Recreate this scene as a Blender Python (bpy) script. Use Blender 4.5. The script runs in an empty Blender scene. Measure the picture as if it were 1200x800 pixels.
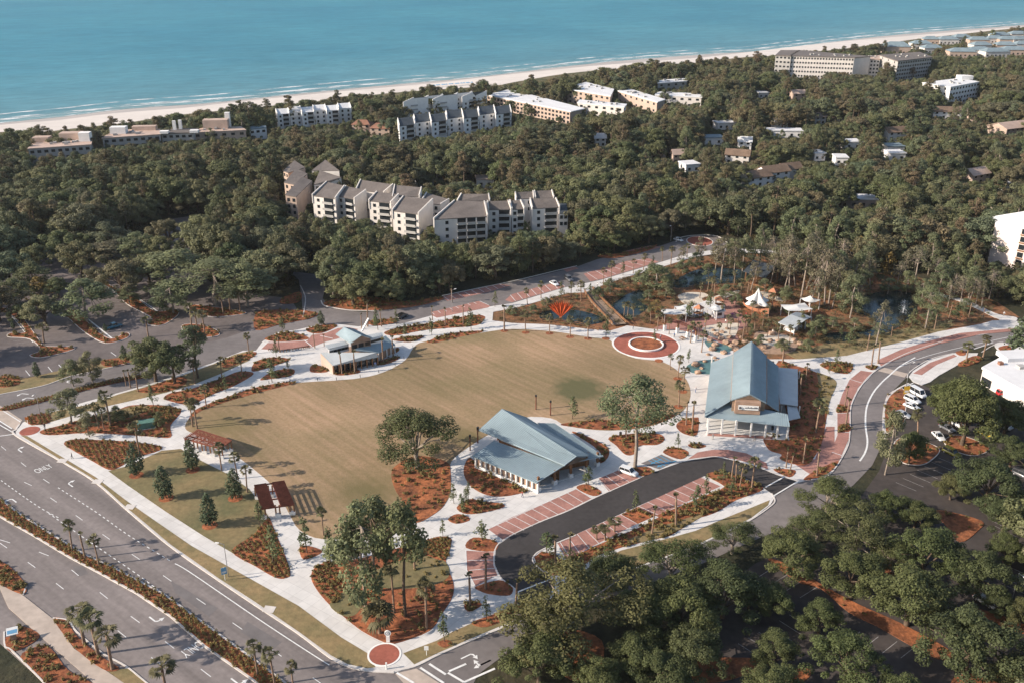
import bpy, bmesh, math, random
import numpy as np
from mathutils import Vector, Matrix
from mathutils.geometry import tessellate_polygon
rnd = random.Random(7)
S = bpy.context.scene
COL = S.collection
R = math.radians

# ------------------------------------------------------------------ camera, sky, sun, exposure
CAMH, PITCH, FPX = 120.0, R(23.3), 1100.0
cam_d = bpy.data.cameras.new('camera'); cam = bpy.data.objects.new('camera', cam_d); COL.objects.link(cam)
cam.location = (0, 0, CAMH); cam.rotation_euler = (R(90) - PITCH, 0, 0)
cam_d.sensor_width = 36; cam_d.lens = FPX / 1200 * 36; cam_d.clip_end = 60000; cam_d.clip_start = 1
S.camera = cam
SUN_EL, SUN_GO = R(25), R(12)           # elevation; heading of the shadows, from +X towards +Y
sdir = Vector((math.cos(SUN_GO) * math.cos(SUN_EL), math.sin(SUN_GO) * math.cos(SUN_EL), -math.sin(SUN_EL)))
w = bpy.data.worlds.new('World'); S.world = w; w.use_nodes = True
nt = w.node_tree; nt.nodes.clear()
sky = nt.nodes.new('ShaderNodeTexSky'); sky.sky_type = 'NISHITA'; sky.sun_disc = False
sky.sun_elevation = SUN_EL; sky.sun_rotation = math.atan2(-sdir.x, -sdir.y); sky.air_density = 1.0; sky.dust_density = 1.5
bg = nt.nodes.new('ShaderNodeBackground'); bg.inputs['Strength'].default_value = 0.12
wo = nt.nodes.new('ShaderNodeOutputWorld')
nt.links.new(sky.outputs[0], bg.inputs[0]); nt.links.new(bg.outputs[0], wo.inputs[0])
sl = bpy.data.lights.new('sun', 'SUN'); sl.energy = 4.9; sl.angle = R(0.5); sl.color = (1.0, 0.89, 0.76)
so = bpy.data.objects.new('sun', sl); COL.objects.link(so); so.rotation_euler = sdir.to_track_quat('-Z', 'Y').to_euler()
so.location = (-100, 0, 200)
S.view_settings.view_transform = 'Standard'; S.view_settings.look = 'None'
S.view_settings.gamma = 1; S.view_settings.use_curve_mapping = False; S.view_settings.exposure = 0.58
S.render.engine = 'CYCLES'; S.cycles.max_bounces = 5; S.cycles.diffuse_bounces = 2; S.cycles.glossy_bounces = 2
S.cycles.transmission_bounces = 3; S.cycles.transparent_max_bounces = 6; S.cycles.use_denoising = True

# ------------------------------------------------------------------ pixel <-> place
CP, SP = math.cos(PITCH), math.sin(PITCH)
def P(u, v, z=0.0):
    x = (u - 600) / FPX; y = -(v - 400) / FPX
    d = Vector((x, CP + y * SP, -SP + y * CP))
    t = (z - CAMH) / d.z
    return Vector((d.x * t, d.y * t, z))
def proj(p):
    dz = p[2] - CAMH
    f = p[1] * CP - dz * SP; up = p[1] * SP + dz * CP
    return 600 + FPX * p[0] / f, 400 - FPX * up / f
def ppm(p):                                 # pixels per metre at a place
    return FPX / (p[1] * CP - (p[2] - CAMH) * SP)
def T(ox, oy, pts, k=4.0):
    return [(ox + a / k, oy + b / k) for a, b in pts]
def cr(pts, n=4, closed=True):
    out = []; m = len(pts)
    rng = range(m) if closed else range(m - 1)
    g = lambda i: Vector(pts[i % m]) if closed else Vector(pts[max(0, min(m - 1, i))])
    for i in rng:
        a, b, c, d = g(i - 1), g(i), g(i + 1), g(i + 2)
        for k in range(n):
            t = k / n
            out.append(tuple(0.5 * ((2 * b) + (c - a) * t + (2 * a - 5 * b + 4 * c - d) * t * t + (3 * b - a - 3 * c + d) * t ** 3)))
    if not closed: out.append(tuple(pts[-1]))
    return out
def inside(x, y, poly):
    c = False; n = len(poly); j = n - 1
    for i in range(n):
        xi, yi = poly[i][0], poly[i][1]; xj, yj = poly[j][0], poly[j][1]
        if (yi > y) != (yj > y) and x < (xj - xi) * (y - yi) / (yj - yi) + xi: c = not c
        j = i
    return c

# ------------------------------------------------------------------ materials
MAT = {}
def nodes(name):
    m = bpy.data.materials.new(name); m.use_nodes = True; MAT[name] = m
    n = m.node_tree; b = n.nodes['Principled BSDF']
    return m, n, b
def turned(n, tc, rot, sx, sy):
    a = n.nodes.new('ShaderNodeMapping'); a.inputs['Rotation'].default_value[2] = R(rot); n.links.new(tc, a.inputs[0])
    b = n.nodes.new('ShaderNodeMapping'); b.inputs['Scale'].default_value = (sx, sy, 1); n.links.new(a.outputs[0], b.inputs[0]); return b.outputs[0]
def mat(name, col, rough=0.8, var=0.15, scale=0.5, bump=0.0, bscale=None, metal=0.0, spec=0.3, col2=None, coords='pos', stretch=None, fine=None):
    """plain colour broken up by two sizes of noise (object or world space)"""
    m, n, b = nodes(name); L = n.links.new
    b.inputs['Roughness'].default_value = rough; b.inputs['Metallic'].default_value = metal
    b.inputs['Specular IOR Level'].default_value = spec
    if coords == 'pos':
        tc = n.nodes.new('ShaderNodeNewGeometry').outputs['Position']
    else:
        tc = n.nodes.new('ShaderNodeTexCoord').outputs['Object']
    if stretch:
        tcs = turned(n, tc, stretch[0], stretch[1], stretch[2])
    else: tcs = tc
    n1 = n.nodes.new('ShaderNodeTexNoise'); n1.inputs['Scale'].default_value = scale; n1.inputs['Detail'].default_value = 5
    n1.inputs['Roughness'].default_value = 0.65; L(tcs, n1.inputs['Vector'])
    c2 = col2 or tuple(c * (1 - var * 1.6) for c in col); c1 = col if col2 else tuple(min(1, c * (1 + var)) for c in col)
    rp = n.nodes.new('ShaderNodeValToRGB'); rp.color_ramp.elements[0].position = 0.33; rp.color_ramp.elements[1].position = 0.67
    rp.color_ramp.elements[0].color = (*c2, 1); rp.color_ramp.elements[1].color = (*c1, 1); L(n1.outputs['Fac'], rp.inputs[0])
    out = rp.outputs[0]
    if fine:
        n2 = n.nodes.new('ShaderNodeTexNoise'); n2.inputs['Scale'].default_value = fine[0]; n2.inputs['Detail'].default_value = 3; L(tc, n2.inputs['Vector'])
        mr = n.nodes.new('ShaderNodeMapRange'); mr.inputs[1].default_value = 0.25; mr.inputs[2].default_value = 0.75
        mr.inputs[3].default_value = 1 - fine[1]; mr.inputs[4].default_value = 1 + fine[1]; L(n2.outputs['Fac'], mr.inputs[0])
        mx = n.nodes.new('ShaderNodeVectorMath'); mx.operation = 'SCALE'; L(out, mx.inputs[0]); L(mr.outputs[0], mx.inputs['Scale']); out = mx.outputs[0]
    L(out, b.inputs['Base Color'])
    if bump:
        nb = n.nodes.new('ShaderNodeTexNoise'); nb.inputs['Scale'].default_value = bscale or scale * 8; nb.inputs['Detail'].default_value = 3; L(tc, nb.inputs['Vector'])
        bp = n.nodes.new('ShaderNodeBump'); bp.inputs['Strength'].default_value = 1.0; bp.inputs['Distance'].default_value = bump
        L(nb.outputs['Fac'], bp.inputs['Height']); L(bp.outputs[0], b.inputs['Normal'])
    return m
mat('asphalt', (.212, .182, .172), .9, .20, .09, fine=(.9, .14), stretch=(39, .12, 2.2))
mat('asphalt_street', (.188, .166, .160), .9, .14, .06, fine=(.7, .12))
mat('asphalt_lot', (.150, .125, .118), .9, .16, .05, fine=(.6, .15))
mat('asphalt_new', (.052, .046, .045), .9, .12, .08, fine=(.9, .15))
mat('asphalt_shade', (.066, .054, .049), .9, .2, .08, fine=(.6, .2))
mat('asphalt_patch', (.165, .148, .145), .9, .1, .3)
mat('concrete', (.64, .612, .585), .85, .07, .10, fine=(.6, .07))
def joints(name, size, dark):
    n = MAT[name].node_tree; L = n.links.new; b = n.nodes['Principled BSDF']; src = b.inputs['Base Color'].links[0].from_socket
    g = n.nodes.new('ShaderNodeNewGeometry').outputs['Position']; t = n.nodes.new('ShaderNodeTexBrick'); t.offset = 0; t.inputs['Scale'].default_value = 1; t.inputs['Brick Width'].default_value = size; t.inputs['Row Height'].default_value = size
    t.inputs['Mortar Size'].default_value = .035; t.inputs['Color1'].default_value = (1, 1, 1, 1); t.inputs['Color2'].default_value = (.90, .89, .88, 1); t.inputs['Mortar'].default_value = (dark, dark, dark, 1); t.inputs['Bias'].default_value = -.3
    L(turned(n, g, 35, 1, 1), t.inputs['Vector']); m = n.nodes.new('ShaderNodeMix'); m.data_type = 'RGBA'; m.blend_type = 'MULTIPLY'; m.inputs[0].default_value = 1; L(src, m.inputs[6]); L(t.outputs[0], m.inputs[7]); L(m.outputs[2], b.inputs['Base Color'])
joints('concrete', 2.6, .72)
mat('concrete_warm', (.46, .38, .32), .85, .08, .2, fine=(.8, .06))
mat('kerb', (.62, .57, .53), .85, .08, .3)
mat('paint', (.74, .73, .71), .7, .10, 1.2)
mat('paint_worn', (.34, .32, .31), .8, .25, 1.5)
mat('paint_blue', (.08, .30, .48), .7, .1, 1.0)
mat('brick_paving', (.37, .185, .150), .85, .12, .25, fine=(2.2, .16))
mat('brick_red', (.33, .105, .072), .85, .12, .35, fine=(2.0, .14))
mat('mulch', (.385, .132, .054), .95, .0, .3, .12, 2.2, col2=(.135, .046, .024), fine=(1.5, .4))
mat('mulch_pine', (.395, .138, .055), .95, .0, .22, .12, 2.0, col2=(.115, .048, .026), fine=(1.3, .4))
mat('grass', (.245, .178, .088), .95, .0, .07, .05, 3, col2=(.118, .116, .054), fine=(.9, .2))
mat('grass_verge', (.29, .20, .10), .95, .0, .14, .05, 3, col2=(.165, .14, .066), fine=(.9, .2))
mat('scrub_ground', (.29, .118, .055), .95, .0, .12, .2, 1.2, col2=(.125, .082, .042), fine=(.7, .4))
mat('floor_wood', (.055, .045, .024), .95, .0, .06, .3, .8, col2=(.022, .026, .012), fine=(.4, .35))
mat('dune', (.17, .13, .07), .95, .0, .05, .2, .6, col2=(.055, .062, .025), fine=(.25, .35))
mat('sand', (.66, .595, .54), .95, .06, .02, fine=(.1, .05), stretch=(10, .3, 1.6))
mat('sand_wet', (.45, .40, .365), .6, .06, .02)
mat('sand_play', (.62, .54, .44), .95, .06, .3)
mat('wood', (.24, .12, .06), .8, .2, 1.0, fine=(3, .2))
mat('wood_red', (.16, .052, .034), .8, .2, 1.0, fine=(3, .2))
mat('wood_grey', (.30, .22, .16), .8, .2, 1.0)
mat('wood_clad', (.36, .235, .17), .8, .12, .6, fine=(3, .12))
mat('white_wall', (.80, .77, .74), .8, .05, .25)
mat('white_trim', (.78, .76, .73), .7, .04, .5)
mat('cream_wall', (.66, .61, .565), .85, .06, .25)
mat('tan_wall', (.45, .34, .275), .85, .07, .25)
mat('pink_wall', (.74, .63, .57), .85, .04, .2)
mat('grey_wall', (.40, .38, .36), .85, .08, .25)
mat('roof_blue', (.265, .335, .365), .5, .06, .22, metal=.0, spec=.5, fine=(.8, .05))
mat('roof_pale', (.48, .50, .50), .5, .06, .3, metal=.0, spec=.5)
mat('roof_dark', (.055, .065, .075), .6, .15, .3)
mat('roof_grey', (.155, .132, .120), .9, .12, .18, fine=(1.2, .14))
mat('roof_brown', (.185, .125, .088), .9, .15, .25, fine=(1.2, .14))
mat('roof_redbrown', (.27, .135, .09), .9, .15, .25)
mat('roof_white', (.70, .69, .69), .8, .06, .2)
mat('roof_tan', (.50, .37, .30), .9, .1, .2)
mat('roof_teal', (.20, .26, .29), .7, .1, .2)
mat('bark', (.12, .085, .060), .95, .25, 1.5, coords='obj')
mat('bark_pale', (.27, .22, .18), .95, .2, 1.0, coords='obj')
mat('bark_palm', (.25, .165, .115), .95, .25, 2.0, coords='obj')
mat('tyre', (.02, .02, .02), .8, .1, 2, coords='obj')
mat('steel', (.45, .45, .46), .4, .08, 1, metal=.8, coords='obj')
mat('dark_metal', (.03, .028, .028), .5, .1, 1, coords='obj')
mat('red_fan', (.62, .10, .028), .5, .12, .6, coords='obj')
mat('terracotta', (.42, .18, .10), .8, .12, .5)
mat('canvas', (.62, .61, .59), .7, .04, .5)
mat('green_box', (.10, .20, .16), .6, .1, .5)
mat('orange', (.60, .17, .03), .7, .1, .5)
mat('yellow_paint', (.60, .36, .03), .4, .05, .5)
mat('stone', (.36, .24, .17), .9, .2, .6, .1, 2)
mat('blue_board', (.15, .34, .52), .5, .05, 1)
mat('play_water', (.10, .19, .18), .2, .15, .3)
def glass_mat(name, col, rough=.12):
    m, n, b = nodes(name); b.inputs['Base Color'].default_value = (*col, 1); b.inputs['Roughness'].default_value = rough
    b.inputs['Specular IOR Level'].default_value = .6
glass_mat('glass', (.022, .026, .030)); glass_mat('glass_car', (.015, .018, .022), .06)
for nm, c in dict(car_white=(.72, .72, .72), car_silver=(.42, .43, .45), car_black=(.012, .012, .014), car_red=(.42, .02, .02),
                  car_yellow=(.62, .40, .03), car_olive=(.22, .20, .04), car_teal=(.03, .13, .19), car_grey=(.12, .12, .13)).items():
    m, n, b = nodes(nm); b.inputs['Base Color'].default_value = (*c, 1); b.inputs['Roughness'].default_value = .25
    b.inputs['Coat Weight'].default_value = .6
def lamp_mat(name, c):
    m, n, b = nodes(name); b.inputs['Base Color'].default_value = (*c, 1); b.inputs['Roughness'].default_value = .15
lamp_mat('lamp_clear', (.7, .7, .7)); lamp_mat('lamp_red', (.4, .02, .02))
# turf: tan winter turf with mowing streaks and a greener oval
def turf():
    m, n, b = nodes('turf'); L = n.links.new; b.inputs['Roughness'].default_value = .95; b.inputs['Specular IOR Level'].default_value = .15
    g = n.nodes.new('ShaderNodeNewGeometry').outputs['Position']
    def noise(scale, rot=0, sx=1, sy=1, det=4):
        t = n.nodes.new('ShaderNodeTexNoise'); t.inputs['Scale'].default_value = scale; t.inputs['Detail'].default_value = det
        L(turned(n, g, rot, sx, sy), t.inputs['Vector']); return t.outputs['Fac']
    def ramp(f, a, bb, ca, cb):
        r = n.nodes.new('ShaderNodeValToRGB'); r.color_ramp.elements[0].position = a; r.color_ramp.elements[1].position = bb
        r.color_ramp.elements[0].color = (*ca, 1); r.color_ramp.elements[1].color = (*cb, 1); L(f, r.inputs[0]); return r.outputs[0]
    def mix(f, a, c, blend='MIX'):
        x = n.nodes.new('ShaderNodeMix'); x.data_type = 'RGBA'; x.blend_type = blend
        if isinstance(f, float): x.inputs[0].default_value = f
        else: L(f, x.inputs[0])
        L(a, x.inputs[6]); 
        if isinstance(c, tuple): x.inputs[7].default_value = (*c, 1)
        else: L(c, x.inputs[7])
        return x.outputs[2]
    base = ramp(noise(.045, 47, .6, 1.2, 6), .36, .66, (.255, .182, .105), (.385, .258, .160))
    st = ramp(noise(.5, 47, .07, 1.2), .36, .64, (.88, .90, .85), (1.05, 1.04, 1.05))
    c = mix(1.0, base, st, 'MULTIPLY')
    gp = n.nodes.new('ShaderNodeMapRange'); gp.inputs[1].default_value = .5; gp.inputs[2].default_value = .68; gp.inputs[4].default_value = .75; L(noise(.028, 20, 1, 1, 7), gp.inputs[0]); c = mix(gp.outputs[0], c, (.205, .165, .082))
    wv = n.nodes.new('ShaderNodeTexWave'); wv.bands_direction = 'Y'; wv.inputs['Scale'].default_value = .11; wv.inputs['Distortion'].default_value = 1.2; wv.inputs['Detail'].default_value = 2; L(turned(n, g, 47, .15, 1), wv.inputs['Vector']); c = mix(1.0, c, ramp(wv.outputs['Fac'], .2, .8, (.95, .955, .94), (1.03, 1.02, 1.03)), 'MULTIPLY')
    fine = ramp(noise(1.2, 0, 1, 1, 3), .3, .7, (.88, .88, .86), (1.09, 1.09, 1.1)); c = mix(1.0, c, fine, 'MULTIPLY')
    def patch(u, v, rx, ry, col, hard, c, rot=0):
        p = P(u, v); mp = n.nodes.new('ShaderNodeMapping'); mp.vector_type = 'TEXTURE'
        mp.inputs['Location'].default_value = (p.x, p.y, 0); mp.inputs['Scale'].default_value = (rx, ry, 1000); mp.inputs['Rotation'].default_value[2] = R(rot); L(g, mp.inputs[0])
        ln = n.nodes.new('ShaderNodeVectorMath'); ln.operation = 'LENGTH'; L(mp.outputs[0], ln.inputs[0])
        ad = n.nodes.new('ShaderNodeMath'); ad.operation = 'MULTIPLY_ADD'; ad.inputs[1].default_value = .7; L(noise(.35), ad.inputs[0]); L(ln.outputs['Value'], ad.inputs[2])
        mr = n.nodes.new('ShaderNodeMapRange'); mr.inputs[1].default_value = 1.35 - hard; mr.inputs[2].default_value = 1.35; mr.inputs[3].default_value = .85; mr.inputs[4].default_value = 0
        L(ad.outputs[0], mr.inputs[0]); return mix(mr.outputs[0], c, col)
    c = patch(679, 456, 9, 9.5, (.10, .10, .048), .45, c)
    c = patch(430, 575, 15, 13, (.15, .125, .058), .9, c)
    c = patch(545, 512, 9, 7, (.16, .13, .06), .9, c)
    c = patch(262, 500, 10, 10, (.19, .15, .07), .9, c)
    L(c, b.inputs['Base Color'])
    nb = n.nodes.new('ShaderNodeTexNoise'); nb.inputs['Scale'].default_value = 3; L(g, nb.inputs['Vector'])
    bp = n.nodes.new('ShaderNodeBump'); bp.inputs['Distance'].default_value = .05; L(nb.outputs[0], bp.inputs['Height']); L(bp.outputs[0], b.inputs['Normal'])
turf()
def water(name, c1, c2, scale, rough, bump, bscale, spec=.5):
    m, n, b = nodes(name); L = n.links.new
    g = n.nodes.new('ShaderNodeNewGeometry').outputs['Position']
    t = n.nodes.new('ShaderNodeTexNoise'); t.inputs['Scale'].default_value = scale; t.inputs['Detail'].default_value = 5; L(g, t.inputs['Vector'])
    r = n.nodes.new('ShaderNodeValToRGB'); r.color_ramp.elements[0].position = .35; r.color_ramp.elements[1].position = .65
    r.color_ramp.elements[0].color = (*c1, 1); r.color_ramp.elements[1].color = (*c2, 1); L(t.outputs[0], r.inputs[0]); L(r.outputs[0], b.inputs['Base Color'])
    if bscale < .5:
        for sc_, am in ((.030, .10), (.13, .16)):
            t2 = n.nodes.new('ShaderNodeTexNoise'); t2.inputs['Scale'].default_value = sc_; t2.inputs['Detail'].default_value = 4; t2.inputs['Roughness'].default_value = .7; L(turned(n, g, -22, .3, 1), t2.inputs['Vector'])
            mr = n.nodes.new('ShaderNodeMapRange'); mr.inputs[1].default_value = .3; mr.inputs[2].default_value = .7; mr.inputs[3].default_value = 1 - am; mr.inputs[4].default_value = 1 + am; L(t2.outputs[0], mr.inputs[0])
            src = b.inputs['Base Color'].links[0].from_socket; vm = n.nodes.new('ShaderNodeVectorMath'); vm.operation = 'SCALE'; L(src, vm.inputs[0]); L(mr.outputs[0], vm.inputs['Scale']); L(vm.outputs[0], b.inputs['Base Color'])
    b.inputs['Roughness'].default_value = rough; b.inputs['IOR'].default_value = 1.33; b.inputs['Specular IOR Level'].default_value = spec
    nb = n.nodes.new('ShaderNodeTexNoise'); nb.inputs['Scale'].default_value = bscale; nb.inputs['Detail'].default_value = 6; L(turned(n, g, -24, .35, 1), nb.inputs['Vector'])
    bp = n.nodes.new('ShaderNodeBump'); bp.inputs['Distance'].default_value = bump; L(nb.outputs[0], bp.inputs['Height']); L(bp.outputs[0], b.inputs['Normal'])
water('sea', (.034, .195, .278), (.048, .232, .310), .004, .5, .9, .16, .12)
def sea_depth():
    n = MAT['sea'].node_tree; L = n.links.new; b = n.nodes['Principled BSDF']; at = n.nodes.new('ShaderNodeAttribute'); at.attribute_name = 'depth'
    r = n.nodes.new('ShaderNodeValToRGB'); e = r.color_ramp.elements; e.new(.14); e.new(.5)
    for i, (p, c) in enumerate(((0, (4.2, 1.35, 1.05)), (.14, (2.6, 1.15, 1.0)), (.5, (1.75, 1.06, .99)), (1, (1, 1, 1)))): e[i].position = p; e[i].color = (*c, 1)
    L(at.outputs['Fac'], r.inputs[0]); src = b.inputs['Base Color'].links[0].from_socket; m = n.nodes.new('ShaderNodeVectorMath'); m.operation = 'MULTIPLY'; L(src, m.inputs[0]); L(r.outputs[0], m.inputs[1]); L(m.outputs[0], b.inputs['Base Color'])
sea_depth()
water('pond', (.012, .024, .026), (.022, .034, .034), .1, .12, .02, 1.2)
def foam():
    m, n, b = nodes('foam'); L = n.links.new
    g = n.nodes.new('ShaderNodeNewGeometry').outputs['Position']
    t = n.nodes.new('ShaderNodeTexNoise'); t.inputs['Scale'].default_value = .11; t.inputs['Detail'].default_value = 6; t.inputs['Roughness'].default_value = .7; L(turned(n, g, -20, .3, 1), t.inputs['Vector'])
    r = n.nodes.new('ShaderNodeValToRGB'); r.color_ramp.elements[0].position = .46; r.color_ramp.elements[1].position = .60
    L(t.outputs[0], r.inputs[0])
    tr = n.nodes.new('ShaderNodeBsdfTransparent'); mx = n.nodes.new('ShaderNodeMixShader'); b.inputs['Base Color'].default_value = (.72, .74, .74, 1); b.inputs['Roughness'].default_value = .9
    L(r.outputs[0], mx.inputs[0]); L(tr.outputs[0], mx.inputs[1]); L(b.outputs[0], mx.inputs[2]); L(mx.outputs[0], n.nodes['Material Output'].inputs[0])
foam()
def leaf(name, cols, trans=.28):
    m, n, b = nodes(name); L = n.links.new
    oi = n.nodes.new('ShaderNodeObjectInfo'); r = n.nodes.new('ShaderNodeValToRGB'); r.color_ramp.interpolation = 'LINEAR'
    e = r.color_ramp.elements
    while len(e) < len(cols): e.new(.5)
    for i, c in enumerate(cols): e[i].position = i / (len(cols) - 1); e[i].color = (*c, 1)
    L(oi.outputs['Random'], r.inputs[0])
    at = n.nodes.new('ShaderNodeAttribute'); at.attribute_name = 'tone'
    mr = n.nodes.new('ShaderNodeMapRange'); mr.inputs[3].default_value = .62; mr.inputs[4].default_value = 1.42; L(at.outputs['Fac'], mr.inputs[0])
    vm = n.nodes.new('ShaderNodeVectorMath'); vm.operation = 'SCALE'; L(r.outputs[0], vm.inputs[0]); L(mr.outputs[0], vm.inputs['Scale'])
    L(vm.outputs[0], b.inputs['Base Color']); b.inputs['Roughness'].default_value = .65; b.inputs['Specular IOR Level'].default_value = .22
    tl = n.nodes.new('ShaderNodeBsdfTranslucent'); L(vm.outputs[0], tl.inputs[0]); mx = n.nodes.new('ShaderNodeMixShader'); mx.inputs[0].default_value = trans
    L(b.outputs[0], mx.inputs[1]); L(tl.outputs[0], mx.inputs[2]); L(mx.outputs[0], n.nodes['Material Output'].inputs[0])
leaf('leaf_oak', [(.090, .112, .050), (.180, .176, .082), (.100, .122, .062), (.190, .150, .086), (.132, .156, .068), (.158, .128, .078), (.124, .154, .090), (.212, .198, .100)])
leaf('leaf_lot', [(.080, .098, .036), (.108, .118, .044), (.072, .088, .038), (.128, .120, .048)])
leaf('leaf_light', [(.140, .168, .088), (.175, .185, .092), (.130, .152, .080), (.190, .180, .098)])
leaf('leaf_pine', [(.100, .112, .056), (.150, .122, .068), (.088, .108, .058), (.175, .125, .076)])
leaf('leaf_young', [(.120, .145, .065), (.095, .120, .055), (.150, .160, .075)], .3)
leaf('leaf_cone', [(.068, .090, .048), (.085, .105, .056)], .15)
leaf('leaf_palm', [(.120, .118, .055), (.140, .120, .062), (.100, .100, .046)], .15)
leaf('leaf_pale', [(0.162, 0.142, 0.090), (0.138, 0.133, 0.081), (0.199, 0.166, 0.114)])
leaf('leaf_gold', [(.24, .170, .055), (.21, .150, .055)])
leaf('leaf_cover', [(.185, .145, .055), (.185, .145, .055)])
leaf('leaf_scrub', [(.105, .082, .036), (.105, .082, .036)])

# ------------------------------------------------------------------ mesh builder
class MB:
    def __init__(s): s.v = []; s.f = []; s.m = []; s.mats = []
    def mi(s, name):
        if name not in s.mats: s.mats.append(name)
        return s.mats.index(name)
    def face(s, pts, m):
        i = len(s.v); s.v += [tuple(p) for p in pts]; s.f.append(tuple(range(i, i + len(pts)))); s.m.append(s.mi(m))
    def prism(s, poly, z0, z1, m, mside=None, bottom=False):
        """vertical prism over any simple outline; z may be per-corner lists"""
        n = len(poly); zz = z1 if isinstance(z1, (list, tuple)) else [z1] * n
        a = sum(poly[i][0] * poly[(i + 1) % n][1] - poly[(i + 1) % n][0] * poly[i][1] for i in range(n))
        if a < 0: poly = poly[::-1]; zz = zz[::-1]
        top = [(poly[i][0], poly[i][1], zz[i]) for i in range(n)]
        i0 = len(s.v); s.v += top; k = s.mi(m)
        if n == 4 or n == 3: s.f.append(tuple(range(i0, i0 + n))); s.m.append(k)
        else:
            for t in tessellate_polygon([[Vector((p[0], p[1], 0)) for p in poly]]):
                q = [poly[j] for j in t]; ar = (q[1][0] - q[0][0]) * (q[2][1] - q[0][1]) - (q[2][0] - q[0][0]) * (q[1][1] - q[0][1])
                s.f.append(tuple(i0 + j for j in (t if ar > 0 else t[::-1]))); s.m.append(k)
        ks = s.mi(mside or m)
        i1 = len(s.v); s.v += [(p[0], p[1], z0) for p in poly]
        for i in range(n):
            j = (i + 1) % n; s.f.append((i1 + i, i1 + j, i0 + j, i0 + i)); s.m.append(ks)
        if bottom: s.f.append(tuple(range(i1 + n - 1, i1 - 1, -1))); s.m.append(ks)
        return s
    def slab(s, pts, th, m):
        """thick sloping panel: pts are its top corners"""
        n = len(pts); i = len(s.v); s.v += [tuple(p) for p in pts] + [(p[0], p[1], p[2] - th) for p in pts]; k = s.mi(m)
        s.f.append(tuple(range(i, i + n))); s.f.append(tuple(range(i + 2 * n - 1, i + n - 1, -1))); s.m += [k, k]
        for a in range(n): b = (a + 1) % n; s.f.append((i + a, i + n + a, i + n + b, i + b)); s.m.append(k)
        return s
    def box(s, c, sx, sy, sz, m, rz=0.0):
        ca, sa = math.cos(rz), math.sin(rz)
        q = [(c[0] + x * ca - y * sa, c[1] + x * sa + y * ca) for x, y in ((-sx / 2, -sy / 2), (sx / 2, -sy / 2), (sx / 2, sy / 2), (-sx / 2, sy / 2))]
        return s.prism(q, c[2], c[2] + sz, m, bottom=True)
    def bar(s, a, b, w, h, m):
        """beam from a to b, w wide, h deep"""
        a, b = Vector(a), Vector(b); d = (b - a); 
        if d.length < 1e-6: return s
        d.normalize(); up = Vector((0, 0, 1)) if abs(d.z) < .95 else Vector((0, 1, 0))
        x = d.cross(up).normalized() * w / 2; y = x.cross(d).normalized() * h / 2
        i = len(s.v); s.v += [tuple(p) for p in (a - x - y, a + x - y, a + x + y, a - x + y, b - x - y, b + x - y, b + x + y, b - x + y)]; k = s.mi(m)
        for f in ((3, 2, 1, 0), (4, 5, 6, 7), (0, 1, 5, 4), (1, 2, 6, 5), (2, 3, 7, 6), (3, 0, 4, 7)): s.f.append(tuple(i + q for q in f)); s.m.append(k)
        return s
    def tube(s, pts, rad, m, n=6, cap=True):
        k = s.mi(m); rings = []
        for i, p in enumerate(pts):
            p = Vector(p); d = Vector(pts[min(i + 1, len(pts) - 1)]) - Vector(pts[max(i - 1, 0)])
            d.normalize(); up = Vector((0, 0, 1)) if abs(d.z) < .9 else Vector((1, 0, 0))
            x = d.cross(up).normalized(); y = x.cross(d).normalized(); r = rad[i] if isinstance(rad, (list, tuple)) else rad
            i0 = len(s.v); rings.append(i0)
            for j in range(n): a = 2 * math.pi * j / n; s.v.append(tuple(p + x * (r * math.cos(a)) + y * (r * math.sin(a))))
        for a, b in zip(rings, rings[1:]):
            for j in range(n): s.f.append((a + j, a + (j + 1) % n, b + (j + 1) % n, b + j)); s.m.append(k)
        if cap: s.f.append(tuple(rings[-1] + j for j in range(n))); s.m.append(k)
        return s
    def mesh(s, name, smooth=False):
        me = bpy.data.meshes.new(name); me.from_pydata(s.v, [], s.f)
        for x in s.mats: me.materials.append(MAT[x])
        me.polygons.foreach_set('material_index', s.m)
        if smooth: me.polygons.foreach_set('use_smooth', [True] * len(s.f))
        me.validate(); me.update(); return me
    def build(s, name, parent=None, smooth=False):
        o = bpy.data.objects.new(name, s.mesh(name, smooth)); COL.objects.link(o)
        if parent is not None: o.parent = parent; o.matrix_parent_inverse = Matrix.Translation(-parent.location) if parent.type == 'EMPTY' and parent.location.length > 0 else Matrix()
        return o
def tag(o, label=None, cat=None, group=None, kind=None):
    if label: o['label'] = label
    if cat: o['category'] = cat
    if group: o['group'] = group
    if kind: o['kind'] = kind
    return o
def empty(name, loc=(0, 0, 0), rz=0.0):
    o = bpy.data.objects.new(name, None); COL.objects.link(o); o.location = loc; o.rotation_euler[2] = rz; o.empty_display_size = .5; return o
def inst(name, me, parent=None, loc=(0, 0, 0), rz=0.0, sc=(1, 1, 1)):
    o = bpy.data.objects.new(name, me); COL.objects.link(o); o.parent = parent; o.location = loc; o.rotation_euler[2] = rz
    o.scale = sc if isinstance(sc, tuple) else (sc, sc, sc); return o
ZC = [0]
def nz(): ZC[0] += 1; return (ZC[0] % 20) * 0.0005
def W(px, z=0.0): return [tuple(P(u, v, z)[:2]) for u, v in px]
def sheet(name, px, z, m, smooth=True, edge=.1, parent=None, n=4, world=False, kind='structure'):
    q = cr(px, n) if smooth else px
    b = MB(); zt = z + nz(); b.prism(q if world else W(q), zt - edge, zt, m)
    o = b.build(name, parent)
    if parent is None: o['kind'] = kind
    return o
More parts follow.
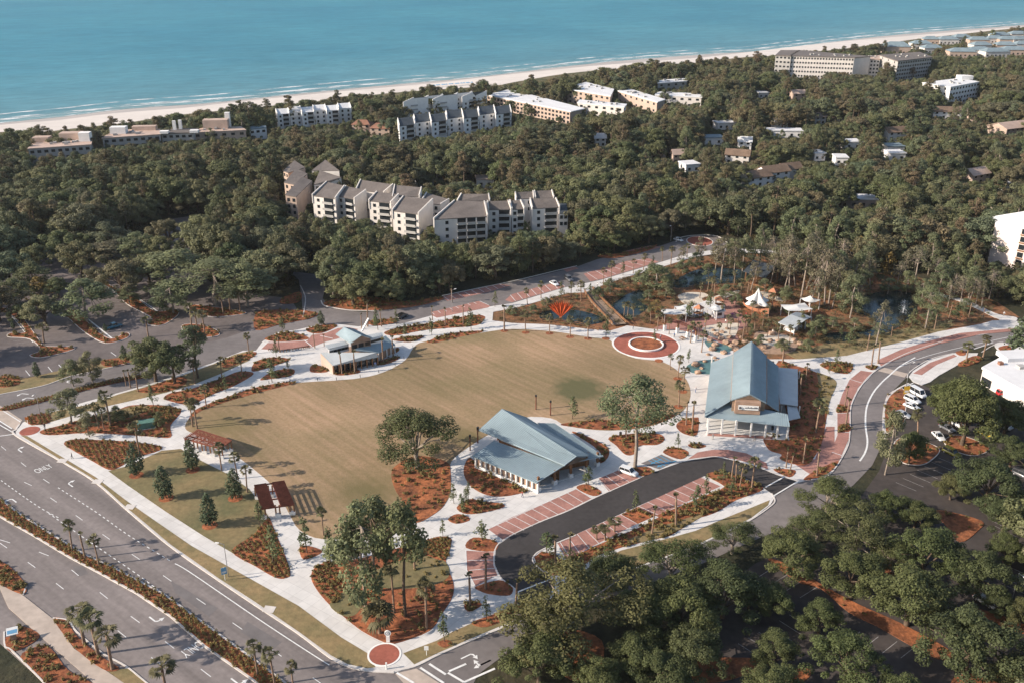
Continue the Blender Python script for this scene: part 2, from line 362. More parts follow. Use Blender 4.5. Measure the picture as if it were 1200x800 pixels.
def kerb(px, parent, width=.28, z0=0.0, h=.16, m='kerb', closed=False, smooth=True, n=5):
    q = [Vector(p) for p in W(cr(px, n, closed) if smooth else px)]
    k = len(q); L, Rr = [], []
    for i in range(k):
        a = q[(i - 1) % k] if closed else q[max(0, i - 1)]; c = q[(i + 1) % k] if closed else q[min(k - 1, i + 1)]
        d = (c - a).normalized(); nn = Vector((-d.y, d.x)) * width / 2; L.append(q[i] + nn); Rr.append(q[i] - nn)
    b = MB(); zt = z0 + h + nz()
    rng = range(k) if closed else range(k - 1)
    for i in rng:
        j = (i + 1) % k
        b.face([(*Rr[i], zt), (*Rr[j], zt), (*L[j], zt), (*L[i], zt)], m)
        b.face([(*Rr[i], z0 - .05), (*Rr[j], z0 - .05), (*Rr[j], zt), (*Rr[i], zt)], m)
        b.face([(*L[j], z0 - .05), (*L[i], z0 - .05), (*L[i], zt), (*L[j], zt)], m)
    return b.build('kerb', parent)
def stripe(px0, px1, parent, z, wd=.14, name='painted_line', m='paint'):
    a, c = P(*px0), P(*px1); zt = z + .012 + nz(); d = (c - a).normalized(); nn = Vector((-d.y, d.x, 0)) * wd / 2
    b = MB(); b.face([(*(a - nn)[:2], zt), (*(c - nn)[:2], zt), (*(c + nn)[:2], zt), (*(a + nn)[:2], zt)], m); return b.build(name, parent)
def stripe_line(px, parent, z, wd=.14, name='painted_line'):
    q = [Vector(p) for p in W(cr(px, 5, False))]; b = MB(); zt = z + .012 + nz()
    for i in range(len(q) - 1):
        d = (q[i + 1] - q[i]).normalized(); nn = Vector((-d.y, d.x)) * wd / 2; a, c = q[i], q[i + 1]
        b.face([(*(a - nn), zt), (*(c - nn), zt), (*(c + nn), zt), (*(a + nn), zt)], 'paint')
    return b.build(name, parent)
def dashes(px, parent, z, on=3.0, off=9.0, wd=.15, name='lane_dash'):
    q = [Vector(p) for p in W(cr(px, 8, False))]; seg = []; s = 0
    for a, c in zip(q, q[1:]): seg.append((s, a, c)); s += (c - a).length
    def at(t):
        for s0, a, c in reversed(seg):
            if t >= s0: return a + (c - a) * min(1.0, (t - s0) / max(1e-6, (c - a).length))
        return q[0]
    t = 0
    while t + on < s:
        a, c = at(t), at(t + on); d = (c - a).normalized(); nn = Vector((-d.y, d.x)) * wd / 2; zt = z + .012 + nz()
        b = MB(); b.face([(*(a - nn), zt), (*(c - nn), zt), (*(c + nn), zt), (*(a + nn), zt)], 'paint'); b.build(name, parent); t += on + off
def arrow(u, v, ang, parent, z, turn=0, L=3.6, both=False):
    """painted turn arrow, ang in world degrees"""
    c = P(u, v); b = MB(); zt = z + .012 + nz(); ca, sa = math.cos(R(ang)), math.sin(R(ang))
    def f(pts): b.face([(c.x + x * ca - y * sa, c.y + x * sa + y * ca, zt) for x, y in pts], 'paint')
    if turn == 0 or both:
        f([(-L / 2, -.15), (L / 2 - .9, -.15), (L / 2 - .9, .15), (-L / 2, .15)]); f([(L / 2 - .9, -.5), (L / 2, 0), (L / 2 - .9, .5)])
    if turn:
        s = turn; o = (lambda p: p if s > 0 else p[::-1])
        f(o([(-L / 2, -.15 * s), (.3, -.15 * s), (.3, .15 * s), (-L / 2, .15 * s)]))
        f(o([(.3, -.15 * s), (.75, .25 * s), (.45, .45 * s), (.2, .15 * s)])); f(o([(.75, .25 * s), (.8, .9 * s), (.5, .9 * s), (.45, .45 * s)]))
        f(o([(1.15, .85 * s), (.65, 1.8 * s), (.15, .85 * s)]))
    return b.build('turn_arrow', parent)

# ================================================================== THE SETTING
DUNE = [(-420, 205), (-200, 180), (0, 155), (32, 158), (75, 152), (150, 144), (200, 136), (300, 126), (375, 119), (460, 109), (575, 101), (600, 97), (667, 86), (737, 80), (812, 74), (875, 67), (900, 66), (975, 59), (1037, 51), (1075, 46), (1137, 39), (1200, 32.5), (1400, 14), (1700, -12)]
SHORE = [(-420, 195), (-200, 168), (0, 143.7), (75, 136), (150, 127), (237, 121), (300, 114.5), (425, 102), (550, 91), (600, 85), (725, 71), (865, 61), (900, 58.5), (1000, 46), (1075, 38.5), (1200, 29), (1400, 12), (1700, -13)]
DW = [Vector(p) for p in W(cr(DUNE, 3, False))]; SW = [Vector(p) for p in W(cr(SHORE, 3, False))]
g = MB(); near = [(-900, -60), (2600, -60)]
poly = near + [(DW[-1].x, DW[-1].y)] + [tuple(p) for p in reversed(DW)][1:] + [(-900, DW[0].y)]
poly = [(-900, -60), (4000, -60), (4000, DW[-1].y)] + [tuple(p) for p in reversed(DW)] + [(-900, DW[0].y)]
g.prism(poly, -1.5, 0.0, 'floor_wood'); tag(g.build('ground'), kind='structure')
b = MB()
n = min(len(DW), len(SW))
for i in range(n - 1):
    b.face([(*DW[i], .02), (*DW[i + 1], .02), (*(DW[i + 1] * .25 + SW[i + 1] * .75), -.2), (*(DW[i] * .25 + SW[i] * .75), -.2)][::-1], 'sand')
    b.face([(*(DW[i] * .25 + SW[i] * .75), -.2), (*(DW[i + 1] * .25 + SW[i + 1] * .75), -.2), (*SW[i + 1], -.6), (*SW[i], -.6)][::-1], 'sand_wet')
tag(b.build('beach'), kind='structure')
far = 40000; zt = -.55
OFF = Vector((-.30, .954))
def shift(p, d): return p + OFF * d
DST = [0, 12, 30, 70, 130, 220, 340, 500, 750, 1200, 3000, 20000]; DEP = [0, .04, .14, .26, .4, .55, .7, .82, .92, 1, 1, 1]
sv, sf, sd = [], [], []
SX = [SW[0] + Vector((-8000, -900))] + SW + [SW[-1] + Vector((30000, 12000))]
for dd_, de_ in zip(DST, DEP):
    for p in SX: q = shift(p, dd_); sv.append((q.x, q.y, zt)); sd.append(de_)
m_ = len(SX)
for r_ in range(len(DST) - 1):
    for i in range(m_ - 1): sf.append((r_ * m_ + i, r_ * m_ + i + 1, (r_ + 1) * m_ + i + 1, (r_ + 1) * m_ + i))
me = bpy.data.meshes.new('sea'); me.from_pydata(sv, [], sf); me.materials.append(MAT['sea']); at = me.attributes.new('depth', 'FLOAT', 'POINT'); at.data.foreach_set('value', sd)
so_ = bpy.data.objects.new('sea', me); COL.objects.link(so_); tag(so_, kind='structure')
b = MB()
for (d0, d1) in ((1, 4), (12, 24), (40, 45)):
    for i in range(n - 1):
        a, c = SW[i], SW[i + 1]; z = zt + .06
        b.face([(*shift(a, d0), z), (*shift(c, d0), z), (*shift(c, d1), z), (*shift(a, d1), z)][::-1], 'foam')
tag(b.build('surf_foam'), 'broken white foam of small waves along the beach', 'foam', kind='stuff')
# dune scrub ground strip
dl = [tuple(p) for p in DW]; dn = [tuple(Vector(p) - OFF * (95 + 12 * math.sin(i * .9))) for i, p in enumerate(dl)]
sheet('dune', dl + dn[::-1], .03, 'dune', smooth=False, world=True, edge=.02)

# ---- Pope-like avenue, streets, lots
avenue_px = [(-120, 430), (-20, 478), (19, 505), (18.75, 510), (72.5, 540.5), (112.5, 565), (150, 598), (200, 640), (257, 680), (300, 709), (350, 742), (387, 770), (407, 780), (430, 785.5), (470, 788), (480, 794), (560, 860), (700, 1000), (500, 1100), (150, 860), (52, 800), (-60, 700), (-220, 600)]
avenue = sheet('avenue_road', avenue_px, .02, 'asphalt', smooth=False)
street_px = [(480, 794), (462, 788), (485, 781), (512, 768), (550, 751), (600, 730), (617, 714), (650, 701), (700, 681), (760, 661), (815, 641), (850, 624), (880, 609), (903, 591), (912, 575), (937, 565), (972, 556), (992, 526), (996, 505), (997, 477), (1007, 455), (1025, 435), (1060, 415), (1105, 400), (1140, 394), (1200, 385), (1300, 376),
             (1300, 402), (1200, 406), (1165, 403), (1115, 415), (1085, 428), (1062, 442), (1045, 459), (1037, 472), (1035, 500), (1033, 522), (1022, 545), (1000, 568), (960, 597), (915, 620), (880, 634), (830, 657), (770, 680), (700, 705), (650, 730), (600, 760), (560, 790), (540, 830)]
street = sheet('side_street', street_px, .035, 'asphalt_street', smooth=False)
north_px = [(-120, 480), (0, 462), (50, 452), (82, 441), (127, 431), (162, 423), (215, 408), (265, 396), (300, 384), (335, 374), (355, 366), (353, 345), (350, 328), (340, 318), (372, 322), (382, 335), (378, 350), (386, 358), (415, 365), (430, 366), (460, 360), (515, 350), (556, 340), (600, 331), (650, 319), (675, 313), (700, 304), (740, 295), (775, 288), (795, 281), (815, 276), (840, 277), (854, 286), (850, 292), (807, 298), (770, 309), (705, 329), (662, 338), (600, 356), (572, 360), (507, 370), (470, 380), (432, 381), (420, 383), (395, 380), (370, 382), (347, 387), (325, 390), (308, 400), (300, 411), (285, 411), (250, 425), (212, 438), (175, 450), (140, 460), (100, 471), (57, 483), (27, 495), (19, 505), (-20, 478)]
north = sheet('north_street', north_px, .03, 'asphalt_street', smooth=False)
lot_nw = sheet('car_park', [(-80, 455), (-80, 310), (0, 318), (30, 300), (60, 292), (115, 293), (150, 290), (178, 272), (190, 258), (235, 252), (278, 268), (270, 285), (225, 295), (245, 330), (300, 345), (340, 350), (352, 368), (300, 385), (265, 397), (215, 409), (162, 415), (75, 433), (32, 442)], .024, 'asphalt_lot', smooth=False)
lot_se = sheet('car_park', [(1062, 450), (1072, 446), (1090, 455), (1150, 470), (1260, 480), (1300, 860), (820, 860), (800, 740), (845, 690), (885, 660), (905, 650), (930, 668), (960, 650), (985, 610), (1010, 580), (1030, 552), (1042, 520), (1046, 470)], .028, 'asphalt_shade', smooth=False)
# ---- the park slab (paths are what stays uncovered between lawns and beds)
slab_px = [(27, 495), (57, 483), (100, 471), (140, 460), (175, 450), (212, 438), (250, 425), (285, 411), (300, 411), (308, 400), (325, 390), (347, 387), (370, 382), (395, 380), (420, 383), (432, 381), (470, 380), (507, 370), (572, 360), (600, 356), (600, 362), (578, 366), (577, 376), (600, 379), (640, 380.5), (690, 386), (715, 388), (725, 385), (735, 382), (765, 386), (800, 388), (840, 400), (860, 417), (900, 421), (937, 421), (992, 417), (1020, 410), (1060, 400), (1100, 389), (1150, 380), (1163, 376), (1187, 376), (1200, 378), (1200, 385),
           (1140, 394), (1105, 400), (1060, 415), (1025, 435), (1007, 455), (997, 477), (996, 505), (992, 526), (972, 556), (937, 565), (912, 575), (903, 591), (880, 609), (850, 624), (815, 641), (760, 661), (700, 681), (650, 701), (617, 714), (600, 730), (550, 751), (512, 768), (485, 781), (462, 788), (430, 785.5), (407, 780), (387, 770), (350, 742), (300, 709), (257, 680), (200, 640), (150, 598), (112.5, 565), (72.5, 540.5), (18.75, 510), (19, 505)]
path = sheet('footpath', slab_px, .13, 'concrete', smooth=False, edge=.16)
path2 = sheet('footpath', [(600, 356), (662, 337.5), (705, 328.5), (770, 309), (807, 297.5), (850, 291.5), (890, 293), (940, 296), (940, 299), (890, 297), (850, 296), (812, 302), (775, 313.5), (735, 325), (708, 334), (695, 340), (688, 343), (665, 344), (600, 362.5)], .135, 'concrete', smooth=False)
path3 = sheet('footpath', T(900, 250, [(1150, 512), (1165, 490), (1080, 475), (1000, 440), (900, 400), (780, 374), (785, 385), (890, 412), (970, 445), (1050, 485), (1085, 500), (1080, 520)]), .135, 'concrete', smooth=True)
path4 = sheet('footpath', [(10, 712), (29, 699), (0, 678), (-60, 650), (-60, 668), (0, 690)], .12, 'concrete_warm', smooth=False)
path5 = sheet('footpath', [(10, 712), (29, 699), (62, 725), (87, 760), (145, 800), (175, 830), (140, 830), (110, 800), (47, 745)], .125, 'concrete_warm', smooth=False)

# ---- lawns
Z1 = .15
lawn = sheet('lawn', [(217, 500), (222, 490), (240, 478), (262, 470), (300, 455), (342, 449), (415, 444), (450, 436), (475, 422), (485, 407), (500, 400), (560, 391), (600, 386), (650, 389), (687, 395), (715, 399), (722, 410), (745, 420), (776, 424), (797, 437), (807, 450), (809, 465), (802, 480), (785, 491), (760, 500), (730, 504), (700, 504), (664, 499), (645, 490), (610, 490), (575, 508), (555, 520), (532, 537), (527, 550), (529, 575), (522, 590), (510, 601), (490, 612), (460, 620), (430, 628), (380, 632), (352, 622), (339, 602), (330, 585), (318, 568), (300, 552), (270, 529), (245, 515), (222, 506)], Z1, 'turf', n=3)
sheet('grass_verge', [(127, 552), (150, 546), (190, 528), (212, 526), (230, 537), (268, 556), (292, 573), (306, 590), (315, 606), (326, 632), (339, 668), (335, 677), (325, 677), (300, 664), (240, 629), (195, 600), (150, 569)], Z1, 'grass', smooth=False)
sheet('grass_verge', [(24, 510), (32, 511), (72, 535), (112, 559), (150, 588), (167, 600), (225, 640), (300, 682), (350, 710), (400, 747), (430, 765), (440, 782), (430, 783), (407, 778), (388, 768), (350, 740), (300, 706), (257, 678), (200, 638), (150, 596), (112, 563), (72, 539)], Z1, 'grass_verge', smooth=False)
sheet('grass_verge', T(0, 400, [(115, 375), (160, 345), (230, 335), (330, 312), (400, 300), (560, 247), (700, 208), (850, 162), (1000, 107), (1100, 62), (1190, 40), (1170, 90), (1040, 150), (900, 205), (780, 240), (690, 262), (520, 300), (350, 345), (215, 385), (150, 395)]), Z1, 'grass_verge', smooth=False)
sheet('grass_verge', [(0, 441), (32, 443), (75, 433), (125, 421), (165, 415), (162, 423), (127, 431), (82, 441), (50, 452), (0, 462), (-80, 474), (-80, 455)], .1, 'grass_verge', smooth=False)
sheet('grass_verge', T(300, 600, [(690, 662), (850, 602), (920, 562), (1010, 522), (1200, 448), (1290, 420), (1260, 455), (1200, 512), (1000, 596), (850, 662), (742, 714)]), Z1, 'grass_verge', smooth=False)
sheet('grass_verge', T(900, 400, [(232, 150), (290, 168), (322, 198), (295, 265), (272, 335), (240, 330), (236, 200)]), Z1 + .03, 'grass_verge')
sheet('grass_verge', [(702, 657), (728, 645), (775, 633), (815, 622), (850, 607), (880, 595), (902, 586), (900, 592), (880, 607), (850, 622), (815, 639), (760, 659), (700, 679), (662, 694), (656, 688), (680, 672)], Z1, 'grass_verge', smooth=False)
sheet('grass_verge', [(940, 424), (992, 420), (1020, 413), (1060, 403), (1100, 392), (1120, 380), (1100, 376), (1060, 385), (1010, 397), (960, 405), (920, 414)], .11, 'grass_verge', smooth=False)
sheet('grass_verge', [(150, 783), (172, 800), (200, 825), (160, 812), (125, 785)], .1, 'grass_verge', smooth=False)

# ---- mulch beds
BEDS = []
def bed(px, m='mulch', z=Z1 + .03, smooth=True, rows=False, dens=.10, lab=None):
    o = sheet('mulch_bed', px, z, m, smooth=smooth); BEDS.append((cr(px, 3) if smooth else px, rows, dens)); return o
bed(T(0, 400, [(300, 480), (340, 460), (450, 462), (600, 470), (750, 490), (740, 515), (640, 545), (560, 590), (510, 602), (430, 560), (340, 510)]), rows=True, dens=.5)
bed(T(0, 400, [(190, 420), (230, 440), (420, 430), (700, 446), (800, 450), (800, 395), (850, 330), (820, 310), (760, 300), (620, 300), (540, 325), (400, 360), (300, 390)]), dens=.3)
sheet('grass_verge', T(0, 400, [(430, 355), (540, 325), (640, 303), (705, 308), (650, 345), (560, 368), (500, 380)]), Z1 + .05, 'grass_verge')
bed(T(0, 400, [(690, 330), (760, 306), (820, 314), (842, 332), (800, 385), (730, 370)]), z=Z1 + .06, rows=True, dens=.6)
bed(T(0, 400, [(770, 270), (800, 243), (900, 222), (1040, 172), (1120, 142), (1190, 152), (1100, 208), (1000, 248), (900, 298), (850, 293)]), dens=.3)
bed(T(0, 400, [(130, 352), (225, 338), (235, 380), (170, 392), (130, 385)]), rows=True, dens=.6)
bed(T(0, 400, [(640, 235), (720, 205), (850, 165), (870, 200), (760, 240)]), dens=.3)
bed(T(0, 400, [(1050, 90), (1190, 50), (1185, 75), (1060, 125)]), dens=.3)
bed(T(0, 400, [(10, 310), (240, 255), (480, 190), (700, 150), (700, 165), (480, 208), (250, 270), (40, 322)]), z=.12, rows=True, dens=.9)
bed(T(0, 400, [(0, 165), (80, 165), (90, 200), (0, 215)]), z=.14, dens=.6); bed(T(0, 400, [(480, 90), (650, 70), (640, 95), (510, 120)]), z=.14, dens=.3)
bed([(226, 483), (240, 475), (275, 462), (300, 454), (340, 447), (343, 450), (300, 461), (262, 472), (235, 482), (222, 492)], dens=.4)
bed([(272, 646), (297, 627), (314, 608), (322, 622), (340, 668), (335, 677.5), (322, 676.5), (300, 664)], rows=True, dens=.6)
bed(T(300, 600, [(260, 290), (290, 250), (370, 230), (500, 215), (800, 130), (870, 115), (918, 132), (890, 230), (925, 330), (920, 400), (870, 480), (812, 558), (650, 618), (600, 610), (500, 560), (410, 490), (330, 420), (270, 340)]), dens=.12)
sheet('grass_verge', T(300, 600, [(520, 300), (640, 240), (780, 205), (885, 232), (905, 300), (830, 345), (700, 360), (560, 350)]), Z1 + .05, 'grass')
sheet('grass_verge', T(300, 600, [(345, 435), (400, 380), (480, 360), (500, 420), (470, 480), (410, 488)]), Z1 + .05, 'grass')
bed(T(300, 600, [(780, 150), (870, 118), (912, 135), (885, 225), (790, 195)]), z=Z1 + .07, rows=True, dens=.8)
bed(T(300, 600, [(262, 290), (290, 255), (360, 238), (400, 390), (340, 425), (275, 340)]), z=Z1 + .07, rows=True, dens=.8)
bed(T(300, 600, [(205, 165), (250, 160), (308, 180), (290, 202), (222, 222)]), dens=.2)
bed(T(300, 600, [(900, 35), (940, 10), (990, 20), (1000, 40), (940, 55)]), dens=.3)
bed(T(300, 600, [(985, 168), (1020, 120), (1130, 140), (1110, 186)]), dens=.2)
bed(T(300, 600, [(1030, 350), (1140, 320), (1200, 347), (1190, 390), (1100, 386), (1050, 370)]), dens=.2)
bed(T(300, 600, [(975, 440), (1010, 415), (1060, 435), (1000, 467)]), dens=1.2)
bed(T(300, 600, [(1010, 520), (1100, 485), (1200, 447), (1275, 425), (1255, 455), (1200, 490), (1080, 540)]), z=Z1 + .06, dens=.4)
bed(T(300, 600, [(850, 615), (890, 600), (920, 615), (885, 637)]), z=Z1 + .06, dens=.1)
for u, v in ((160, 557), (226, 551), (195, 584), (276, 584), (246, 616)):
    q = P(u, v); bed([proj((q.x + 1.7 * math.cos(a), q.y + 1.7 * math.sin(a), 0)) for a in [i * math.pi / 4 for i in range(8)]], 'mulch', dens=.0)
for u, v in ((644, 391), (668, 395), (689, 397), (710, 397), (616, 390), (772, 423), (795, 477), (800, 459), (794, 444), (591, 388)):
    q = P(u, v); bed([proj((q.x + 1.3 * math.cos(a), q.y + 1.3 * math.sin(a), 0)) for a in [i * math.pi / 4 for i in range(8)]], 'mulch', dens=.0)
# round the left pavilion
for z4 in ([(0, 95), (80, 75), (160, 85), (100, 110), (40, 130), (-20, 140)], [(20, 180), (80, 140), (170, 130), (180, 150), (150, 165), (60, 178)], [(255, 120), (280, 110), (330, 130), (330, 145), (260, 145)], [(370, 155), (400, 140), (460, 130), (490, 140), (470, 152), (400, 160)], [(565, 105), (600, 85), (660, 72), (665, 85), (620, 105), (580, 112)], [(630, 45), (665, 30), (670, 45), (640, 60)]):
    bed(T(300, 400, z4), dens=.5)
for z4 in ([(600, 562), (650, 542), (740, 527), (840, 512), (1000, 482), (1065, 482), (1070, 500), (1030, 528), (900, 540), (790, 550), (650, 575)], [(640, 595), (700, 580), (780, 575), (780, 585), (720, 605)], [(800, 604), (900, 568), (1040, 552), (1060, 559), (960, 580), (850, 606)], [(520, 512), (560, 502), (650, 497), (650, 515), (560, 530)],
           [(40, 590), (100, 567), (160, 557), (240, 580), (230, 595), (100, 602)], [(235, 545), (300, 527), (370, 522), (375, 535), (310, 563), (260, 563)]):
    bed(T(300, 250, z4), dens=.5)
# right of the lawn and round the stage
for z4, d in (([(230, 388), (400, 368), (500, 372), (700, 347), (760, 345), (740, 362), (640, 396), (520, 413), (390, 413), (290, 402)], .3), ([(455, 450), (600, 430), (690, 435), (715, 460), (680, 485), (600, 490), (570, 530), (530, 530), (490, 490)], .3), ([(770, 392), (800, 367), (860, 357), (875, 367), (865, 440), (810, 435), (780, 415)], .3), ([(825, 485), (860, 478), (910, 490), (880, 502), (840, 498)], .8), ([(707, 520), (760, 496), (828, 520), (790, 553)], .2), ([(570, 592), (640, 590), (660, 613), (610, 633), (575, 610)], .2), ([(280, 425), (340, 440), (440, 490), (455, 530), (430, 565), (390, 572), (420, 535), (380, 490)], .5), ([(302, 687), (350, 670), (420, 705), (380, 725)], .2),
              ([(910, 627), (980, 612), (1100, 650), (1178, 693), (1050, 745), (960, 800), (860, 830), (780, 825), (840, 765), (980, 692), (985, 672)], .5)):
    bed(T(600, 400, z4), dens=d)
bed([(728, 603), (745, 595), (769, 604), (747, 614)], smooth=False, dens=.3)
bed([(626, 653), (635, 646), (650, 651), (660, 657), (695, 641), (735, 624), (752, 617), (772, 606), (745, 594), (770, 604), (800, 592), (840, 575), (850, 590), (815, 610), (785, 628), (730, 641), (700, 651), (676, 668), (650, 675), (630, 664)], 'mulch', smooth=False, dens=.5)
sheet('grass_verge', [(735, 634), (760, 622), (790, 612), (825, 602), (815, 610), (785, 626), (750, 636)], Z1 + .05, 'grass_verge')
bed(T(900, 400, [(35, 112), (140, 118), (240, 152), (316, 198), (288, 272), (270, 385), (250, 480), (188, 575), (110, 573), (55, 550), (62, 530), (0, 505), (-20, 430), (100, 420)]), dens=.2)
bed(T(900, 400, [(242, 110), (300, 96), (380, 106), (398, 126), (370, 153), (300, 140)]), dens=.7)
bed(T(900, 400, [(25, 602), (80, 598), (130, 608), (100, 637)]), dens=.3); bed(T(900, 400, [(165, 650), (215, 610), (330, 560), (290, 612), (230, 640)]), dens=.4)
for z4 in ([(322, 310), (345, 295), (378, 310), (380, 332), (325, 335)], [(330, 395), (375, 385), (385, 420), (332, 425)], [(455, 120), (480, 112), (515, 118), (490, 135)]): bed(T(900, 400, z4), z=Z1 + .06, dens=.6)
# round the central oak, and along the stage path
bed(T(300, 400, [(635, 620), (660, 580), (740, 540), (830, 545), (900, 570), (912, 610), (912, 690), (890, 755), (850, 800), (760, 850), (700, 830), (690, 760), (650, 690)]), 'mulch_pine', z=Z1 + .04, dens=.15)
bed(T(300, 400, [(975, 590), (1000, 545), (1040, 570), (1200, 655), (1290, 690), (1200, 722), (1100, 725), (1020, 690), (980, 640)]), dens=.3)
bed(T(300, 400, [(940, 780), (1000, 740), (1060, 750), (1150, 760), (1160, 778), (1080, 800), (990, 810)]), dens=.5)
# avenue medians and corners
median_px = [(-60, 556), (0, 584), (20, 600), (62, 627), (100, 650), (135, 666), (192, 696), (247, 736), (297, 772), (345, 808), (420, 865), (370, 860), (300, 799), (240, 757), (200, 722), (160, 695), (120, 673), (82, 653), (37, 626), (0, 605), (-60, 576)]
bed(median_px, z=.14, smooth=False, rows=True, dens=.7); kerb(median_px, avenue, .4, closed=True, smooth=False)
bed([(-60, 630), (0, 657), (18, 670), (31, 687), (27, 696), (10, 690), (-10, 678), (-60, 655)], z=.14, dens=.7)
bed([(63, 725), (78, 727), (90, 745), (120, 770), (140, 783), (125, 786), (100, 770), (80, 750)], z=.15, dens=.5)
bed([(7, 757), (8, 745), (22, 733), (47, 744), (30, 758), (14, 763)], z=.15, dens=.5)
bed([(24, 770), (45, 757), (60, 760), (80, 785), (110, 802), (130, 830), (80, 825), (50, 795)], z=.15, dens=.4)
kerb([(31, 687), (27, 697)], avenue); kerb([(62, 724), (80, 727), (90, 740), (120, 765), (147, 780), (172, 800), (210, 830)], avenue)
kerb([(5, 740), (6, 757), (15, 763), (52, 800), (75, 825)], avenue)
# north-west car park islands
def island(z4, parent):
    bed(T(0, 250, z4), 'mulch', z=.13, dens=.35); kerb(T(0, 250, z4), parent, .2, closed=True)
island([(-20, 445), (80, 455), (130, 520), (180, 590), (210, 622), (330, 625), (340, 640), (200, 675), (140, 665), (190, 640), (140, 590), (40, 580), (50, 562), (120, 555), (50, 475), (-20, 470)], lot_nw)
island([(290, 460), (360, 460), (440, 540), (520, 588), (590, 560), (605, 578), (540, 605), (480, 605), (400, 560), (330, 500)], lot_nw)
island([(320, 225), (420, 290), (540, 350), (640, 400), (730, 460), (825, 452), (832, 480), (760, 525), (690, 520), (710, 490), (600, 430), (520, 355), (400, 290)], lot_nw)
island([(890, 430), (1000, 440), (1150, 465), (1100, 480), (980, 485), (900, 460)], lot_nw)
island([(850, 530), (920, 520), (1010, 545), (1020, 575), (900, 580)], lot_nw)
bed(T(300, 250, [(0, 470), (60, 455), (200, 455), (290, 470), (250, 495), (120, 520), (0, 548)]), z=.13, dens=.3)
bed(T(300, 250, [(320, 420), (400, 400), (560, 395), (700, 415), (850, 395), (870, 408), (720, 442), (560, 455), (440, 452), (340, 440)]), 'mulch_pine', z=.13, dens=.3)
bed(T(300, 250, [(120, 400), (200, 370), (215, 395), (190, 420), (120, 425)]), z=.13, dens=.2)
bed(T(600, 250, [(400, 200), (500, 190), (640, 160), (680, 148), (640, 175), (480, 212)]), z=.13, dens=.2)
bed(T(0, 90, [(890, 685), (940, 690), (1090, 750), (1110, 790), (1080, 790), (960, 715)]), z=.12, dens=.1)
# south-east car park islands
for z4 in ([(0, 215), (100, 250), (270, 350), (420, 430), (620, 520), (840, 640), (850, 690), (790, 685), (660, 620), (520, 540), (380, 470), (250, 360), (150, 330), (60, 270)], [(790, -10), (1000, 40), (980, 90), (900, 140), (830, 60)], [(530, 230), (670, 240), (700, 300), (580, 310)], [(-10, 790), (100, 740), (190, 735), (190, 775), (100, 820)], [(950, 450), (1050, 470), (1200, 525), (1210, 570), (1100, 535)], [(880, 770), (1100, 740), (1210, 760), (1200, 830), (900, 830)]):
    bed(T(900, 600, z4), 'mulch_pine', z=.13, dens=.06)
for z4 in ([(575, 240), (640, 230), (640, 370), (610, 400), (560, 430), (548, 400), (548, 290)], [(590, 480), (650, 450), (800, 500), (760, 560), (700, 580), (620, 560)], [(830, 460), (900, 440), (1030, 490), (1020, 520), (950, 535), (850, 500)], [(1010, 370), (1050, 350), (1080, 380), (1040, 400)]):
    bed(T(900, 400, z4), 'mulch_pine', z=.13, dens=.15); kerb(T(900, 400, z4), lot_se, .2, closed=True)
bed(T(600, 600, [(240, 560), (420, 600), (400, 760), (250, 770)]), 'mulch_pine', z=.08, dens=.1)
bed(T(600, 600, [(860, 690), (1000, 680), (1200, 690), (1200, 720), (1000, 790), (850, 790)]), 'mulch_pine', z=.08, dens=.1)

# ---- brick paving, centre parking and its bays
Z2 = .145
lotc = sheet('parking_drive', [(600, 627), (632, 612), (665, 599), (700, 582), (750, 560), (775, 550), (800, 541), (837, 535), (862, 540), (887, 547), (910, 556), (935, 564), (908, 581), (895, 572), (872, 560), (850, 556), (825, 558), (775, 581), (730, 601), (675, 626), (632, 646), (625, 653), (628, 663), (650, 680), (650, 692), (617, 714), (605, 706), (608, 695), (600, 687), (587, 677), (579, 660), (582, 640)], Z2, 'asphalt_new', smooth=False)
kerb([(675, 627), (640, 642), (627, 650), (626, 660), (650, 681)], lotc, .3, Z2, .06); kerb([(605, 704), (608, 696), (600, 687), (587, 677), (579, 660), (582, 640), (600, 627), (632, 612), (665, 599), (700, 582), (750, 560)], lotc, .25, Z2, .03)
kerb([(800, 541), (837, 535), (862, 540), (887, 547), (910, 556), (935, 564)], lotc, .25, Z2, .03)
stripe((617, 714), (650, 692), lotc, Z2 + .01, .45); stripe((606, 694), (652, 676), lotc, Z2 + .01, .35); stripe((897, 571), (922, 557), lotc, Z2 + .01, .35); stripe((905, 582), (935, 564), lotc, Z2 + .01, .35)
bays = []
def brick(px, z=Z2, m='brick_paving', smooth=False):
    o = sheet('brick_paving', px, z, m, smooth=smooth); bays.append(o); return o
def stalls(a0, a1, b0, b1, n, parent, z, wd=.14):
    for i in range(n + 1):
        t = i / n; stripe((a0[0] + (a1[0] - a0[0]) * t, a0[1] + (a1[1] - a0[1]) * t), (b0[0] + (b1[0] - b0[0]) * t, b0[1] + (b1[1] - b0[1]) * t), parent, z, wd, 'stall_line')
o = brick([(572, 620), (600, 606), (612, 601), (675, 573), (693, 584), (665, 598), (632, 611), (600, 626), (590, 633)]); stalls((582, 615), (675, 573), (604, 626), (693, 584), 9, o, Z2 + .012); stripe((572, 620), (675, 573), o, Z2 + .012)
o = brick([(701, 561), (727, 550), (749, 560), (714, 576)]); stalls((701, 561), (727, 550), (716, 576), (749, 560), 3, o, Z2 + .012)
o = brick([(653, 636), (727, 603), (747, 614), (664, 656)]); stalls((656, 635), (727, 603), (668, 654), (747, 614), 7, o, Z2 + .012); stripe((664, 656), (747, 614), o, Z2 + .012)
o = brick([(745, 595), (822, 559), (845, 570), (770, 605)]); stalls((748, 593), (822, 560), (772, 604), (845, 570), 7, o, Z2 + .012); stripe((770, 605), (845, 570), o, Z2 + .012)
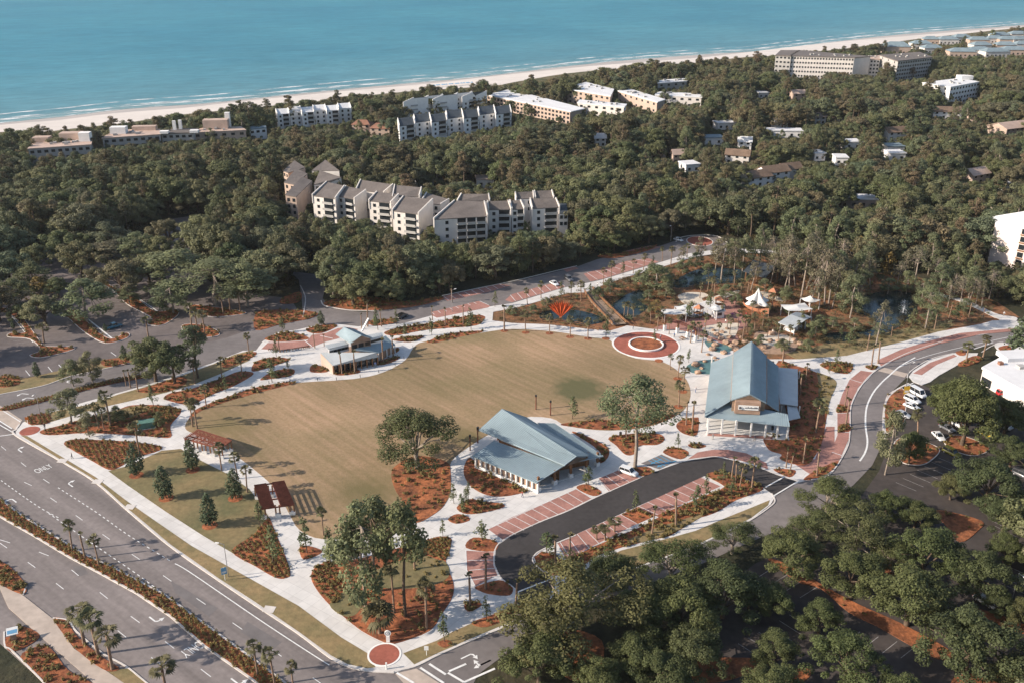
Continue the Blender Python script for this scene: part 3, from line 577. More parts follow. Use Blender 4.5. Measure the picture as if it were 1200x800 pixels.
o = brick([(546, 645), (579, 647), (578, 662), (583, 674), (557, 687), (547, 668)]); stalls((546, 645), (552, 680), (579, 647), (584, 675), 3, o, Z2 + .012); stripe((546, 645), (547, 668), o, Z2 + .012); stripe((547, 668), (557, 687), o, Z2 + .012)
o = brick(T(600, 400, [(822, 553), (870, 520), (940, 508), (1010, 508), (1100, 525), (1195, 572), (1200, 600), (1140, 578), (1050, 553), (950, 538), (870, 546)]))
o = sheet('accessible_bay', T(600, 400, [(605, 572), (700, 530), (772, 562), (690, 600)]), Z2, 'asphalt_street', smooth=False)
for a, c in (((640, 558), (705, 592)), ((655, 551), (720, 585)), ((672, 543), (738, 577)), ((690, 535), (755, 569))): stripe(*T(600, 400, [a, c]), o, Z2 + .012, .22, 'stall_line', 'paint_blue')
for a, c in (((650, 575), (700, 553)), ((680, 590), (735, 565)), ((700, 580), (770, 560))): stripe(*T(600, 400, [a, c]), o, Z2 + .014, .3, 'stall_line', 'paint_blue')
# side-street brick bays
o = brick(T(900, 400, [(435, 137), (490, 145), (420, 220), (387, 310), (386, 440), (335, 556), (295, 608), (255, 585), (290, 530), (325, 440), (325, 320), (347, 250), (382, 180)]), z=.15)
for a, c in (((325, 338), (386, 336)), ((325, 425), (386, 428)), ((385, 178), (440, 195)), ((300, 520), (345, 535))): stripe(*T(900, 400, [a, c]), o, .165, .2, 'stall_line')
o = brick(T(900, 250, [(510, 690), (620, 640), (740, 603), (900, 563), (1130, 542), (1180, 540), (1180, 552), (1130, 556), (1000, 568), (800, 613), (640, 668), (530, 716)]), z=.15)
o = brick([(925, 540), (955, 538), (968, 500), (978, 500), (978, 525), (968, 548), (950, 556)], z=.142)
o = brick(T(900, 400, [(680, 150), (760, 100), (870, 62), (885, 70), (790, 110), (720, 158)]), z=.16)
bed(T(900, 400, [(880, 50), (920, 45), (925, 65), (895, 66)]), z=.18, dens=.1)
sheet('footpath', T(900, 400, [(660, 165), (680, 138), (760, 86), (870, 55), (985, 55), (975, 75), (890, 110), (800, 160), (760, 190), (720, 205), (680, 190)]), .13, 'concrete', smooth=False)
sheet('footpath', T(900, 400, [(1062, 15), (1100, 5), (1140, 20), (1200, 30), (1200, 60), (1120, 62), (1080, 45)]), .13, 'concrete')
bed(T(900, 400, [(890, 105), (960, 70), (1000, 75), (990, 95), (920, 118)]), z=.17, dens=.2); bed(T(900, 400, [(1080, 30), (1130, 20), (1140, 50), (1100, 50)]), z=.17, dens=.1)
kerb([(1300, 402), (1200, 406), (1170, 403), (1150, 413)], street); kerb([(1063, 443), (1067, 435), (1090, 421), (1117, 414)], street, .3, .0, .17); kerb([(1065, 449), (1050, 457), (1040, 467), (1036, 480), (1035, 500), (1038, 515)], street, .5)
kerb([(1105, 400), (1060, 415), (1025, 435), (1007, 455), (997, 477), (996, 505), (992, 526), (972, 556), (950, 562)], street, .3, .0, .17); kerb([(904, 578), (908, 586), (903, 593), (880, 609), (850, 624)], street, .3, .0, .17)
kerb([(455, 787), (485, 781), (512, 768), (550, 751), (600, 730), (617, 714), (621, 703)], street, .35, .0, .17)
kerb([(23, 497), (19, 503), (18.75, 510), (72.5, 540.5), (112.5, 565), (150, 598), (200, 640), (257, 680), (300, 709), (350, 742), (387, 770), (407, 780), (430, 785.5), (462, 787.5)], avenue, .45, .0, .17)
# north street bays
o = brick(T(300, 250, [(25, 637), (60, 604), (240, 598), (262, 572), (330, 562), (385, 540), (430, 536), (480, 545), (380, 590), (330, 602), (262, 628), (100, 643)]), z=.148); stripe(*T(300, 250, [(225, 595), (262, 625)]), o, .16, .3, 'stall_line'); stripe(*T(300, 250, [(300, 575), (360, 588)]), o, .16, .3, 'stall_line')
o = brick([(506, 370), (560, 356), (575, 359), (572, 361), (512, 373)], z=.15); 
o = brick([(507, 369.5), (505, 366), (561, 353), (573, 358)], z=.05); stalls((506, 366), (562, 353), (510, 370), (573, 358), 8, o, .06, .2)
o = brick([(600, 345), (655, 330), (662, 336.5), (600, 354.5), (592, 352)], z=.05); stalls((598, 346), (655, 330), (604, 353), (662, 336), 7, o, .06, .2)
o = brick([(684, 321), (735, 306), (760, 303), (772, 307), (706, 327), (692, 330)], z=.05); stalls((688, 320), (745, 304), (700, 328), (765, 308), 6, o, .06, .2)
o = brick([(518, 348), (585, 333), (598, 335), (570, 343), (524, 353)], z=.05); stalls((520, 348), (585, 333), (526, 352), (592, 337), 8, o, .06, .2)
o = brick([(660, 316), (672, 312), (678, 315), (664, 319)], z=.05); o = brick([(730, 295), (762, 288), (775, 290), (745, 298)], z=.05)
o = sheet('brick_paving', [proj((P(820, 283).x + 5.5 * math.cos(a), P(820, 283).y + 7 * math.sin(a), 0)) for a in [i * math.pi / 12 for i in range(24)]], .06, 'brick_red', smooth=False)
kerb([proj((P(820, 283).x + 5.5 * math.cos(a), P(820, 283).y + 7 * math.sin(a), 0)) for a in [i * math.pi / 12 for i in range(24)]], o, .4, closed=True, smooth=False)
kerb([(792, 284), (797, 279), (815, 276), (840, 277), (854, 286)], north, .5); kerb(T(300, 250, [(305, 410), (315, 430), (345, 440), (440, 455), (560, 458)]), north, .4); kerb([(355, 372), (358, 350), (352, 335)], north, .3)
kerb([(518, 347), (556, 339), (600, 330), (650, 318), (676, 312)], north, .3); kerb([(0, 462), (50, 452), (82, 441), (127, 431), (162, 423)], north, .3)
kerb(T(300, 250, [(35, 600), (45, 607), (100, 606), (240, 597)]), north, .4)
# road markings
Za = .03
av = [(-60, 470), (2, 515), (56, 551), (95, 574)]
dashes([(-40, 488), (8, 528), (42, 555), (68, 572)], avenue, Za)                                     # turn-lane side
dashes([(-60, 520), (5, 563), (30, 565), (65, 587), (98, 610), (135, 636), (174, 662), (216, 691), (262, 722), (313, 757), (370, 796), (440, 845)], avenue, Za, 3, 8.6)
dashes([(-30, 540), (40, 590), (70, 607)], avenue, Za, .9, .9, .2, 'lane_dot')
dashes([(68, 571), (113, 600), (148, 625), (180, 645), (205, 660)], avenue, Za, .9, .9, .2, 'lane_dot'); stripe_line([(205, 660), (224, 671), (300, 723), (350, 756), (386, 779)], avenue, Za, .22)
dashes([(57, 601), (90, 624), (125, 648), (160, 672), (187, 692)], avenue, Za, .9, .9, .2, 'lane_dot')
dashes([(0, 632), (62, 653), (102, 682), (143, 714), (188, 747), (236, 784), (290, 825)], avenue, Za, 3, 8.4)
dashes([(0, 636), (42, 665), (80, 694), (121, 725), (165, 760), (212, 797), (250, 826)], avenue, Za, 3, 8.4)
stripe_line([(20, 602), (62, 629), (100, 652), (135, 668), (192, 698), (247, 738), (297, 774), (340, 806)], avenue, Za, .25); stripe_line([(147, 782), (172, 802), (200, 824)], avenue, Za, .2)
dirA = math.degrees(math.atan2(*(lambda d: (d.y, d.x))(P(150, 640) - P(100, 605))))
arrow(22, 527, dirA + 180, avenue, Za, -1); arrow(81, 567, dirA + 180, avenue, Za, -1); arrow(15, 585, dirA + 180, avenue, Za, 1); arrow(181, 727, dirA, avenue, Za, 1); arrow(278, 800, dirA, avenue, Za, 1)
def ground_word(u, v, txt, rz, parent, z):
    cu = bpy.data.curves.new('word', 'FONT'); cu.body = txt; cu.size = 1.5; cu.align_x = 'CENTER'; cu.align_y = 'CENTER'
    o = bpy.data.objects.new('word', cu); me = bpy.data.meshes.new_from_object(o); bpy.data.objects.remove(o); me.materials.clear(); me.materials.append(MAT['paint'])
    q = P(u, v); o = bpy.data.objects.new('painted_word', me); COL.objects.link(o); o.parent = parent; o.location = (q.x, q.y, z); o.rotation_euler[2] = rz; o.scale = (1.0, 2.3, 1)
ground_word(51, 549, 'ONLY', R(dirA + 90), avenue, Za + .03); ground_word(225, 760, 'ONLY', R(dirA - 90), avenue, Za + .03)
for pts in ([(85, 664), (98, 662), (103, 672), (92, 675)], [(200, 680), (255, 712), (245, 722), (205, 694)], [(290, 728), (330, 752), (318, 762), (282, 740)]): sheet('asphalt_patch', pts, Za - .002, 'asphalt_patch', smooth=False, edge=.005, parent=avenue)
# crosswalks
sheet('crosswalk', [(-40, 452), (2, 476), (26, 492), (19, 504), (0, 492), (-40, 470)], .045, 'concrete_warm', smooth=False, parent=avenue, edge=.005); stripe((-10, 492), (18, 508), avenue, .05, .3); stripe((-30, 460), (24, 494), avenue, .05, .3)
stripe((-2, 511), (20, 508), avenue, .06, .35); stripe((-2, 492), (14, 502), avenue, .06, .35)
sheet('crosswalk', [(463, 789), (488, 783), (515, 800), (560, 840), (500, 830)], .05, 'concrete_warm', smooth=False, parent=street, edge=.005)
for a, c in (((660, 752), (740, 800)), ((770, 728), (880, 800)), ((812, 710), (890, 760)), ((905, 745), (985, 710)), ((900, 752), (975, 796)), ((975, 796), (1120, 732))): stripe(*T(300, 600, [a, c]), street, .056, .45)
arrow(550, 767, 35, street, .056, -1); arrow(565, 778, 35 + 180, street, .056, -1, both=True)
sheet('crosswalk', T(900, 400, [(515, 137), (545, 122), (655, 150), (640, 168)]), .05, 'concrete_warm', smooth=False, parent=street, edge=.005)
stripe_line(T(900, 400, [(690, 75), (620, 115), (570, 158), (530, 195), (490, 245), (462, 310), (457, 390), (466, 470), (455, 520), (430, 560)]), street, .06, .45)
stripe_line([(1200, 391), (1150, 402), (1105, 412), (1075, 421), (1050, 432)], street, .06, .2); stripe(*T(900, 400, [(640, 210), (680, 195)]), street, .06, .4); stripe(*T(900, 400, [(960, 38), (1055, 5)]), street, .06, .3)
for u, v, t in ((27, 461, 1), (33, 466, 1), (80, 448, -1)): arrow(u, v, 170, north, .045, t)
for a0, a1, b0, b1, n in (((500, 420), (560, 410), (575, 470), (720, 455), 0),): pass
# stall lines north-west car park
def lotlines(z4a, z4b, d, n, parent=lot_nw):
    (x0, y0), (x1, y1) = z4a, z4b
    for i in range(n):
        t = i / (n - 1); a = (x0 + (x1 - x0) * t, y0 + (y1 - y0) * t); stripe(*T(0, 250, [a, (a[0] + d[0], a[1] + d[1])]), parent, .034, .13, 'stall_line', 'paint_worn')
lotlines((395, 400), (530, 545 - 5), (-0, -0), 2) if False else None
lotlines((470, 365), (690, 490), (-85, 8), 11); lotlines((430, 480), (520, 575), (85, -12), 8); lotlines((100, 540), (150, 600), (-80, 12), 6); lotlines((560, 330), (740, 455), (80, -10), 9)
stripe(*T(0, 250, [(45, 470), (155, 605)]), lot_nw, .04, .25); stripe(*T(0, 250, [(380, 470), (530, 590)]), lot_nw, .04, .5); stripe(*T(0, 250, [(325, 228), (712, 490)]), lot_nw, .04, .5); stripe(*T(0, 250, [(650, 400), (742, 462)]), lot_nw, .04, .3)
for a, c in (((120, 735), (140, 760)), ((225, 718), (245, 742)), ((275, 708), (295, 730)), ((520, 650), (545, 668)), ((610, 628), (640, 650))): stripe(*T(0, 250, [a, c]), lot_nw, .04, .2, 'stall_line')
# stall lines south-east car park
def lotlines2(o, a, c, d, n):
    for i in range(n):
        t = i / (n - 1); p = (a[0] + (c[0] - a[0]) * t, a[1] + (c[1] - a[1]) * t); stripe(*T(*o, [p, (p[0] + d[0], p[1] + d[1])]), lot_se, .04, .12, 'stall_line', 'paint_worn')
lotlines2((900, 600), (40, 250), (230, 350), (-80, 50), 4); lotlines2((900, 600), (430, 560), (780, 650), (-70, 55), 5); lotlines2((600, 600), (1060, 615), (1300, 480), (110, 70), 6); lotlines2((900, 600), (1140, 260), (1120, 345), (80, 35), 4); lotlines2((900, 400), (600, 660), (800, 545), (95, 40), 7); lotlines2((900, 600), (1050, 40), (1080, 90), (120, 60), 3)

# ---- red circles
def disc(u, v, r, m, z, name='brick_circle', parent=None, n=32, ry=None):
    c = P(u, v); b = MB(); zt = z + nz(); b.prism([(c.x + r * math.cos(2 * math.pi * i / n), c.y + (ry or r) * math.sin(2 * math.pi * i / n)) for i in range(n)], zt - .06, zt, m); o = b.build(name, parent)
    if parent is None: o['kind'] = 'structure'
    return o
def ring(u, v, r0, r1, m, z0, z1, name, parent=None, n=40):
    c = P(u, v); b = MB(); zt = z1 + nz()
    f = lambda r, i, z: (c.x + r * math.cos(2 * math.pi * i / n), c.y + r * math.sin(2 * math.pi * i / n), z)
    for i in range(n):
        b.face([f(r0, i, zt), f(r1, i, zt), f(r1, i + 1, zt), f(r0, i + 1, zt)], m); b.face([f(r1, i, z0), f(r1, i + 1, z0), f(r1, i + 1, zt), f(r1, i, zt)], m); b.face([f(r0, i + 1, z0), f(r0, i, z0), f(r0, i, zt), f(r0, i + 1, zt)], m)
    o = b.build(name, parent); 
    if parent is None: o['kind'] = 'structure'
    return o
disc(35, 505, 2.5, 'brick_red', .17); c1 = disc(450.5, 767, 2.75, 'brick_red', .17); ring(450.5, 767, 2.75, 3.1, 'white_trim', .1, .19, 'ring_border', c1)
c2 = disc(757, 404, 10.3, 'brick_red', .17); ring(757, 404, 10.3, 10.9, 'white_trim', .1, .19, 'ring_border', c2)
fo = empty('circle_planter', P(757, 404.5)); tag(fo, 'round white seat-wall planter in the red brick circle', 'planter')
pl = ring(757, 404.5, 5.1, 5.6, 'white_trim', .15, .65, 'seat_wall', fo); pl.matrix_parent_inverse = Matrix.Translation(-fo.location)
d_ = disc(757, 404.5, 5.1, 'mulch', .45, 'planter_soil', fo); d_.matrix_parent_inverse = Matrix.Translation(-fo.location)

# ---- ponds and playground floor
playg = sheet('playground_ground', [(577, 376), (578, 366), (600, 362), (665, 344), (690, 340), (735, 325), (812, 302), (850, 297), (890, 298), (940, 300), (985, 310), (1030, 320), (1075, 325), (1120, 335), (1170, 355), (1195, 372), (1163, 376), (1150, 380), (1100, 389), (1060, 400), (1020, 410), (992, 417), (937, 421), (900, 421), (860, 417), (840, 400), (800, 388), (765, 386), (735, 382), (725, 385), (715, 388), (690, 386), (640, 380.5), (600, 379)], .05, 'scrub_ground', smooth=False)
ponds = [T(600, 250, [(130, 470), (200, 455), (300, 455), (390, 475), (440, 500), (390, 520), (320, 520), (200, 505), (140, 500)]),
         T(600, 250, [(455, 440), (500, 405), (530, 385), (600, 360), (640, 380), (610, 420), (640, 440), (590, 480), (540, 500), (490, 490), (470, 465)]),
         T(600, 250, [(740, 345), (790, 300), (870, 265), (960, 255), (1080, 265), (1180, 290), (1210, 315), (1120, 320), (1040, 330), (960, 335), (880, 340), (800, 350)]),
         T(900, 250, [(395, 430), (430, 400), (470, 385), (520, 370), (620, 365), (680, 380), (700, 420), (690, 480), (640, 510), (600, 540), (540, 570), (500, 595), (440, 600), (380, 590), (420, 560), (490, 540), (500, 505), (440, 475), (400, 460)]),
         T(900, 250, [(245, 575), (300, 560), (420, 555), (470, 545), (440, 585), (380, 605), (300, 612), (255, 600)])]
for q in ponds: sheet('pond_water', q, .07, 'pond', edge=.02)
plaza = sheet('playground_paving', T(600, 250, [(660, 545), (720, 520), (760, 500), (860, 495), (960, 480), (960, 420), (1000, 400), (1060, 420), (1080, 480), (1100, 530), (1050, 560), (1060, 600), (960, 610), (900, 620), (850, 640), (790, 610), (740, 575)]), .10, 'brick_paving')
PAD = [(T(600, 250, [(780, 385), (830, 372), (900, 375), (920, 388), (890, 402), (900, 420), (850, 430), (810, 425), (785, 405)]), 'sand_play'), (T(600, 250, [(860, 430), (940, 405), (990, 425), (990, 470), (900, 480), (850, 490), (800, 470)]), 'concrete'),
       (T(600, 250, [(890, 545), (930, 525), (1055, 515), (1060, 540), (1040, 580), (980, 590), (920, 575)]), 'sand_play'), (T(600, 250, [(940, 395), (1050, 365), (1060, 375), (960, 412)]), 'sand_play'), (T(600, 250, [(1150, 375), (1190, 370), (1250, 395), (1270, 415), (1200, 400)]), 'sand_play'),
       (T(600, 250, [(790, 615), (860, 610), (905, 660), (880, 668), (810, 690), (705, 685), (735, 665), (790, 650)]), 'concrete'), (T(600, 250, [(975, 655), (1040, 645), (1060, 690), (1000, 690)]), 'concrete'),
       (T(900, 250, [(-60, 560), (40, 560), (130, 590), (130, 640), (50, 660), (-50, 640)]), 'stone'), (T(900, 250, [(-20, 570), (90, 575), (120, 600), (60, 625), (-20, 610)]), 'sand_play')]
for q, m in PAD: sheet('play_surface', q, .12, m)
for q in (T(600, 250, [(905, 600), (960, 605), (1030, 630), (1010, 652), (950, 648), (915, 625)]), T(600, 250, [(820, 715), (880, 690), (965, 690), (950, 750), (870, 752), (830, 740)])): sheet('play_pool', q, .14, 'play_water')

# ================================================================== BUILDINGS
KEEP = []      # (u, v, distance): places that stay in view, trees in front leave them clear
FOOT = []      # world outlines nothing grows in
def keep(px, dist, pad=0, step=2.5):
    us = [p[0] for p in px]; vs = [p[1] for p in px]; u = min(us)
    while u <= max(us):
        v = min(vs)
        while v <= max(vs):
            if inside(u, v, px): KEEP.append((u, v, dist))
            v += step
        u += step
def pinv(o, parent): o.parent = parent; o.matrix_parent_inverse = Matrix.Translation(-parent.location); return o
def PP(pts): return [P(*p) for p in pts]
def panel(parent, pts, m, th=.2, ribs=.6, name='roof_panel', rh=.07):
    q = [p if isinstance(p, Vector) else P(*p) for p in pts]; b = MB(); b.slab(q, th, m)
    if ribs and len(q) == 4:
        n = max(2, int((q[1] - q[0]).length / ribs))
        for i in range(n + 1):
            t = i / n; a = q[0].lerp(q[1], t); c = q[3].lerp(q[2], t); b.bar(a + Vector((0, 0, rh / 2)), c + Vector((0, 0, rh / 2)), .07, rh, m)
    return pinv(b.build(name), parent)
def wall(parent, a, c, z0, z1a, z1c, m, th=.25, name='wall'):
    a, c = Vector(a[:2]), Vector(c[:2]); d = (c - a).normalized(); nn = Vector((-d.y, d.x)) * th / 2
    b = MB(); b.prism([tuple(a - nn), tuple(c - nn), tuple(c + nn), tuple(a + nn)], z0, [z1a, z1c, z1c, z1a], m); return pinv(b.build(name), parent)
_u = MB(); _u.box((0, 0, -.5), 1, 1, 1, 'glass'); WIN = _u.mesh('window')
_u = MB(); _u.box((0, 0, -.5), 1, 1, 1, 'white_trim'); UNITW = _u.mesh('post')
_u = MB(); _u.box((0, 0, -.5), 1, 1, 1, 'wood_clad'); UNITB = _u.mesh('post')
_u = MB(); _u.box((0, 0, -.5), 1, 1, 1, 'wood'); UNITO = _u.mesh('post')
_u = MB(); _u.box((0, 0, -.5), 1, 1, 1, 'cream_wall'); UNITC = _u.mesh('window_frame')
_u = MB(); _u.box((0, -.6, -.08), 1, 1.3, .16, 'white_trim'); _u.box((0, -1.22, 0), 1, .07, 1.0, 'grey_wall'); _u.box((0, .04, .1), .94, .16, 2.3, 'glass'); BALC = _u.mesh('balcony')
def facade(parent, A, B, zs, n, w=1.2, h=1.4, out=.02, frame=None, me=None, name='window', t0=0., t1=1.):
    A, B = Vector(A[:2]), Vector(B[:2]); d = (B - A).normalized(); nn = Vector((d.y, -d.x)); rz = math.atan2(d.y, d.x); made = []
    for z in zs:
        for i in range(n):
            p = A.lerp(B, t0 + (t1 - t0) * (i + .5) / n) + nn * out
            o = inst(name, me or WIN, parent, Vector((p.x, p.y, z)) - parent.location, rz, (w, .16 if me is not BALC else 1, h if me is not BALC else 1))
            made.append(o)
    return made
def unit(parent, cs, wallm, roofm, floors=3, ncol=2, fins=True, balc=True, th=.35, finm=None, wl=None, back=0, drop=2.9, vis=7.0):
    """one house unit: four roof corners fl, fr, br, bl given as (u, v, height)"""
    q = PP(cs); b = MB(); b.prism([tuple(p[:2]) for p in q], -.1, [p.z - .3 for p in q], wallm); pinv(b.build('wall'), parent)
    FOOT.append([tuple(p[:2]) for p in q])
    c = sum(q, Vector()) / 4; r = [c + (p - c) * 1.02 for p in q]; panel(parent, [Vector((p.x, p.y, p.z)) for p in r], roofm, .3, 0, 'roof')
    if fins:
        for a, e in ((q[0], q[3]), (q[1], q[2])):
            d = (e - a); d.z = 0; d.normalize(); wall(parent, a - d * .4, e, a.z - 3.5, a.z + .75, e.z + .5, finm or wallm, .45, 'party_wall')
    ns = 4; px = lambda p: proj(p)
    for i_ in range(ns):
        a_, b_, c_, d_ = q[0].lerp(q[1], i_ / ns), q[0].lerp(q[1], (i_ + 1) / ns), q[3].lerp(q[2], (i_ + 1) / ns), q[3].lerp(q[2], i_ / ns); dn_ = Vector((0, 0, vis))
        keep([px(a_ - dn_), px(b_ - dn_), px(b_), px(c_), px(d_), px(a_)], min(a_.y, b_.y) - 1, step=2)
    zf = min(q[0].z, q[1].z)
    zs = [zf - drop * (k + .62) for k in range(floors)]
    if balc:
        L = (q[1] - q[0]).length; nb = 1 if L < 9 else max(1, ncol - 1)
        for o in facade(parent, q[0], q[1], [z - .95 for z in zs], nb, me=BALC, name='balcony', t0=.42, t1=.97): o.scale[0] = min(5.5, L * .5 / nb)
        facade(parent, q[0], q[1], zs, 1, 1.3, 1.4, .05, t0=.05, t1=.42)
    else:
        facade(parent, q[0], q[1], zs, ncol, 1.3, 1.5, .05)
    if wl: facade(parent, q[3], q[0], zs, wl, 1.2, 1.4, .05)
    if wl: facade(parent, q[1], q[2], zs, wl, 1.2, 1.4, .05)
    return q
def bldg(name, label, cat, at, group=None): o = empty(name, P(*at)); return tag(o, label, cat, group)

# ---- stage pavilion in the middle
pv = bldg('stage_pavilion', 'blue metal-roofed stage pavilion with steep main roof at the lawn edge', 'pavilion', (628, 545))
FOOT.append(W([(545, 530), (625, 580), (715, 550), (640, 495)]))
panel(pv, [(561.3, 503.2, 5.5), (661.8, 544.5, 5), (675.8, 534, 6.2), (588.3, 478.7, 9.4)], 'roof_blue', .3, .55)
panel(pv, [(675.8, 534, 6.2), (588.3, 478.7, 9.4), (618, 489, 6.5), (690, 533, 5.0)][::-1], 'roof_blue', .3, .55)
panel(pv, [(553.3, 534, 3.0), (628.5, 565.5, 3.0), (661, 545, 4.4), (579.5, 516, 4.4)], 'roof_blue', .22, .55)
panel(pv, [(677.5, 540, 4.4), (707, 534, 3.2), (649.5, 495.5, 3.4), (630, 495, 5.0)], 'roof_blue', .22, .55)
A, B, C, D = P(556, 537, 2.8), P(629, 567, 2.8), P(662, 548, 4), P(704, 535, 3)
b = MB(); b.prism(W([(556, 548), (622, 576), (702, 548), (640, 505), (585, 515)]), .1, .28, 'concrete'); pinv(b.build('stage_floor'), pv)
for i in range(13):
    t = i / 12; p = A.lerp(B, t); inst('post', UNITW, pv, Vector((p.x + .3, p.y + .5, 1.4)) - pv.location, .6, (.4, .4, 2.8))
for i in range(12):
    t = (i + .5) / 12; p = A.lerp(B, t); d = (B - A); inst('wall_panel', UNITB, pv, Vector((p.x + .5, p.y + .8, 1.25)) - pv.location, math.atan2(d.y, d.x), (1.1, .2, 2.3))
wall(pv, (A.x + .3, A.y + .5), (B.x + .3, B.y + .5), .1, .75, .75, 'white_wall', .3)
for t in (.05, .3, .55, .8, .98):
    p = B.lerp(D, t); inst('post', UNITO, pv, Vector((p.x - .4, p.y + .8, 2)) - pv.location, .5, (.5, .5, 4)); inst('post_base', UNITW, pv, Vector((p.x - .4, p.y + .8, .65)) - pv.location, .5, (1.0, 1.0, 1.1))
wall(pv, P(622, 558)[:2], P(690, 545)[:2], .1, 3.6, 3.6, 'wood'); wall(pv, P(585, 532)[:2], P(655, 563)[:2], .1, 4.2, 4.2, 'wood'); wall(pv, P(655, 528)[:2], P(690, 545)[:2], .1, 3.6, 3.6, 'wood_clad')
wall(pv, P(583, 516)[:2], P(640, 500)[:2], .1, .9, .9, 'terracotta', .4, 'stage_front')
p, q = P(664, 546, 4.9), P(690, 536, 4.9); r = P(675.8, 535, 6.0)
b = MB(); b.face([tuple(p), tuple(q), tuple(r)], 'wood_grey'); b.face([tuple(r), tuple(q), tuple(p)], 'wood_grey'); pinv(b.build('gable_end'), pv)
keep([(553, 534), (588, 478), (640, 493), (707, 534), (700, 550), (625, 575)], 1e9)

# ---- big pavilion on the right, with the sign box
bp = bldg('park_hall', 'large blue metal-roofed hall with raised ridge and white sign box', 'building', (875, 470))
k = lambda pts: [(520 + a / 2.857, 380 + c / 2.857, z) for a, c, z in pts]
FOOT.append(W([(826, 512), (925, 515), (915, 440), (830, 440)]))
panel(bp, k([(1025, 232, 11), (1030, 57, 11), (970, 95, 8.8), (962, 252, 8.8)]), 'roof_blue', .3, .6)
panel(bp, k([(1025, 232, 11), (1030, 57, 11), (1080, 105, 8.4), (1080, 262, 8.4)])[::-1], 'roof_blue', .3, .6)
panel(bp, k([(960, 255, 7.4), (970, 100, 7.4), (895, 128, 5.0), (873, 308, 5.0)]), 'roof_blue', .25, .6)
panel(bp, k([(1080, 262, 7.0), (1080, 110, 7.0), (1120, 140, 5.0), (1122, 290, 5.0)])[::-1], 'roof_blue', .25, .6)
panel(bp, k([(876, 309, 4.7), (1158, 340, 4.7), (1150, 300, 5.8), (962, 258, 6.3)]), 'roof_blue', .22, .6)
L0, L1, R0, R1 = [P(*x) for x in k([(962, 252, 7.4), (970, 100, 7.4), (1080, 110, 7.0), (1080, 262, 7.0)])]
wall(bp, L0[:2], L1[:2], 6, 8.7, 8.7, 'wood_clad'); wall(bp, R0[:2], R1[:2], 6, 8.3, 8.3, 'wood_clad')
g0, g1, gp = [P(*x) for x in k([(966, 256, 8.4), (1076, 262, 8.2), (1025, 236, 10.7)])]
b = MB(); b.face([tuple(g0), tuple(g1), tuple(gp)], 'wood_grey'); b.face([(g0.x, g0.y, 5.5), (g1.x, g1.y, 5.5), tuple(g1), tuple(g0)], 'wood_grey'); pinv(b.build('gable_end'), bp)
s0, s1 = P(*k([(975, 292, 6.0)])[0]), P(*k([(1060, 297, 6.0)])[0]); mid = (s0 + s1) / 2; ang = math.atan2(s1.y - s0.y, s1.x - s0.x); wd = (s1 - s0).length
b = MB(); b.box((mid.x, mid.y + .9, 5.6), wd, 1.9, 3.4, 'wood_clad', ang); sb = pinv(b.build('sign_box'), bp)
b = MB(); b.box((mid.x, mid.y - .22, 6.9), wd * .80, .1, 1.3, 'white_trim', ang); sn = b.build('sign_board', sb)
def lettering(name, txt, size, loc, rz, m, parent, inv):
    cu = bpy.data.curves.new(name, 'FONT'); cu.body = txt; cu.size = size; cu.align_x = 'CENTER'; cu.align_y = 'CENTER'; cu.extrude = .02
    o = bpy.data.objects.new(name, cu); me = bpy.data.meshes.new_from_object(o); bpy.data.objects.remove(o); me.name = name; me.materials.clear(); me.materials.append(MAT[m])
    o = bpy.data.objects.new(name, me); COL.objects.link(o); o.parent = parent; o.location = Vector(loc) - inv; o.rotation_euler = (R(90), 0, rz); return o
dx_ = Vector((math.cos(ang), math.sin(ang), 0)); r_ = random.Random(3)
for i in range(14):
    c_ = Vector((mid.x, mid.y - .3, 7.5)) + dx_ * (-wd * .12 + i * wd * .037); h_ = r_.choice((.3, .3, .3, .5)); b = MB(); b.box((c_.x, c_.y, c_.z - .15), wd * .024, .02, h_, 'car_grey', ang); b.build('sign_stroke', sb)
b = MB(); b.tube([(mid.x - wd * .33, mid.y - .2, 7.55), (mid.x - wd * .33, mid.y - .32, 7.55)], [.36, .36], 'car_grey', 12); o = b.build('sign_emblem', sb)
FL, FR, BR, BL = P(828, 508), P(923, 511), P(911, 435), P(834, 432)
b = MB(); b.prism([tuple(p[:2]) for p in (P(836, 490), P(912, 492), P(905, 440), P(836, 438))], .1, 4.8, 'wood_clad'); pinv(b.build('wall'), bp)
facade(bp, P(838, 490), P(911, 492), [2.0], 9, 2.0, 2.6, .1)
b = MB(); b.prism([tuple(p[:2]) for p in (P(826, 512), P(925, 516), P(920, 488), P(834, 486))], .1, .22, 'concrete'); pinv(b.build('porch_floor'), bp)
b = MB(); b.prism([tuple(p[:2]) for p in (P(829, 511), P(905, 515), P(905, 512), P(829, 508))], .23, .3, 'brick_paving'); pinv(b.build('porch_edge'), bp)
for u, v in ((829, 509), (845, 509.5), (861, 511), (879, 512), (896, 513), (910, 514), (922, 514)): p = P(u, v); inst('post', UNITW, bp, Vector((p.x, p.y, 2.4)) - bp.location, 0, (.38, .38, 4.7))
for i in range(7): p = P(829, 509).lerp(BL, (i + .7) / 7); inst('post', UNITW, bp, Vector((p.x - .2, p.y, 2.5)) - bp.location, 0, (.35, .35, 4.8))
p0, p1 = P(925, 428, 3), P(936, 462, 3); b = MB(); b.slab([P(912, 430, 3.4), P(912, 472, 3.4), P(935, 475, 2.8), P(935, 432, 2.8)][::-1], .2, 'roof_pale'); pinv(b.build('lean_to_roof'), bp)
for u, v in ((914, 444), (936, 444), (936, 486), (915, 485)): p = P(u, v); inst('post', UNITW, bp, Vector((p.x, p.y, 1.3)) - bp.location, 0, (.25, .25, 2.8))
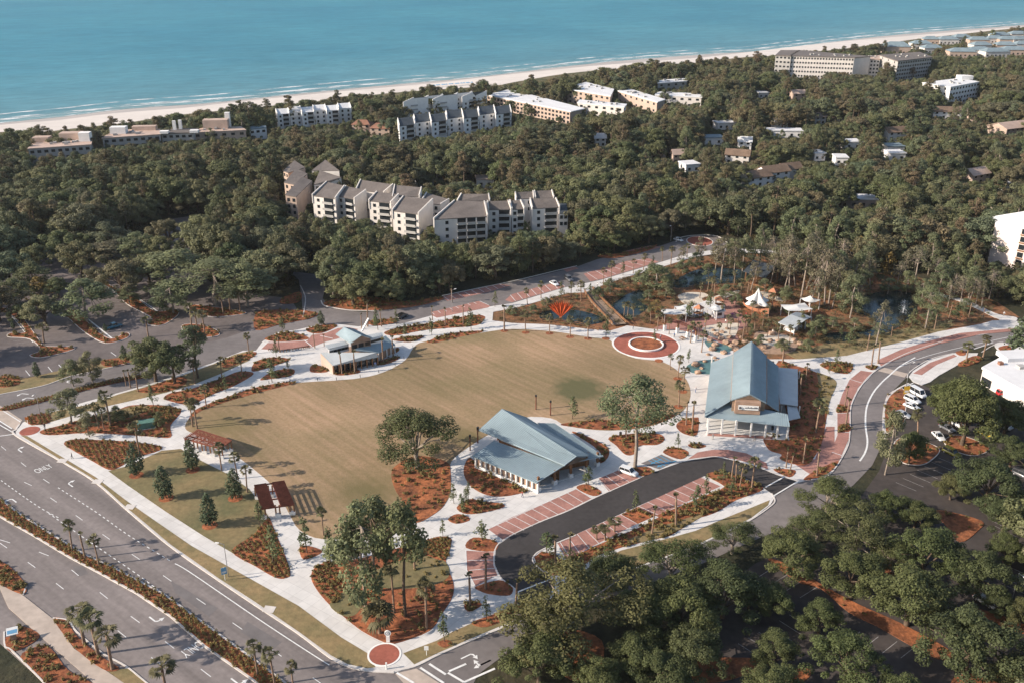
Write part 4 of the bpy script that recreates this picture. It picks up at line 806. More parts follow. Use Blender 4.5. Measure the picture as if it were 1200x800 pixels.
b = MB(); b.slab([P(922, 468, 2.6), P(924, 492, 2.6), P(938, 489, 2.2), P(932, 470, 2.2)][::-1], .2, 'roof_pale'); pinv(b.build('lean_to_roof'), bp)
keep([(826, 512), (875, 398), (915, 420), (925, 515)], 1e9)

# ---- left pavilion by the north street
lp = bldg('rest_pavilion', 'small pavilion with stacked pale metal roofs and a wooden gable', 'pavilion', (415, 428))
k = lambda pts: [(320 + a / 6, 360 + c / 6, z) for a, c, z in pts]
FOOT.append(W([(370, 430), (395, 440), (470, 425), (445, 395), (385, 405)]))
panel(lp, k([(420, 408, 2.9), (738, 346, 2.9), (725, 317, 4.3), (335, 316, 4.3)]), 'roof_pale', .2, .6)
panel(lp, k([(742, 320, 2.9), (858, 262, 2.9), (790, 200, 4.6), (560, 300, 4.6)]), 'roof_blue', .2, .6)
panel(lp, k([(388, 292, 5.6), (532, 258, 5.6), (510, 235, 6.2), (362, 265, 6.2)]), 'roof_pale', .2, .6)
panel(lp, k([(680, 222, 6.2), (775, 196, 6.2), (768, 176, 6.6), (660, 196, 6.6)]), 'roof_pale', .2, .6)
panel(lp, k([(545, 252, 6.7), (440, 190, 6.7), (500, 140, 8.8), (622, 198, 8.8)]), 'roof_blue', .2, .55)
panel(lp, k([(622, 198, 8.8), (500, 140, 8.8), (575, 155, 6.9), (692, 216, 6.9)]), 'roof_blue', .2, .55)
e = [P(*x) for x in k([(548, 256, 6.4), (685, 220, 6.6), (622, 202, 8.5)])]; b = MB()
b.face([tuple(x) for x in e], 'wood_clad'); b.face([(e[0].x, e[0].y, 3.5), (e[1].x, e[1].y, 3.5), tuple(e[1]), tuple(e[0])], 'wood_clad'); pinv(b.build('gable_end'), lp)
facade(lp, e[0], e[1], [5.2], 3, 1.6, 1.2, .06)
for cs in (k([(392, 296, 5.3), (530, 264, 5.3)]), k([(682, 226, 6.0), (772, 202, 6.0)])):
    a, c = P(*cs[0]), P(*cs[1]); wall(lp, a[:2], c[:2], 3.4, a.z, c.z, 'white_wall'); facade(lp, a, c, [a.z - .8], 5 if cs[0][0] < 400 else 4, 1.2, .8, .14)
b = MB(); b.prism([tuple(P(*x)[:2]) for x in k([(345, 330, 3), (425, 400, 2.6), (720, 340, 2.6), (840, 265, 2.8), (780, 205, 4), (560, 240, 4)])], .1, 2.6, 'wood_clad'); pinv(b.build('wall'), lp)
a, c = P(*k([(335, 318, 4.2)])[0]), P(*k([(420, 408, 2.8)])[0]); wall(lp, a[:2], c[:2], .1, 4.0, 2.6, 'tan_wall', .3)
a, c = P(*k([(425, 408, 2.8)])[0]), P(*k([(736, 347, 2.8)])[0])
for i in range(9): p = a.lerp(c, i / 8); inst('post', UNITO, lp, Vector((p.x, p.y - .3, 1.4)) - lp.location, 0, (.35, .35, 2.8))
facade(lp, a + Vector((0, .6, 0)), c + Vector((0, .6, 0)), [1.4], 7, 1.8, 2.0, .0)
a, c = P(*k([(742, 322, 2.8)])[0]), P(*k([(856, 264, 2.8)])[0])
for i in range(5): p = a.lerp(c, i / 4); inst('post', UNITW, lp, Vector((p.x, p.y - .2, 1.4)) - lp.location, 0, (.3, .3, 2.8))
a = P(424, 381, 6); b = MB(); b.bar(P(424, 388, 5), P(432, 373, 8.5), .5, .4, 'white_trim'); pinv(b.build('roof_brace'), lp)

# ---- pergolas
def pergola(label, cs, z, ns, posts, gap=False):
    q = [P(u, v, z) for u, v in cs]; c = sum(q, Vector()) / 4
    o = empty('pergola', (c.x, c.y, .14)); tag(o, label, 'pergola', 'timber pergolas over the lawn path')
    fl, fr, br, bl = q
    for t in (0, .33, .67, 1):
        a, e = fl.lerp(bl, t), fr.lerp(br, t); b = MB(); b.bar(a, e, .2, .3, 'wood_red'); pinv(b.build('beam'), o)
    for i in range(ns):
        t = i / (ns - 1)
        for (s0, s1) in ((-.03, .40), (.60, 1.03)) if gap else ((-.03, 1.03),):
            f = lambda s_: fl.lerp(fr, s_).lerp(bl.lerp(br, s_), t) + Vector((0, 0, .26)); b = MB(); b.bar(f(s0), f(s1), .07, .22, 'wood_red'); pinv(b.build('slat'), o)
    for s_ in (0, .2, .4, .6, .8, 1):
        b = MB(); b.bar(fl.lerp(fr, s_), bl.lerp(br, s_), .18, .26, 'wood_red'); pinv(b.build('beam'), o)
    for s in posts:
        for t in (.08, .92):
            p = fl.lerp(fr, s).lerp(bl.lerp(br, s), t)
            for dx in (-.45, .45):
                inst('post', UNITO, o, Vector((p.x + dx, p.y, z / 2)) - o.location, 0, (.28, .28, z))
            inst('post_base', UNITW, o, Vector((p.x, p.y, .55)) - o.location, 0, (1.25, .6, .9))
pergola('long reddish timber pergola at the lawn tip near the street corner', T(0, 400, [(865, 455), (1032, 502), (1083, 465), (930, 415)]), 3.2, 11, (.03, .27, .5, .73, .97))
pergola('shorter reddish timber pergola over the path, nearer the avenue', [(307, 596), (344, 591), (332.5, 564), (298.7, 569)], 3.2, 26, (.04, .5, .96), True)

# ---- condominiums in the wood
cA = bldg('condominium', 'stepped condominium block with grey roofs, leftmost wing by the wood', 'building', (350, 260))
f = lambda o, pts: [(o[0] + a / 4, o[1] + c / 4, z) for a, c, z in pts]
t3 = (300, 90)
unit(cA, f(t3, [(138, 552, 13), (188, 562, 12.5), (262, 488, 14), (215, 470, 15)]), 'tan_wall', 'roof_grey', 4, 2, False, False, wl=0)
unit(cA, f(t3, [(132, 495, 14), (180, 505, 14), (240, 455, 15), (190, 430, 16)]), 'tan_wall', 'roof_grey', 4, 2, False, False)
unit(cA, f(t3, [(128, 440, 15), (150, 450, 15), (230, 425, 15.5), (180, 393, 17)]), 'tan_wall', 'roof_grey', 4, 2, False, False)
unit(cA, f(t3, [(272, 505, 13), (330, 500, 13), (400, 472, 15), (300, 440, 15.5)]), 'cream_wall', 'roof_grey', 4, 2, False, False)
unit(cA, f(t3, [(262, 440, 14.5), (300, 440, 14.5), (390, 440, 15), (325, 390, 17)]), 'cream_wall', 'roof_grey', 4, 2, False, False)
cB = bldg('condominium', 'stepped cream condominium block with grey roofs and balconies, in the middle', 'building', (430, 270))
for pts in ([(265, 557, 13), (372, 572, 13), (414, 512, 15.5), (330, 494, 15.5)], [(378, 558, 13), (462, 574, 13), (515, 532, 15), (422, 514, 15)], [(530, 582, 13), (632, 592, 13), (668, 552, 15), (566, 540, 15)], [(640, 628, 13), (762, 644, 13), (828, 575, 16), (690, 562, 16)]):
    unit(cB, f(t3, pts), 'cream_wall', 'roof_grey', 4, 2, True, True)
for pts in ([(470, 530, 13.5), (600, 545, 13.5), (642, 506, 16), (490, 484, 16)], [(640, 565, 14), (765, 560, 14), (775, 520, 16.5), (650, 508, 16.5)], [(772, 590, 13), (868, 600, 13), (905, 575, 13.6), (800, 545, 13.6)]):
    unit(cB, f(t3, pts), 'cream_wall', 'roof_grey', 4, 2, True, False)
cC = bldg('condominium', 'cream condominium block with grey roofs, right of the stepped blocks', 'building', (570, 275))
unit(cC, f(t3, [(835, 668, 13), (1085, 654, 13), (1070, 586, 16), (930, 582, 16)]), 'cream_wall', 'roof_grey', 4, 4, True, True)
unit(cC, f(t3, [(1090, 624, 13), (1195, 622, 13), (1182, 582, 16), (1085, 584, 16)]), 'cream_wall', 'roof_grey', 4, 2, True, True)
unit(cC, f(t3, [(945, 584, 14), (1095, 580, 14), (1090, 550, 16.5), (962, 550, 16.5)]), 'cream_wall', 'roof_grey', 2, 2, True, False)
t6 = (600, 60)
for pts in ([(0, 742, 13), (57, 740, 13), (40, 700, 15.5), (-10, 700, 15.5)], [(95, 738, 13), (222, 732, 13), (205, 690, 16), (85, 692, 16)]): unit(cC, f(t6, pts), 'cream_wall', 'roof_grey', 4, 2, True, True)
for pts in ([(20, 692, 14), (102, 690, 14), (98, 658, 16.5), (15, 662, 16.5)], [(110, 690, 14), (196, 688, 14), (186, 653, 16.5), (105, 656, 16.5)], [(222, 760, 11), (262, 758, 11), (255, 715, 13), (222, 715, 13)]): unit(cC, f(t6, pts), 'cream_wall', 'roof_grey' if pts[0][0] < 200 else 'roof_dark', 2, 2, pts[0][0] < 200, False)

# ---- ocean-side condominium rows
def row(label, a, c, n, up, zf, zb, wallm, roofm, floors, jog=0, group='white condominium rows near the beach', endl=None):
    o = bldg('condominium_row', label, 'building', ((a[0] + c[0]) / 2, (a[1] + c[1]) / 2 + 8), group)
    for i in range(n):
        t0, t1 = i / n, (i + .96) / n; j = jog * (i % 2)
        p = lambda t, k, z: (a[0] + (c[0] - a[0]) * t + up[0] * k, a[1] + (c[1] - a[1]) * t + up[1] * k - j, z)
        unit(o, [p(t0, 0, zf), p(t1, 0, zf), p(t1, 1, zb), p(t0, 1, zb)], wallm, roofm, floors, 2, True, i % 2 == 0, wl=None)
    return o
row('white condominium row with dark roofs, nearest the wood, five storeys of windows', (468, 148), (600, 132), 7, (-2, -9), 12, 15, 'white_wall', 'roof_dark', 3, 2)
row('white condominium row with dark roofs on the dune behind another white row', (473, 121), (559, 113), 5, (12, -6), 12, 15, 'white_wall', 'roof_dark', 3, 1)
row('white condominium row with pale roofs, left of the red-brown roofs', (325, 134), (412, 128), 6, (-2, -6), 10, 12.5, 'white_wall', 'roof_white', 3, 1.5)
# ---- flat-roofed blocks
def block(name, label, cs, h, wallm, roofm, floors=3, ncol=6, group=None, wl=3, cat='building', pent=None, frame=False, dn=12):
    q = [P(u, v, h) for u, v in cs]; c = sum(q, Vector()) / 4; o = empty(name, (c.x, c.y, 0)); tag(o, label, cat, group)
    FOOT.append([tuple(p[:2]) for p in q])
    b = MB(); b.prism([tuple(p[:2]) for p in q], -.1, h - .3, wallm); pinv(b.build('wall'), o)
    r = [c + (p - c) * 1.03 for p in q]; b = MB(); b.prism([tuple(p[:2]) for p in r], h - .25, h + .35, roofm); pinv(b.build('roof'), o)
    if ncol:
        zs = [h - 1.8 - k_ * (h - .6) / max(1, floors) for k_ in range(floors)]
        facade(o, q[0], q[1], zs, ncol, min(2.2, (q[1] - q[0]).length / ncol * .55), 1.5, .05); 
        if wl: facade(o, q[3], q[0], zs, wl, 1.5, 1.5, .05)
    if roofm in ('roof_white', 'roof_tan', 'roof_grey') and (q[1] - q[0]).length > 20:
        for _ in range(7):
            z = q[0].lerp(q[1], rnd.uniform(.08, .92)).lerp(q[3].lerp(q[2], rnd.uniform(.1, .9)), rnd.uniform(.2, .8)); b = MB(); b.box((z.x, z.y, h + .3), rnd.uniform(1.2, 2.4), rnd.uniform(1, 1.8), rnd.uniform(.7, 1.3), 'grey_wall', .3); pinv(b.build('roof_unit'), o)
    if pent:
        for (pu, pv_, pw, pd, ph, pm) in pent:
            z = P(pu, pv_, h); b = MB(); b.box((z.x, z.y, h + .3), pw, pd, ph, pm, .1); pinv(b.build('roof_box'), o)
    for i_ in range(5):
        for (e0, e1, g0_, g1_) in ((q[0], q[1], q[3], q[2]),):
            a_, b_, c_, d_ = e0.lerp(e1, i_ / 5), e0.lerp(e1, (i_ + 1) / 5), g0_.lerp(g1_, (i_ + 1) / 5), g0_.lerp(g1_, i_ / 5); dn_ = Vector((0, 0, min(h * .75, dn)))
            keep([proj(a_ - dn_), proj(b_ - dn_), proj(b_), proj(c_), proj(d_), proj(a_)], min(a_.y, b_.y) - 1, step=2)
    return o
G2 = 'long white flat-roofed blocks near the beach'
block('beach_block', 'long white flat-roofed block slanting behind the wood, left of two', [(571, 112), (668, 131), (684, 127.5), (598, 105.5)], 9, 'tan_wall', 'roof_white', 3, 24, G2)
block('beach_block', 'short white flat roof just right of the long slanting block', [(677, 121), (731, 126), (734, 122.5), (680, 117.5)], 9, 'cream_wall', 'roof_white', 2, 6, G2, dn=3)
block('beach_block', 'white flat-roofed block with tan wall set behind the long slanting block', [(660, 104), (715, 113), (719, 105), (687, 97)], 11, 'tan_wall', 'roof_white', 3, 9, G2)
block('beach_block', 'white flat-roofed block continuing the line to the right, stepping down', [(724, 107), (770, 120), (779, 117), (736, 104)], 10, 'tan_wall', 'roof_white', 2, 7, G2, dn=5)
block('beach_block', 'thin white flat roof at the right end of the beach blocks', [(768, 112), (822, 114.5), (823, 110.5), (770, 108)], 9, 'cream_wall', 'roof_white', 2, 6, G2, dn=3)
block('beach_block', 'small pale-blue flat-roofed house among dune trees', [(771, 98), (805, 95.5), (806, 92), (772, 94.5)], 8, 'grey_wall', 'roof_white', 1, 4, dn=3)
block('beach_hotel', 'low tan flat-roofed building half hidden at the far left beach', [(33, 175), (106, 170), (108, 164), (40, 168)], 12, 'grey_wall', 'roof_tan', 3, 9, pent=[(85, 164, 12, 7, 4, 'roof_tan'), (50, 166, 9, 6, 2.5, 'roof_tan'), (101, 166, 6, 5, 5, 'white_wall')], dn=1.5)
block('beach_hotel', 'tan flat-roofed building behind two tall pines near the beach', [(120, 162.5), (188, 158), (187, 152), (135, 153)], 11, 'grey_wall', 'roof_tan', 3, 8, pent=[(140, 157, 9, 6, 4, 'white_wall'), (170, 153, 14, 5, 2.5, 'roof_tan')], dn=1.5)
block('beach_hotel', 'dark-fronted building with white chimneys left of the tan rooftop', [(189, 157), (226, 156), (232, 151), (200, 152)], 11, 'grey_wall', 'roof_grey', 3, 5, pent=[(205, 153, 1.8, 1.8, 5.5, 'white_wall'), (212, 152, 1.8, 1.8, 5.5, 'white_wall'), (193, 157, 5, 4, 1.5, 'white_wall'), (228, 156, 5, 4, 1.5, 'white_wall')], dn=1.5)
block('beach_hotel', 'building with a box and round white tank on its tan roof', [(226, 156), (288, 153), (282, 149), (238, 150)], 10, 'tan_wall', 'roof_tan', 3, 6, pent=[(254, 151, 15, 7, 5.5, 'roof_tan'), (268, 149.5, 3, 3, 9, 'white_wall')], dn=1.5)
block('beach_house', 'low blue-roofed house among trees at the left end of the pale row', [(292, 152), (312, 150), (311, 147), (294, 148)], 7, 'white_wall', 'roof_teal', 1, 3, dn=3)
# big hotels to the right
t9 = (900, 20)
def q9(pts): return [(900 + a / 4, 20 + c / 4) for a, c in pts]
h1 = block('hotel', 'long grey-roofed hotel with rows of windows near the beach', q9([(108, 183), (405, 192), (480, 186), (150, 158)]), 20, 'cream_wall', 'roof_grey', 5, 22, wl=4, dn=12)
block('hotel_wing', 'lower cream hotel wing in front of the long hotel', q9([(112, 208), (262, 214), (286, 205), (140, 190)]), 15, 'cream_wall', 'roof_tan', 4, 10, dn=12)
block('hotel_wing', 'grey end pavilion at the left end of the long hotel', q9([(36, 180), (108, 184), (150, 158), (60, 158)]), 20, 'grey_wall', 'roof_grey', 5, 4, dn=10)
block('hotel_wing', 'pale link block between the two grey hotels', q9([(405, 198), (525, 200), (560, 180), (470, 184)]), 17, 'cream_wall', 'roof_tan', 5, 8, dn=12)
block('hotel', 'grey hotel with balcony facade on the right of the long hotel', q9([(610, 208), (768, 190), (710, 166), (525, 180)]), 20, 'grey_wall', 'roof_grey', 6, 14, wl=3, dn=17)
block('office_block', 'white office block with dark ribbon windows above the trees', q9([(856, 330), (992, 305), (890, 290), (726, 310)]), 15, 'white_wall', 'roof_white', 4, 10, wl=3, pent=[(1130, 93.5, 10, 8, 3, 'white_wall')], dn=10)
# white tower at the right edge
tw = bldg('apartment_tower', 'tall pinkish-white apartment building with open stair bays at right edge', 'building', (1200, 330))
A, B = P(1157, 308), P(1218, 323); hh = 16
q = [A, B, B + (B - A).normalized().cross(Vector((0, 0, -1))) * 0 + Vector((4, 11, 0)), A + Vector((4, 11, 0))]; FOOT.append([tuple(p[:2]) for p in q])
b = MB(); b.prism([tuple(p[:2]) for p in q], -.1, [hh - .3, hh + 7.7, hh + 7.7, hh - .3], 'pink_wall'); pinv(b.build('wall'), tw)
b = MB(); b.slab([Vector((p.x, p.y, z)) for p, z in zip(q, (hh, hh + 8, hh + 8, hh))], .4, 'roof_white'); pinv(b.build('roof'), tw)
facade(tw, A, B, [3 + 3.1 * i for i in range(5)], 1, 2.2, 2.0, .05, t0=.48, t1=.66); facade(tw, A, B, [1.6 + 3.1 * i for i in range(5)], 1, 2.6, .5, .3, me=UNITO, name='balcony_rail', t0=.48, t1=.66)
keep([(1155, 300), (1160, 258), (1205, 248), (1205, 305)], 362)
# flat-roofed shop on the right
sh = block('shop_building', 'white flat-roofed shop with cream fascia beside the car park', [(1152, 431), (1208, 462), (1290, 440), (1200, 405)], 5, 'cream_wall', 'roof_white', 1, 0, cat='building', pent=[(1190, 420, 9, 6, 1.2, 'roof_white'), (1172, 428, 1.2, 1.2, .9, 'roof_redbrown'), (1196, 432, 2, 2, .8, 'grey_wall')])
a, c = P(1153, 433, 4.6), P(1208, 463, 4.6)
facade(sh, a, c, [1.5], 6, 3.0, 2.3, .05)
# ---- houses with pitched roofs among the trees
def house(name, label, u, v, wpx, roofm, wallm, rz=0.0, dep=None, h=6.5, rise=2.6, kind='gable', group=None, keepit=True):
    p = P(u, v, h); w_ = wpx / ppm(p); dep = dep or w_ * .6; o = empty(name, (p.x, p.y, 0), rz); tag(o, label, 'house', group)
    x, y = w_ / 2, dep / 2
    b = MB(); b.box((0, 0, -.1), w_, dep, h, wallm); b.build('wall').parent = o
    e = .6; b = MB()
    if kind == 'gable':
        b.slab([(-x - e, -y - e, h - .3), (x + e, -y - e, h - .3), (x + e, 0, h + rise), (-x - e, 0, h + rise)], .25, roofm); b.slab([(-x - e, 0, h + rise), (x + e, 0, h + rise), (x + e, y + e, h - .3), (-x - e, y + e, h - .3)], .25, roofm)
        for sx in (-x, x): g_ = MB(); g_.face([(sx, -y, h - .2), (sx, y, h - .2), (sx, 0, h + rise - .3)], wallm); g_.build('gable_end').parent = o
    elif kind == 'hip':
        r = max(.2, x - y * .8)
        T_ = [(-r, 0, h + rise), (r, 0, h + rise)]; c4 = [(-x - e, -y - e, h - .3), (x + e, -y - e, h - .3), (x + e, y + e, h - .3), (-x - e, y + e, h - .3)]
        b.face([c4[0], c4[1], T_[1], T_[0]], roofm); b.face([c4[1], c4[2], T_[1]], roofm); b.face([c4[2], c4[3], T_[0], T_[1]], roofm); b.face([c4[3], c4[0], T_[0]], roofm); b.face(c4[::-1], roofm)
    else: b.box((0, 0, h - .25), w_ + .8, dep + .8, .6, roofm)
    b.build('roof').parent = o
    n_ = max(2, int(w_ / 4))
    for zz in ([2.0, 4.9] if h > 5.5 else [2.0]):
        for i in range(n_): inst('window', WIN, o, (-x + w_ * (i + .5) / n_, -y - .02, zz), 0, (1.5, .16, 1.5))
    ca, sa = math.cos(rz), math.sin(rz); FOOT.append([(p.x + a_ * ca - c_ * sa, p.y + a_ * sa + c_ * ca) for a_, c_ in ((-x - 2, -y - 2), (x + 2, -y - 2), (x + 2, y + 2), (-x - 2, y + 2))])
    if keepit: keep([(u - wpx * .45, v - 4), (u + wpx * .45, v - 4), (u + wpx * .45, v + 5), (u - wpx * .45, v + 5)], p.y - y - 4, step=2)
    return o
HS = [(865, 180, 27, 'roof_brown', 'cream_wall', -.35, 'gable', 'brown-roofed two-storey house with cream front amid trees'), (885, 205, 34, 'roof_brown', 'white_wall', .45, 'gable', 'white house with brown slope roof in front of the brown-roofed row'), (906, 199, 34, 'roof_brown', 'white_wall', .4, 'gable', 'brown and white terrace end, right of the white house'), (925, 196, 26, 'roof_brown', 'cream_wall', .4, 'gable', 'last brown-roofed terrace house in the row'),
      (808, 191, 18, 'roof_white', 'white_wall', .3, 'flat', 'small white roof deep in the wood, left of the brown house'), (772, 176, 15, 'roof_brown', 'tan_wall', -.5, 'gable', 'small dark-brown gable deep in the wood'), (794, 180, 13, 'roof_tan', 'tan_wall', .2, 'gable', 'narrow tan house next to the dark-brown gable'), (703, 161, 13, 'roof_white', 'white_wall', .1, 'gable', 'tiny lone white roof in the middle of the wood'),
      (849, 143, 22, 'roof_white', 'white_wall', .2, 'flat', 'white roof patch beneath the beach wood'), (835, 160, 22, 'roof_teal', 'white_wall', .1, 'flat', 'pale-blue flat roof left of two white roofs'), (873, 165, 15, 'roof_white', 'white_wall', -.2, 'gable', 'white gabled house above the brown-roofed house'), (893, 108 + 0, 12, 'roof_white', 'cream_wall', .1, 'flat', 'small white roof high on the right wood edge'),
      (914, 143, 16, 'roof_pale', 'white_wall', .3, 'gable', 'pale green-grey gable house beside a round tree'), (918, 152, 42, 'roof_white', 'white_wall', -.08, 'flat', 'long low white flat roof below the pale gable'), (997, 165, 20, 'roof_white', 'white_wall', .1, 'flat', 'white flat roof in the mid right wood'), (1048, 153, 27, 'roof_brown', 'white_wall', .3, 'gable', 'brown hipped house with tall white side wall'), (1047, 170, 20, 'roof_teal', 'white_wall', .05, 'flat', 'blue-grey flat roof below the white-sided house'), (1049, 178, 18, 'roof_white', 'white_wall', .05, 'flat', 'bright white roof strip under the blue-grey one'),
      (1108, 129, 32, 'roof_brown', 'white_wall', -.1, 'gable', 'long brown-roofed house with white porch right of the office'), (1153, 134, 30, 'roof_brown', 'tan_wall', .1, 'hip', 'low brown roof right of the white-porched house'), (1184, 147, 44, 'roof_tan', 'tan_wall', .45, 'gable', 'large tan-roofed house at the right picture edge'), (1143, 202, 30, 'roof_tan', 'tan_wall', .5, 'gable', 'tan and brown house above the lower right wood'), (1183, 213, 14, 'roof_white', 'white_wall', .2, 'flat', 'small white roof beside the tan house'),
      (957, 178, 14, 'roof_white', 'white_wall', .2, 'flat', 'small white roof between round oaks'), (985, 183, 14, 'roof_white', 'white_wall', -.1, 'flat', 'little white roof right of another small white roof'), (981, 134, 14, 'roof_brown', 'cream_wall', .3, 'gable', 'small cream house by the pale gable'), (960, 136, 14, 'roof_grey', 'grey_wall', .2, 'gable', 'small grey gable in front of the hotel wood'), (935, 109, 16, 'roof_tan', 'tan_wall', .2, 'gable', 'orange-tan house front below the long hotel'),
      (425, 145, 22, 'roof_redbrown', 'tan_wall', -.2, 'hip', 'red-brown hipped roof left of its twin'), (447, 149, 24, 'roof_redbrown', 'tan_wall', -.2, 'hip', 'red-brown hipped roof touching the white condominium row'), (497, 207, 20, 'roof_grey', 'grey_wall', .2, 'flat', 'flat grey roof in a clearing above the condominiums'), (568, 208, 20, 'roof_tan', 'cream_wall', .1, 'flat', 'tan flat roof behind the right condominium block'), (1004, 231, 42, 'roof_white', 'tan_wall', -.06, 'flat', 'long thin white-topped building above the pond wood')]
for (u, v, wp, rm, wm, rz, kd, lb) in HS: house('house', lb, u, v, wp, rm, wm, rz, kind=kd, h=6.0 if kd != 'flat' else 4.5, dep=None if kd != 'flat' else 9)
TE = [(600, 135, 120, 3), (715, 122, 90, 2), (765, 142, 90, 2), (905, 158, 120, 2), (985, 152, 110, 2), (1060, 158, 120, 2), (1150, 150, 120, 2), (840, 102, 90, 2), (905, 92, 80, 2), (985, 104, 90, 2), (1060, 98, 80, 2), (1085, 82, 80, 2), (1125, 102, 90, 2), (1170, 77, 80, 2), (1180, 102, 90, 2), (760, 102, 70, 2), (1195, 124, 80, 2), (995, 128, 90, 2), (1110, 128, 90, 2)]
for i, (a, c, wp, _) in enumerate(TE):
    rows_ = {0: [], 1: [], 2: []}
    for q_ in TE[1:]: rows_[0 if q_[1] >= 140 else 1 if q_[1] >= 115 else 2].append(q_)
    k_ = 0 if c >= 140 else 1 if c >= 115 else 2; rk = sorted(rows_[k_]).index((a, c, wp, _)) if i else 0
    house('beach_villa', '%s blue-grey hipped villa from the left in the %s row of the far cluster' % (('first', 'second', 'third', 'fourth', 'fifth', 'sixth', 'seventh', 'eighth', 'ninth', 'tenth', 'eleventh')[rk], ('front', 'middle', 'back')[k_]) if i else 'largest blue-grey pyramid roof at the left of the villa cluster', 900 + a / 4, 20 + c / 4, wp / 4, 'roof_teal', 'cream_wall' if i % 3 else 'tan_wall', .1 * (i % 3 - 1), kind='hip', h=9 if i != 0 else 11, rise=4.5 if i == 0 else 3, group='far beach villas')

# ================================================================== PLANTS
nr = np.random.default_rng(11)
def leaves_mesh(name, cen, tone, size, m, outward=None, aspect=1.0, flat=.35):
    """many small leaf-cluster faces; cen (N,3)"""
    N = len(cen); nrm = nr.normal(size=(N, 3)); nrm[:, 2] = np.abs(nrm[:, 2]) + flat
    if outward is not None: nrm = nrm * .6 + outward * 1.1
    nrm /= np.linalg.norm(nrm, axis=1)[:, None]
    t = np.cross(nrm, nr.normal(size=(N, 3))); t /= np.linalg.norm(t, axis=1)[:, None] + 1e-9; b = np.cross(nrm, t)
    s = (size * nr.uniform(.6, 1.35, N))[:, None]
    t = t * s * .5; b = b * s * .5 * aspect
    v = np.stack([cen - t - b * .6, cen + t * .2 - b, cen + t + b * .5, cen - t * .3 + b], 1).reshape(-1, 3)
    me = bpy.data.meshes.new(name); me.vertices.add(N * 4); me.vertices.foreach_set('co', v.ravel())
    me.loops.add(N * 4); me.loops.foreach_set('vertex_index', np.arange(N * 4)); me.polygons.add(N)
    me.polygons.foreach_set('loop_start', np.arange(N) * 4); me.polygons.foreach_set('loop_total', np.full(N, 4))
    me.materials.append(MAT[m]); me.update(calc_edges=True)
    a = me.attributes.new('tone', 'FLOAT', 'FACE'); a.data.foreach_set('value', tone.astype(np.float32)); return me
def clumps(cs, per, size, m, name='crown', shell=.62, flat=.35):
    C, O, Tn = [], [], []
    for (x, y, z, rx, rz) in cs:
        n = max(8, int(per * (rx * rx) / 2.2)); d = nr.normal(size=(n, 3)); d /= np.linalg.norm(d, axis=1)[:, None]
        r = nr.uniform(shell, 1.05, n)[:, None]; C.append(np.array([x, y, z]) + d * r * np.array([rx, rx, rz])); O.append(d)
        Tn.append(np.clip(nr.normal(.5 + nr.normal() * .13, .17, n), 0, 1))
    return leaves_mesh(name, np.concatenate(C), np.concatenate(Tn), size, m, np.concatenate(O), flat=flat)
def limbs(trunk, cs, bark, fork, r0, nl=9, name='trunk', pale=False):
    b = MB(); b.tube(trunk, [r0 * (1.25 - .55 * i / (len(trunk) - 1)) for i in range(len(trunk))], bark, 7)
    top = Vector(trunk[-1]); idx = list(range(len(cs))); rnd.shuffle(idx)
    for i in idx[:nl]:
        c = Vector(cs[i][:3]); st = Vector(trunk[-1]) if rnd.random() < .6 else Vector(trunk[-2]).lerp(top, rnd.random())
        mid = st.lerp(c, .5) + Vector((rnd.uniform(-.5, .5), rnd.uniform(-.5, .5), rnd.uniform(.0, .9))); b.tube([st, mid, c], [r0 * .5, r0 * .32, r0 * .1], bark, 5)
    return b.mesh(name, True)
def oak(seed, leafm='leaf_oak', Rr=7.5, H=13.0, nc=60, size=.37, per=210, low=.26, bark='bark'):
    rnd.seed(seed); cs = []
    for i in range(nc):
        a = rnd.uniform(0, 2 * math.pi); u = rnd.uniform(-.22, 1) ; rr = math.sqrt(max(0, 1 - max(u, 0) ** 2)) * rnd.uniform(.62, 1.12)
        if rnd.random() < .22: rr *= .5
        k = Rr * (1 + .20 * math.sin(2 * a + seed) + .14 * math.sin(3 * a + seed * 2.1)) * .84; r = rnd.choice((rnd.uniform(.6, 1.1), rnd.uniform(1.0, 1.7), rnd.uniform(1.3, 1.9))) * Rr / 7.5
        cs.append((math.cos(a) * rr * k, math.sin(a) * rr * k, H * (low + .22) + u * H * (.74 - low - .05) * rnd.uniform(.85, 1.05), r, r * .72))
    tr = [(0, 0, -.2), (rnd.uniform(-.3, .3), rnd.uniform(-.3, .3), H * .16), (rnd.uniform(-.6, .6), rnd.uniform(-.6, .6), H * .34)]
    return limbs(tr, cs, bark, .3, .42 * H / 13, 14), clumps(cs, per, size, leafm)
def pine(seed, leafm='leaf_pine', H=22.0, Rr=4.8, nc=30):
    rnd.seed(seed); cs = []
    for i in range(nc):
        t = rnd.random(); z = H * (.55 + .43 * t); k = Rr * (1 - .65 * t ** 1.6) * rnd.uniform(.3, 1.0); a = rnd.uniform(0, 6.283); r = rnd.uniform(.9, 1.7)
        cs.append((math.cos(a) * k, math.sin(a) * k, z, r, r * .6))
    tr = [(0, 0, -.2), (rnd.uniform(-.2, .2), rnd.uniform(-.2, .2), H * .3), (rnd.uniform(-.4, .4), rnd.uniform(-.4, .4), H * .6), (rnd.uniform(-.4, .4), rnd.uniform(-.4, .4), H * .92)]
    return limbs(tr, cs, 'bark', .5, .3, 10), clumps(cs, 125, .42, leafm)
